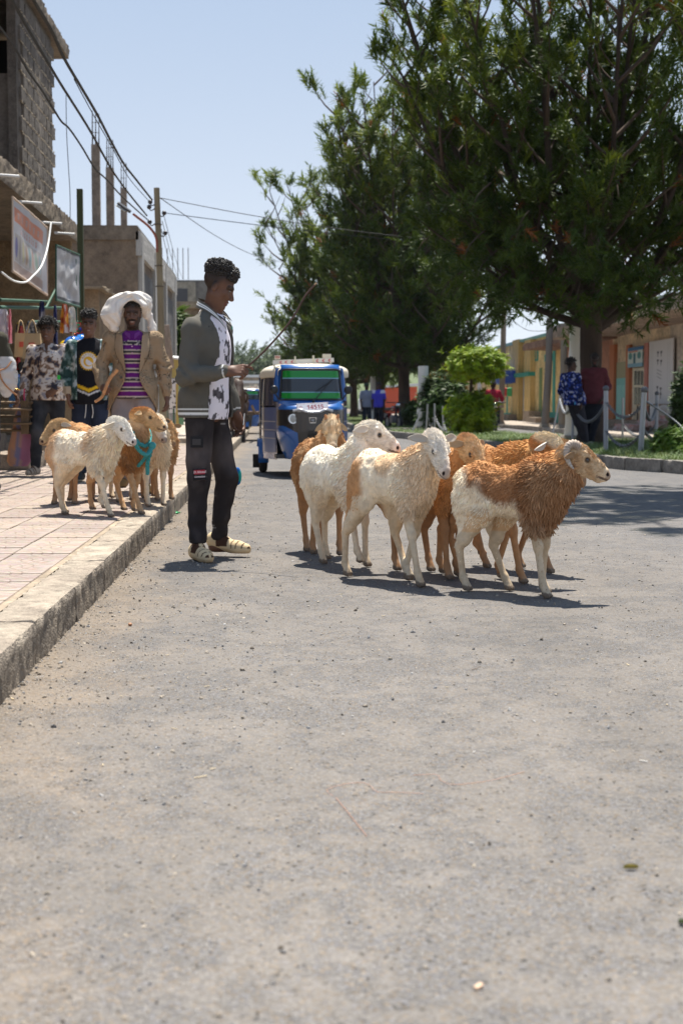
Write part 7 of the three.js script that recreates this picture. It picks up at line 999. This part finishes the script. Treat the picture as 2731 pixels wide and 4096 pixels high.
  const logo = M([1, 1, 1], 0.9, { map: canvasTex(128, 110, (c, w, h) => { c.fillStyle = '#171416'; c.fillRect(0, 0, w, h); c.fillStyle = '#a02734'; c.fillRect(12, 12, w - 24, 42); c.fillStyle = '#e0d5d5'; c.font = 'italic bold 30px serif'; c.textAlign = 'center'; c.fillText('D.Mend', w / 2, 43); c.font = 'italic bold 24px serif'; c.fillText('Genuine', w / 2, 84); }) }); patch([-0.186, 0.515, -0.02, -1.35, 0.05], 0, 0.082, 0.07, logo, 'patch');
  part(p.root, 'bandana', (() => { const g = new THREE.SphereGeometry(0.05, 14, 12).scale(0.35, 1.1, 0.5).translate(0.15, 0.49, 0.085); return paint(g, (x, y, z) => (noise(x * 20, y * 20, z * 20) > 0 ? [0.02, 0.12, 0.4] : [0.02, 0.35, 0.3])); })(), clothMat);
  part(p.root, 'necklace', tube([V(-0.06, 1.475, -0.03), V(-0.05, 1.44, 0.06), V(0.0, 1.385, 0.11), V(0.05, 1.44, 0.06), V(0.06, 1.475, -0.03)], 0.0035, 24, 5), blackPl); part(p.root, 'pendant', rbox(0.012, 0.02, 0.006, 0.003, 0.0, 1.375, 0.115), M([0.05, 0.25, 0.15], 0.3));
  part(p.root, 'zip', [rod(V(0.135, 0.80, 0.13), V(0.14, 0.87, 0.135), 0.004)], chrome);
  // the stick in his fist
  const tip = atZ(316, 283, -8.2), hand = p.root.localToWorld(V(-0.195, 1.125, 0.235)); p.root.updateMatrixWorld(true); const h2 = V(-0.195, 1.137, 0.278).applyMatrix4(p.root.matrixWorld), h3 = h2.clone().add(V(-0.10, -0.06, 0)); const L = (t) => h2.clone().lerp(tip, t);
  solo('herding_stick', 'long thin dark stick raised in the herder hand', 'stick', paint(taper([h3, h2, L(0.25).add(V(0.012, -0.018, 0)), L(0.5).add(V(0.022, -0.016, 0)), L(0.62).add(V(0.022, -0.01, 0)), L(0.85).add(V(0.002, 0.006, 0)), tip], [0.005, 0.0058, 0.006, 0.0056, 0.0056, 0.006, 0.0052], 60, 8, 0.25, 4), (x, y, z) => (y > tip.y - 0.008 ? [0.5, 0.35, 0.2] : mulc([0.075, 0.042, 0.032], 1 + 0.4 * noise(x * 60, y * 60, z * 60)))), M([1, 1, 1], 0.8, { vertexColors: true }));
}
{ // man with a white cloth over his head
  const pos = at(141, 490, PAVE); const p = person('person with white cloth over his head, tan blazer and purple striped polo', V(-1.25, PAVE, -12.6), 3 * D2R, { h: 1.68, seed: 5, moustache: 1, beard: 0.75, teeth: 1, hairline: 0.07, curls: 150, hairH: 0.008, skin: [0.14, 0.072, 0.048], cell: 0.0105, pitch: 4,
    j: { sL: V(0.20, 1.40, -0.01), sR: V(-0.20, 1.40, -0.01), eR: V(-0.30, 1.13, -0.03), wR: V(-0.265, 0.96, 0.17), eL: V(0.285, 1.13, -0.02), wL: V(0.305, 0.875, 0.03), kL: V(0.10, 0.5, 0.07), aL: V(0.105, 0.085, 0.03), aR: V(-0.10, 0.12, -0.22), tiltR: 0.3 }, handR: { dir: V(0.25, -0.35, 0.9), palm: V(0.8, -0.2, 0), thumb: 1, curl: [1.0, 1.1, 0.7], tc: 0.8 }, handL: { curl: [0.5, 0.5, 0.4] } });
  const J = p.J, TANJ = [0.30, 0.215, 0.135];
  p.garment('polo_shirt', p.topField(0.98, 1.1, 0.85, 0.03, 0.4), 0.86, (x, y, z) => { const t = ((y - 0.845) % 0.083) / 0.083; if (y > 1.405) return [0.14, 0.02, 0.17]; return t < 0.10 ? [0.55, 0.46, 0.36] : t < 0.22 ? [0.03, 0.025, 0.03] : t < 0.27 ? [0.45, 0.4, 0.38] : t < 0.38 ? [0.06, 0.055, 0.06] : t < 0.47 ? [0.52, 0.45, 0.38] : [0.12, 0.014, 0.15]; }, { amp: 0.004, neck: 0.058 });
  const F = p.topField(1.16, 1.12, 1.12, 0.03); F.cap(J.pelvis.clone(), J.pelvis.clone().add(V(0, -0.26, 0)), 0.19, 0.215, { tag: 'torso', flat: [V(0, 0, 1), 0.8] });
  p.garment('blazer', F, 0.62, (x, y, z, n, tag) => { let c = mulc(TANJ, 1 + 0.06 * noise(x * 40, y * 40, z * 40)); const lap = 0.058 + 0.05 * smooth(y, 1.05, 1.3); if (z > 0.02 && tag === 'torso' && y > 1.04 && Math.abs(Math.abs(x) - lap - 0.045 * smooth(y, 1.05, 1.3)) < 0.006) c = mulc(c, 0.45); return c; }, { amp: 0.009, shell: 0.013, open: (x, y, z) => Math.min(0.058 + 0.05 * smooth(y, 1.1, 1.42) * 0.7 + 0.16 * smooth(-y, -1.08, -0.7) - Math.abs(x), z - 0.02), neck: 0.062 });
  for (const s of [-1, 1]) { const g = surf(8, 14, (u, v) => { const y = 1.43 - v * 0.36, x0 = 0.062 + 0.028 * (1 - v), w = 0.075 * Math.sin(Math.PI * Math.min(1, 0.25 + v * 0.75) * 0.95); return V(s * (x0 + u * w), y + u * 0.02, lerp(0.115, 0.160, smooth(v, 0, 0.5)) - u * u * 0.04 - 0.015 * u); }); part(p.root, 'lapel', g, M(mulc(TANJ, 1.05), 0.9)); part(p.root, 'collar', surf(6, 6, (u, v) => V(s * (0.018 + u * 0.05), 1.445 + u * 0.03 - v * 0.05 * (1 - u * 0.3), 0.098 - u * 0.045 + v * 0.022)), M([0.16, 0.025, 0.20], 0.85)); }
  for (const y of [1.33, 1.27]) part(p.root, 'button', cyl(0.007, 0.007, 0.004, 10, 0.0, y, 0.152, Math.PI / 2), M([0.5, 0.3, 0.4], 0.4)); part(p.root, 'pocket', box(0.075, 0.006, 0.006, 0.145, 1.22, 0.135, 0, 0.3), M(mulc(TANJ, 0.4), 0.9)); part(p.root, 'button', cyl(0.012, 0.012, 0.006, 12, -0.10, 1.05, 0.165, Math.PI / 2), M([0.06, 0.05, 0.04], 0.5));
  p.trousers((x, y, z) => mulc(mixc([0.30, 0.25, 0.235], [0.22, 0.20, 0.21], clamp(0.5 + fbm(x * 7, y * 7, z * 7) * 2, 0, 1)), 1), { r: [0.115, 0.095, 0.09, 0.078], waist: 0.95 });
  p.shoe(() => [0.30, 0.19, 0.08], [0.1, 0.07, 0.04]);
  // cloth heaped on the head: puffed lobe on one side, tail down on the other
  const C = new Body(0.05), h = J.head, W = (x, y, z) => V(h.x + x, h.y + y, h.z + z);
  const lobe = [W(-0.165, -0.115, 0.03), W(-0.185, -0.01, 0.02), W(-0.14, 0.09, 0.01), W(-0.045, 0.145, 0.02), W(0.055, 0.152, 0.02), W(0.112, 0.115, -0.02), W(0.13, 0.01, -0.10), W(0.165, -0.12, -0.12), W(0.205, -0.28, -0.12)]; const rad = [0.045, 0.086, 0.072, 0.048, 0.044, 0.038, 0.032, 0.032, 0.026];
  for (let i = 0; i < 8; i++) C.cap(lobe[i], lobe[i + 1], rad[i], rad[i + 1], { k: 0.04 }); C.cap(W(0.02, 0.14, 0.05), W(0.10, 0.075, 0.09), 0.045, 0.025, { k: 0.03 }); C.cap(W(-0.1, 0.11, -0.04), W(0.1, 0.11, -0.06), 0.07, 0.07);
  C.ell(W(0, 0.02, 0.04), V(0.088, 0.105, 0.115), { sub: true, k: 0.02 });
  part(p.root, 'head_cloth', C.mesh({ lo: W(-0.34, -0.36, -0.24), hi: W(0.34, 0.32, 0.22), cell: 0.008, slack: 0.02, colour: (x, y, z) => mulc([0.80, 0.75, 0.69], 1 + 0.05 * noise(x * 20, y * 20, z * 20)), mod: (d, x, y, z) => { const a = Math.atan2(y - h.y, x - h.x); const rho = Math.hypot(x - h.x, y - h.y), ph = Math.atan2(z - h.z, rho - 0.16); return d - 0.010 * noise(x * 7, y * 7, z * 7) - 0.0075 * Math.sin(ph * 4 + a * 2.2 + 3 * noise(x * 6, y * 6, z * 6)) - 0.0045 * Math.sin(ph * 9 - a * 3 + 4 * noise(x * 9, y * 9, z * 9)) - 0.002 * noise(x * 50, y * 50, z * 50); } }), M([1, 1, 1], 0.95, { vertexColors: true, transmission: 0.15, thickness: 0 }));
  p.root.updateMatrixWorld(true); const a = V(-0.33, 0.83, 0.22).applyMatrix4(p.root.matrixWorld), m = V(-0.245, 0.925, 0.26).applyMatrix4(p.root.matrixWorld), b = V(-0.125, 1.12, 0.27).applyMatrix4(p.root.matrixWorld); solo('wooden_stick', 'short peeled orange-brown stick in the hand of the man with cloth', 'stick', paint(taper([a, a.clone().lerp(m, 0.5).add(V(0.02, 0, 0)), m, m.clone().lerp(b, 0.5).add(V(-0.012, 0.01, 0)), b], [0.012, 0.014, 0.015, 0.016, 0.017], 30, 10, 0.2, 2), (x, y, z) => mulc([0.50, 0.26, 0.12], 1 + 0.4 * noise(x * 40, y * 40, z * 40))), M([1, 1, 1], 0.7, { vertexColors: true }));
}
{ // man in a patterned shirt, walking
  const P = at(50, 475.5, PAVE), p = person('person in white and brown patterned shirt carrying a striped woven bag', V(P.x, PAVE, P.z), -4 * D2R, { h: 1.70, seed: 7, curls: 900, curlR: 0.0085, hairH: 0.042, hairline: 0.055, teeth: 1, skin: [0.17, 0.088, 0.056], cell: 0.0115,
    j: { eR: V(-0.265, 1.13, -0.05), wR: V(-0.285, 0.88, 0.05), eL: V(0.285, 1.14, -0.02), wL: V(0.10, 0.955, 0.165), hR: V(-0.085, 0.90, 0.0), kR: V(-0.105, 0.51, 0.16), aR: V(-0.115, 0.10, 0.20), kL: V(0.10, 0.49, -0.02), aL: V(0.11, 0.15, -0.30), tiltL: 0.5, fR: V(-0.25, 0, 1) }, handL: { dir: V(-0.85, -0.5, 0.1), palm: V(0, -0.2, -1), thumb: 1, curl: [0.5, 0.5, 0.4] }, handR: { curl: [1.0, 1.1, 0.7], tc: 0.8 } });
  p.garment('shirt', p.topField(1.10, 1.08, 1.05, 0.02), 0.845, (x, y, z) => { const a = fbm(x * 13, y * 13, z * 13, 3), b = noise(x * 30 + 5, y * 24, z * 30); return a > 0.14 ? [0.05, 0.045, 0.06] : a > 0.02 || b > 0.35 ? [0.26, 0.165, 0.115] : a < -0.2 ? [0.30, 0.29, 0.34] : [0.64, 0.56, 0.50]; }, { amp: 0.008, neck: 0.05, open: (x, y, z) => Math.min(0.03 * smooth(y, 1.36, 1.46) - Math.abs(x), z, y - 1.36) }); part(p.root, 'collar', [-1, 1].map((s) => surf(6, 6, (u, v) => V(s * (0.02 + u * 0.05), 1.455 + u * 0.025 - v * 0.055 * (1 - u * 0.4), 0.085 - u * 0.05 + v * 0.03))), M([0.5, 0.45, 0.43], 0.85));
  p.trousers((x, y, z) => mulc(mixc([0.028, 0.029, 0.034], [0.07, 0.07, 0.078], clamp(0.3 + fbm(x * 6, y * 6, z * 6) * 2, 0, 1)), 1), { r: [0.096, 0.074, 0.068, 0.054], amp: 0.007 }); p.shoe((a, c, y) => (a > 0.06 && Math.sin(a * 120) > 0.3 ? [0.14, 0.08, 0.05] : [0.42, 0.35, 0.28]), [0.4, 0.33, 0.26]);
  part(p.root, 'lanyard_tag', rbox(0.035, 0.05, 0.02, 0.01, 0.15, 1.10, 0.155), M([0.02, 0.55, 0.06], 0.3));
  const q = V(-0.295, 0.80, 0.09).applyMatrix4((p.root.updateMatrixWorld(true), p.root.matrixWorld)), bag = thing('woven_bag', 'pink, orange and mauve striped woven bag held by the man in patterned shirt', 'bag', V(q.x, q.y, q.z)); const g = surf(24, 26, (u, v) => { const a = u * 2 * Math.PI, w = lerp(0.05, 0.135, Math.pow(v, 0.55)) * (v > 0.93 ? 1 - (v - 0.93) * 4 : 1), d = lerp(0.03, 0.045, v); return V(Math.cos(a) * w + (v - 0.5) * -0.07 + 0.01 * noise(u * 6, v * 4, 2), 0.03 - v * 0.70, Math.sin(a) * d + 0.02 * noise(u * 9, v * 5, 6)); }); paint(g, (x, y, z) => { const t = (x + 0.12 - (y + 0.3) * 0.05) / 0.24; const k = (t * 9) % 1; return t < 0.3 ? mixc([0.60, 0.30, 0.16], [0.45, 0.26, 0.2], k) : t < 0.48 ? [0.24, 0.22, 0.36] : t < 0.56 ? [0.5, 0.3, 0.25] : mixc([0.48, 0.17, 0.27], [0.42, 0.2, 0.32], k); }); part(bag, 'sack', g, M([1, 1, 1], 0.85, { vertexColors: true, transmission: 0.15, thickness: 0 })); part(bag, 'handle', tube([V(0.05, 0.0, 0.02), V(0.04, 0.09, 0.02), V(0.045, 0.17, 0.02)], 0.008, 10, 5), M([0.7, 0.06, 0.16], 0.7));
}
{ // youth in a black jersey
  const P = at(90.7, 474, PAVE), p = person('person in black jersey with yellow sunburst print and open camouflage jacket', V((P.x / P.z) * -14.5, PAVE, -14.5), 4 * D2R, { h: 1.70, seed: 9, curls: 900, curlR: 0.0085, hairH: 0.045, fade: 1, hairline: 0.06, teeth: 1, skin: [0.19, 0.095, 0.06], cell: 0.0115, j: { eR: V(-0.235, 1.14, -0.04), wR: V(-0.215, 0.89, 0.05), eL: V(0.22, 1.13, -0.03) } });
  p.garment('jersey', p.topField(1.04, 1.05, 0.8, 0.02, 0.4), 0.80, (x, y, z) => { const c = y - (0.94 + Math.abs(x) * 0.42); if (z > 0 && c > -0.015 && c < 0.02) return [0.70, 0.42, 0.02]; if (z > 0 && c > -0.05 && c < -0.032) return [0.62, 0.6, 0.6]; return [0.012, 0.011, 0.014]; }, { amp: 0.005, neck: 0.055 });
  const cam = p.topField(1.12, 1.08, 1.05, 0.02); p.garment('jacket', cam, 0.84, (x, y, z, n, tag) => { if (tag.startsWith('cuff') || (tag === 'foreR' && y < 0.98)) return [0.46, 0.38, 0.29]; const a = fbm(x * 11 + 9, y * 11, z * 11, 3); return a > 0.1 ? [0.03, 0.065, 0.06] : a > -0.08 ? [0.12, 0.19, 0.18] : [0.50, 0.55, 0.55]; }, { amp: 0.008, shell: 0.014, neck: 0.06, open: (x, y, z) => Math.min(0.115 - Math.abs(x), z - 0.0) });
  const em = canvasTex(256, 256, (c, w) => { c.fillStyle = '#0c0c0f'; c.fillRect(0, 0, w, w); c.save(); c.translate(128, 132); c.fillStyle = '#d8a72c'; c.beginPath(); for (let i = 0; i < 48; i++) { const a = (i / 48) * 6.2832, r = i % 2 ? 104 : 124; c.lineTo(Math.cos(a) * r, Math.sin(a) * r); } c.fill(); c.fillStyle = '#d8d3d4'; c.beginPath(); c.arc(0, 0, 98, 0, 7); c.fill(); c.fillStyle = '#d8a72c'; c.beginPath(); c.arc(0, 6, 62, 0, 7); c.fill(); c.fillStyle = '#d8d3d4'; c.beginPath(); c.arc(10, 8, 46, 0.4, 4); c.fill(); c.font = 'bold 34px sans-serif'; c.textAlign = 'center'; c.fillStyle = '#c2922a'; 'RAPTORS'.split('').forEach((ch, i) => { c.save(); c.rotate((i - 3) * 0.36); c.fillText(ch, 0, -68); c.restore(); }); c.restore(); });
  part(p.root, 'shirt_print', surf(16, 16, (u, v) => { const x = (u - 0.5) * 0.21, y = 1.14 + v * 0.215; return V(x, y, 0.148 - x * x * 2.2 - 0.22 * Math.max(0, y - 1.26) ** 1.3); }), M([1, 1, 1], 0.85, { map: em }));
  p.trousers((x, y, z) => mulc([0.026, 0.033, 0.055], 1 + 0.4 * noise(x * 9, y * 9, z * 9)), { r: [0.105, 0.085, 0.078, 0.066], amp: 0.008 }); p.shoe(() => [0.05, 0.05, 0.05]); part(p.root, 'drawstring', [tube([V(-0.03, 0.80, 0.14), V(-0.035, 0.72, 0.145), V(-0.045, 0.66, 0.142)], 0.005, 10, 5), tube([V(0.03, 0.80, 0.14), V(0.04, 0.72, 0.145), V(0.03, 0.66, 0.142)], 0.005, 10, 5)], M([0.6, 0.58, 0.55], 0.8));
}
{ // person cut by the left edge: arm, bangle, plastic bag
  const p = person('person at left edge with gold bangle holding a clear plastic bag', V(-2.68, PAVE, -13.1), 12 * D2R, { h: 1.70, seed: 11, curls: 120, skin: [0.10, 0.05, 0.033], cell: 0.014, j: { eL: V(0.27, 1.12, 0.0), wL: V(0.325, 0.90, 0.10), sL: V(0.18, 1.405, 0) }, handL: { curl: [0.6, 0.6, 0.4] } });
  p.garment('tshirt', p.topField(1.08, 1.05, 1.1, 0.02, 0.5), 0.84, () => [0.06, 0.055, 0.04], { amp: 0.006 }); p.trousers(() => [0.05, 0.05, 0.06]); p.shoe(() => [0.05, 0.05, 0.05]);
  part(p.root, 'bangle', new THREE.TorusGeometry(0.036, 0.005, 8, 24).rotateX(1.35).translate(p.J.wL.x - 0.005, p.J.wL.y + 0.035, p.J.wL.z - 0.012), M([0.75, 0.5, 0.12], 0.25, { metal: 1 }));
  const q = atZ(6, 376, -12.8), bag = thing('plastic_bag', 'clear plastic bag with brown straps carried at the left edge', 'bag', q); part(bag, 'sack', surf(28, 22, (u, v) => { const a = u * 6.283, r = 0.13 * Math.pow(Math.sin(Math.PI * clamp(0.12 + v * 0.86, 0, 1)), 0.6); return V(Math.cos(a) * r * 0.8 + 0.02 * noise(u * 8, v * 6, 1), 0.17 - v * 0.36, Math.sin(a) * r * 0.7 + 0.02 * noise(u * 9, v * 7, 3)); }), M([0.72, 0.70, 0.69], 0.22, { transmission: 0.45, thickness: 0 })); part(bag, 'strap', [tube([V(-0.05, 0.1, 0.08), V(-0.02, -0.03, 0.1), V(0.03, -0.1, 0.1), V(0.1, -0.17, 0.05)], 0.008, 16, 5), tube([V(0.06, 0.13, 0.05), V(0.02, 0.07, 0.09), V(-0.06, 0.04, 0.1)], 0.007, 12, 5)], M([0.42, 0.2, 0.09], 0.6));
}
{ // two men leaning at the big tree
  const A = at(598, 446, 0.14), p = person('person in maroon shirt standing cross-legged against the big tree trunk', V(6.12, 0.13, A.z), -8 * D2R, { h: 1.80, seed: 13, curls: 160, hairH: 0.012, beard: 0.9, skin: [0.05, 0.026, 0.018], cell: 0.015, j: { eR: V(-0.25, 1.14, -0.10), wR: V(-0.14, 0.93, -0.12), eL: V(0.26, 1.13, -0.02), wL: V(0.15, 0.92, 0.12), kL: V(0.03, 0.5, 0.10), aL: V(-0.07, 0.085, 0.14), aR: V(-0.03, 0.085, -0.02) } });
  p.garment('shirt', p.topField(1.12, 1.08, 1.05, 0.02), 0.80, (x, y, z) => mulc([0.115, 0.030, 0.036], 1 + 0.25 * noise(x * 14, y * 14, z * 14)), { amp: 0.008, neck: 0.05 }); p.trousers(() => [0.018, 0.019, 0.026], { r: [0.1, 0.078, 0.074, 0.058] }); p.shoe(() => [0.30, 0.27, 0.24]);
  const B = at(590, 446, 0.14), q = person('person in blue and white floral jacket leaning sideways with feet out', V(B.x - 0.18, 0.13, B.z + 0.35), 128 * D2R, { h: 1.74, seed: 15, curls: 200, hairH: 0.03, skin: [0.075, 0.037, 0.024], cell: 0.015, yaw: -30, j: { pelvis: V(0.05, 0.88, -0.28), chest: V(0.07, 1.20, -0.36), neck: V(0.08, 1.40, -0.37), head: V(0.08, 1.57, -0.35), sL: V(0.25, 1.34, -0.36), eL: V(0.30, 1.07, -0.38), wL: V(0.24, 0.85, -0.25), sR: V(-0.10, 1.34, -0.38), eR: V(-0.17, 1.07, -0.42), wR: V(-0.14, 0.84, -0.32), hL: V(0.13, 0.86, -0.27), hR: V(-0.03, 0.86, -0.27), kL: V(0.12, 0.47, -0.1), kR: V(-0.03, 0.47, -0.12), aL: V(0.08, 0.085, 0.08), aR: V(0.0, 0.085, 0.02) } });
  q.garment('jacket', q.topField(1.18, 1.12, 1.15, 0.03), 0.80, (x, y, z) => { const a = noise(x * 17, y * 17, z * 17) + 0.4 * noise(x * 40, y * 40, z * 40); return a > 0.32 ? [0.48, 0.48, 0.55] : a > 0.02 ? [0.03, 0.06, 0.30] : [0.012, 0.016, 0.055]; }, { amp: 0.009, neck: 0.05 }); q.trousers(() => [0.045, 0.042, 0.05], { r: [0.1, 0.08, 0.074, 0.056], waist: 0.95 }); q.shoe(() => [0.42, 0.36, 0.31]); part(q.root, 'phone', rbox(0.08, 0.06, 0.03, 0.01, -0.06, 0.84, -0.43), M([0.05, 0.35, 0.6], 0.4));
}
{ // far figures
  const f = (label, px, py, z, turn, top, bottom, h, extra = {}) => { const P = at(px, py, 0), p = person(label, V(P.x, 0, P.z), turn, { h, seed: px, curls: 90, curlR: 0.016, skin: [0.05, 0.027, 0.02], cell: 0.022, ...extra }); p.garment(extra.cn ?? 'shirt', p.topField(1.1, 1.05, 1.05, 0.01, extra.long ? 1 : 0.5), 0.86, top, { amp: 0.006 }); p.trousers(() => bottom, { r: [0.1, 0.078, 0.07, 0.058] }); p.shoe(() => [0.1, 0.1, 0.1]); return p; };
  const g = f('person in grey shirt and green cap standing by the median gap', 366, 431, 0, 0.4, () => [0.22, 0.24, 0.30], [0.02, 0.025, 0.035], 1.72); part(g.root, 'cap', [new THREE.SphereGeometry(0.098, 16, 8, 0, 6.29, 0, 1.4).translate(0, 1.655, 0.0), box(0.13, 0.012, 0.09, 0, 1.68, 0.11)], M([0.03, 0.14, 0.07], 0.8));
  f('person in blue and white football shirt beside the parked motorcycle', 378, 432, 0, -0.5, (x, y) => (y > 1.36 && Math.abs(x) > 0.1 ? [0.5, 0.5, 0.6] : [0.05, 0.05, 0.42]), [0.012, 0.014, 0.022], 1.72);
  const r = person('person in red jacket riding the motorcycle, seen from behind', V(bikePos.x, 0.0, bikePos.z - 0.75), Math.PI - 0.05, { h: 1.72, seed: 4, curls: 90, curlR: 0.016, skin: [0.05, 0.027, 0.02], cell: 0.02, j: { pelvis: V(0, 0.95, -0.1), chest: V(0, 1.25, -0.03), neck: V(0, 1.44, 0.0), head: V(0, 1.60, 0.02), eL: V(0.32, 1.15, 0.18), wL: V(0.34, 1.05, 0.42), eR: V(-0.32, 1.15, 0.18), wR: V(-0.34, 1.05, 0.42), sL: V(0.19, 1.38, 0.0), sR: V(-0.19, 1.38, 0), hL: V(0.1, 0.92, -0.08), kL: V(0.2, 0.72, 0.32), aL: V(0.18, 0.33, 0.12), hR: V(-0.1, 0.92, -0.08), kR: V(-0.2, 0.72, 0.32), aR: V(-0.18, 0.33, 0.12) } }); r.garment('jacket', r.topField(1.12, 1.05, 1.08, 0.01), 0.85, () => [0.30, 0.015, 0.035], { amp: 0.008 }); r.trousers(() => [0.02, 0.02, 0.03], { cut: 0.3 }); r.shoe(() => [0.03, 0.03, 0.03]);
}
// ---------- small things ----------
{ // teal rope on the sheep
  const { root, H, O } = ropeSheep, W = (v) => { root.updateMatrixWorld(true); return v.applyMatrix4(root.matrixWorld); };
  const neck = V(0.27, 0.60, 0), loop = []; for (let i = 0; i <= 16; i++) { const a = (i / 16) * 2 * Math.PI; loop.push(W(V(0.265 + Math.cos(a) * 0.02 + Math.sin(a) * 0.085, 0.615 - Math.sin(a) * 0.075 + 0.02 * Math.cos(2 * a), Math.cos(a) * 0.108))); }
  const c = M([0.05, 0.30, 0.30], 0.85), rope = (pts, r, n) => { const s = []; for (let k = 0; k < 3; k++) { const cv = new THREE.CatmullRomCurve3(pts), q = []; for (let i = 0; i <= n; i++) { const t = i / n, p = cv.getPoint(t), a = t * n * 0.9 + k * 2.09; q.push(p.add(V(Math.cos(a) * r * 0.6, Math.sin(a) * r * 0.6, Math.cos(a + 1) * r * 0.6))); } s.push(new THREE.TubeGeometry(new THREE.CatmullRomCurve3(q), n * 2, r * 0.75, 5)); } return s; };
  const k = W(V(0.385, 0.52, -0.045)), t = [k, k.clone().add(V(-0.015, -0.06, 0.02)), k.clone().add(V(-0.03, -0.13, 0.03)), k.clone().add(V(-0.03, -0.2, 0.03))], big = [W(V(0.33, 0.63, 0.105)), W(V(0.40, 0.5, 0.10)), W(V(0.415, 0.455, 0.03)), k];
  solo('neck_rope', 'teal braided rope knotted round the neck of the raised-head sheep', 'rope', [...rope(loop, 0.012, 40), ...rope(t, 0.013, 18), ...rope([k, k.clone().add(V(-0.05, -0.09, 0.02)), k.clone().add(V(-0.10, -0.145, 0.0))], 0.011, 14), ...rope(big, 0.012, 24), new THREE.SphereGeometry(0.028, 10, 8).translate(k.x, k.y, k.z)], c);
}
{ // litter on the road
  const r = mulberry(55), q = at(175, 514, 0); solo('wrapper', 'crumpled bright green wrapper on the road by the kerb', 'litter', [rbox(0.055, 0.014, 0.035, 0.006, q.x, 0.008, q.z, 0.2, 0.5, 0.1), rbox(0.03, 0.01, 0.03, 0.004, q.x + 0.03, 0.012, q.z + 0.01, -0.3, 0.2, 0.3)], M([0.01, 0.35, 0.10], 0.35));
  const n = at(130, 626, 0); solo('nut_shell', 'small round brown nut on the road near the kerb', 'nut', new THREE.SphereGeometry(0.009, 10, 8).scale(1, 0.8, 1.1).translate(n.x, 0.007, n.z), M([0.40, 0.19, 0.09], 0.6));
  const s1 = at(478, 989, 0); solo('wood_chip', 'small pale wood chip on the road at the bottom', 'wood chip', rbox(0.016, 0.006, 0.01, 0.002, s1.x, 0.004, s1.z, 0.1, 0.6, 0.2), M([0.62, 0.42, 0.28], 0.8));
  const l1 = at(630, 870, 0); solo('dry_leaf', 'curled yellow-green dry leaf lying on the road at the right', 'leaf', surf(8, 6, (u, v) => V(l1.x + (u - 0.5) * 0.03, 0.003 + 0.008 * Math.pow(Math.abs(v - 0.5) * 2, 2), l1.z + (v - 0.5) * 0.012 * Math.sin(Math.PI * u))), M([0.34, 0.27, 0.06], 0.8));
  const l2 = at(681, 925, 0); solo('dark_leaf', 'dark green leaf scrap on the road at the right edge', 'leaf', surf(8, 6, (u, v) => V(l2.x + (u - 0.5) * 0.014, 0.003 + 0.006 * Math.pow(Math.abs(v - 0.5) * 2, 2), l2.z + (v - 0.5) * 0.02 * Math.sin(Math.PI * u))), M([0.05, 0.07, 0.02], 0.8));
  const z2 = (x, y) => at((800 + 1.2315 * x) / 4, (2400 + 1.2315 * y) / 4, 0).setY(0.0025); const th = M([0.55, 0.30, 0.20], 0.8);
  solo('thread', 'long thin reddish thread curling on the road', 'thread', tube([[430, 640], [412, 620], [455, 604], [520, 596], [548, 604], [576, 626], [640, 628], [724, 632]].map((p) => z2(...p)), 0.0006, 60, 4), th); solo('thread', 'second reddish thread curving on the road to the right', 'thread', tube([[690, 572], [765, 570], [780, 588], [812, 602], [880, 598], [945, 588], [1000, 575], [1050, 560]].map((p) => z2(...p)), 0.0006, 60, 4), th); solo('thread', 'faint straight thread trailing toward the camera', 'thread', tube([[440, 645], [480, 695], [540, 770]].map((p) => z2(...p)), 0.0008, 30, 4), th);
  const st = [], stc = []; for (let i = 0; i < 420; i++) { const w = r() < 0.6 ? Math.pow(r(), 1.5) * 0.7 : r() * 3.4, z = -3.4 - r() * 14, L = 0.006 + r() * r() * 0.035; st.push(MX(V(KX + 0.02 + w, 0.0035, z), new THREE.Quaternion().setFromEuler(new THREE.Euler(0, r() * 6.3, (r() - 0.5) * 0.1)), V(L, 0.0014, 0.0014 + r() * 0.002))); const k = r(); stc.push(k < 0.6 ? [0.62, 0.49, 0.30] : k < 0.85 ? [0.16, 0.11, 0.07] : [0.7, 0.66, 0.6]); }
  instances(scene, 'straw_litter', new THREE.BoxGeometry(1, 1, 1), M([1, 1, 1], 0.85), st, stc);
  const bt = thing('plastic_bottle', 'crushed pale plastic bottle at the left edge of the pavement', 'bottle', at(3, 468, PAVE)); part(bt, 'bottle', cyl(0.035, 0.03, 0.2, 12, 0, 0.03, 0, 0, 0, 1.5), M([0.55, 0.65, 0.75], 0.2, { transmission: 0.6, thickness: 0 })); part(bt, 'cap', cyl(0.015, 0.015, 0.02, 10, 0.11, 0.035, 0, 0, 0, 1.5), M([0.1, 0.2, 0.5], 0.4));
}
scene.traverse((o) => { if (o.isMesh) o.castShadow = o.receiveShadow = true; });
renderer.render(scene, camera);
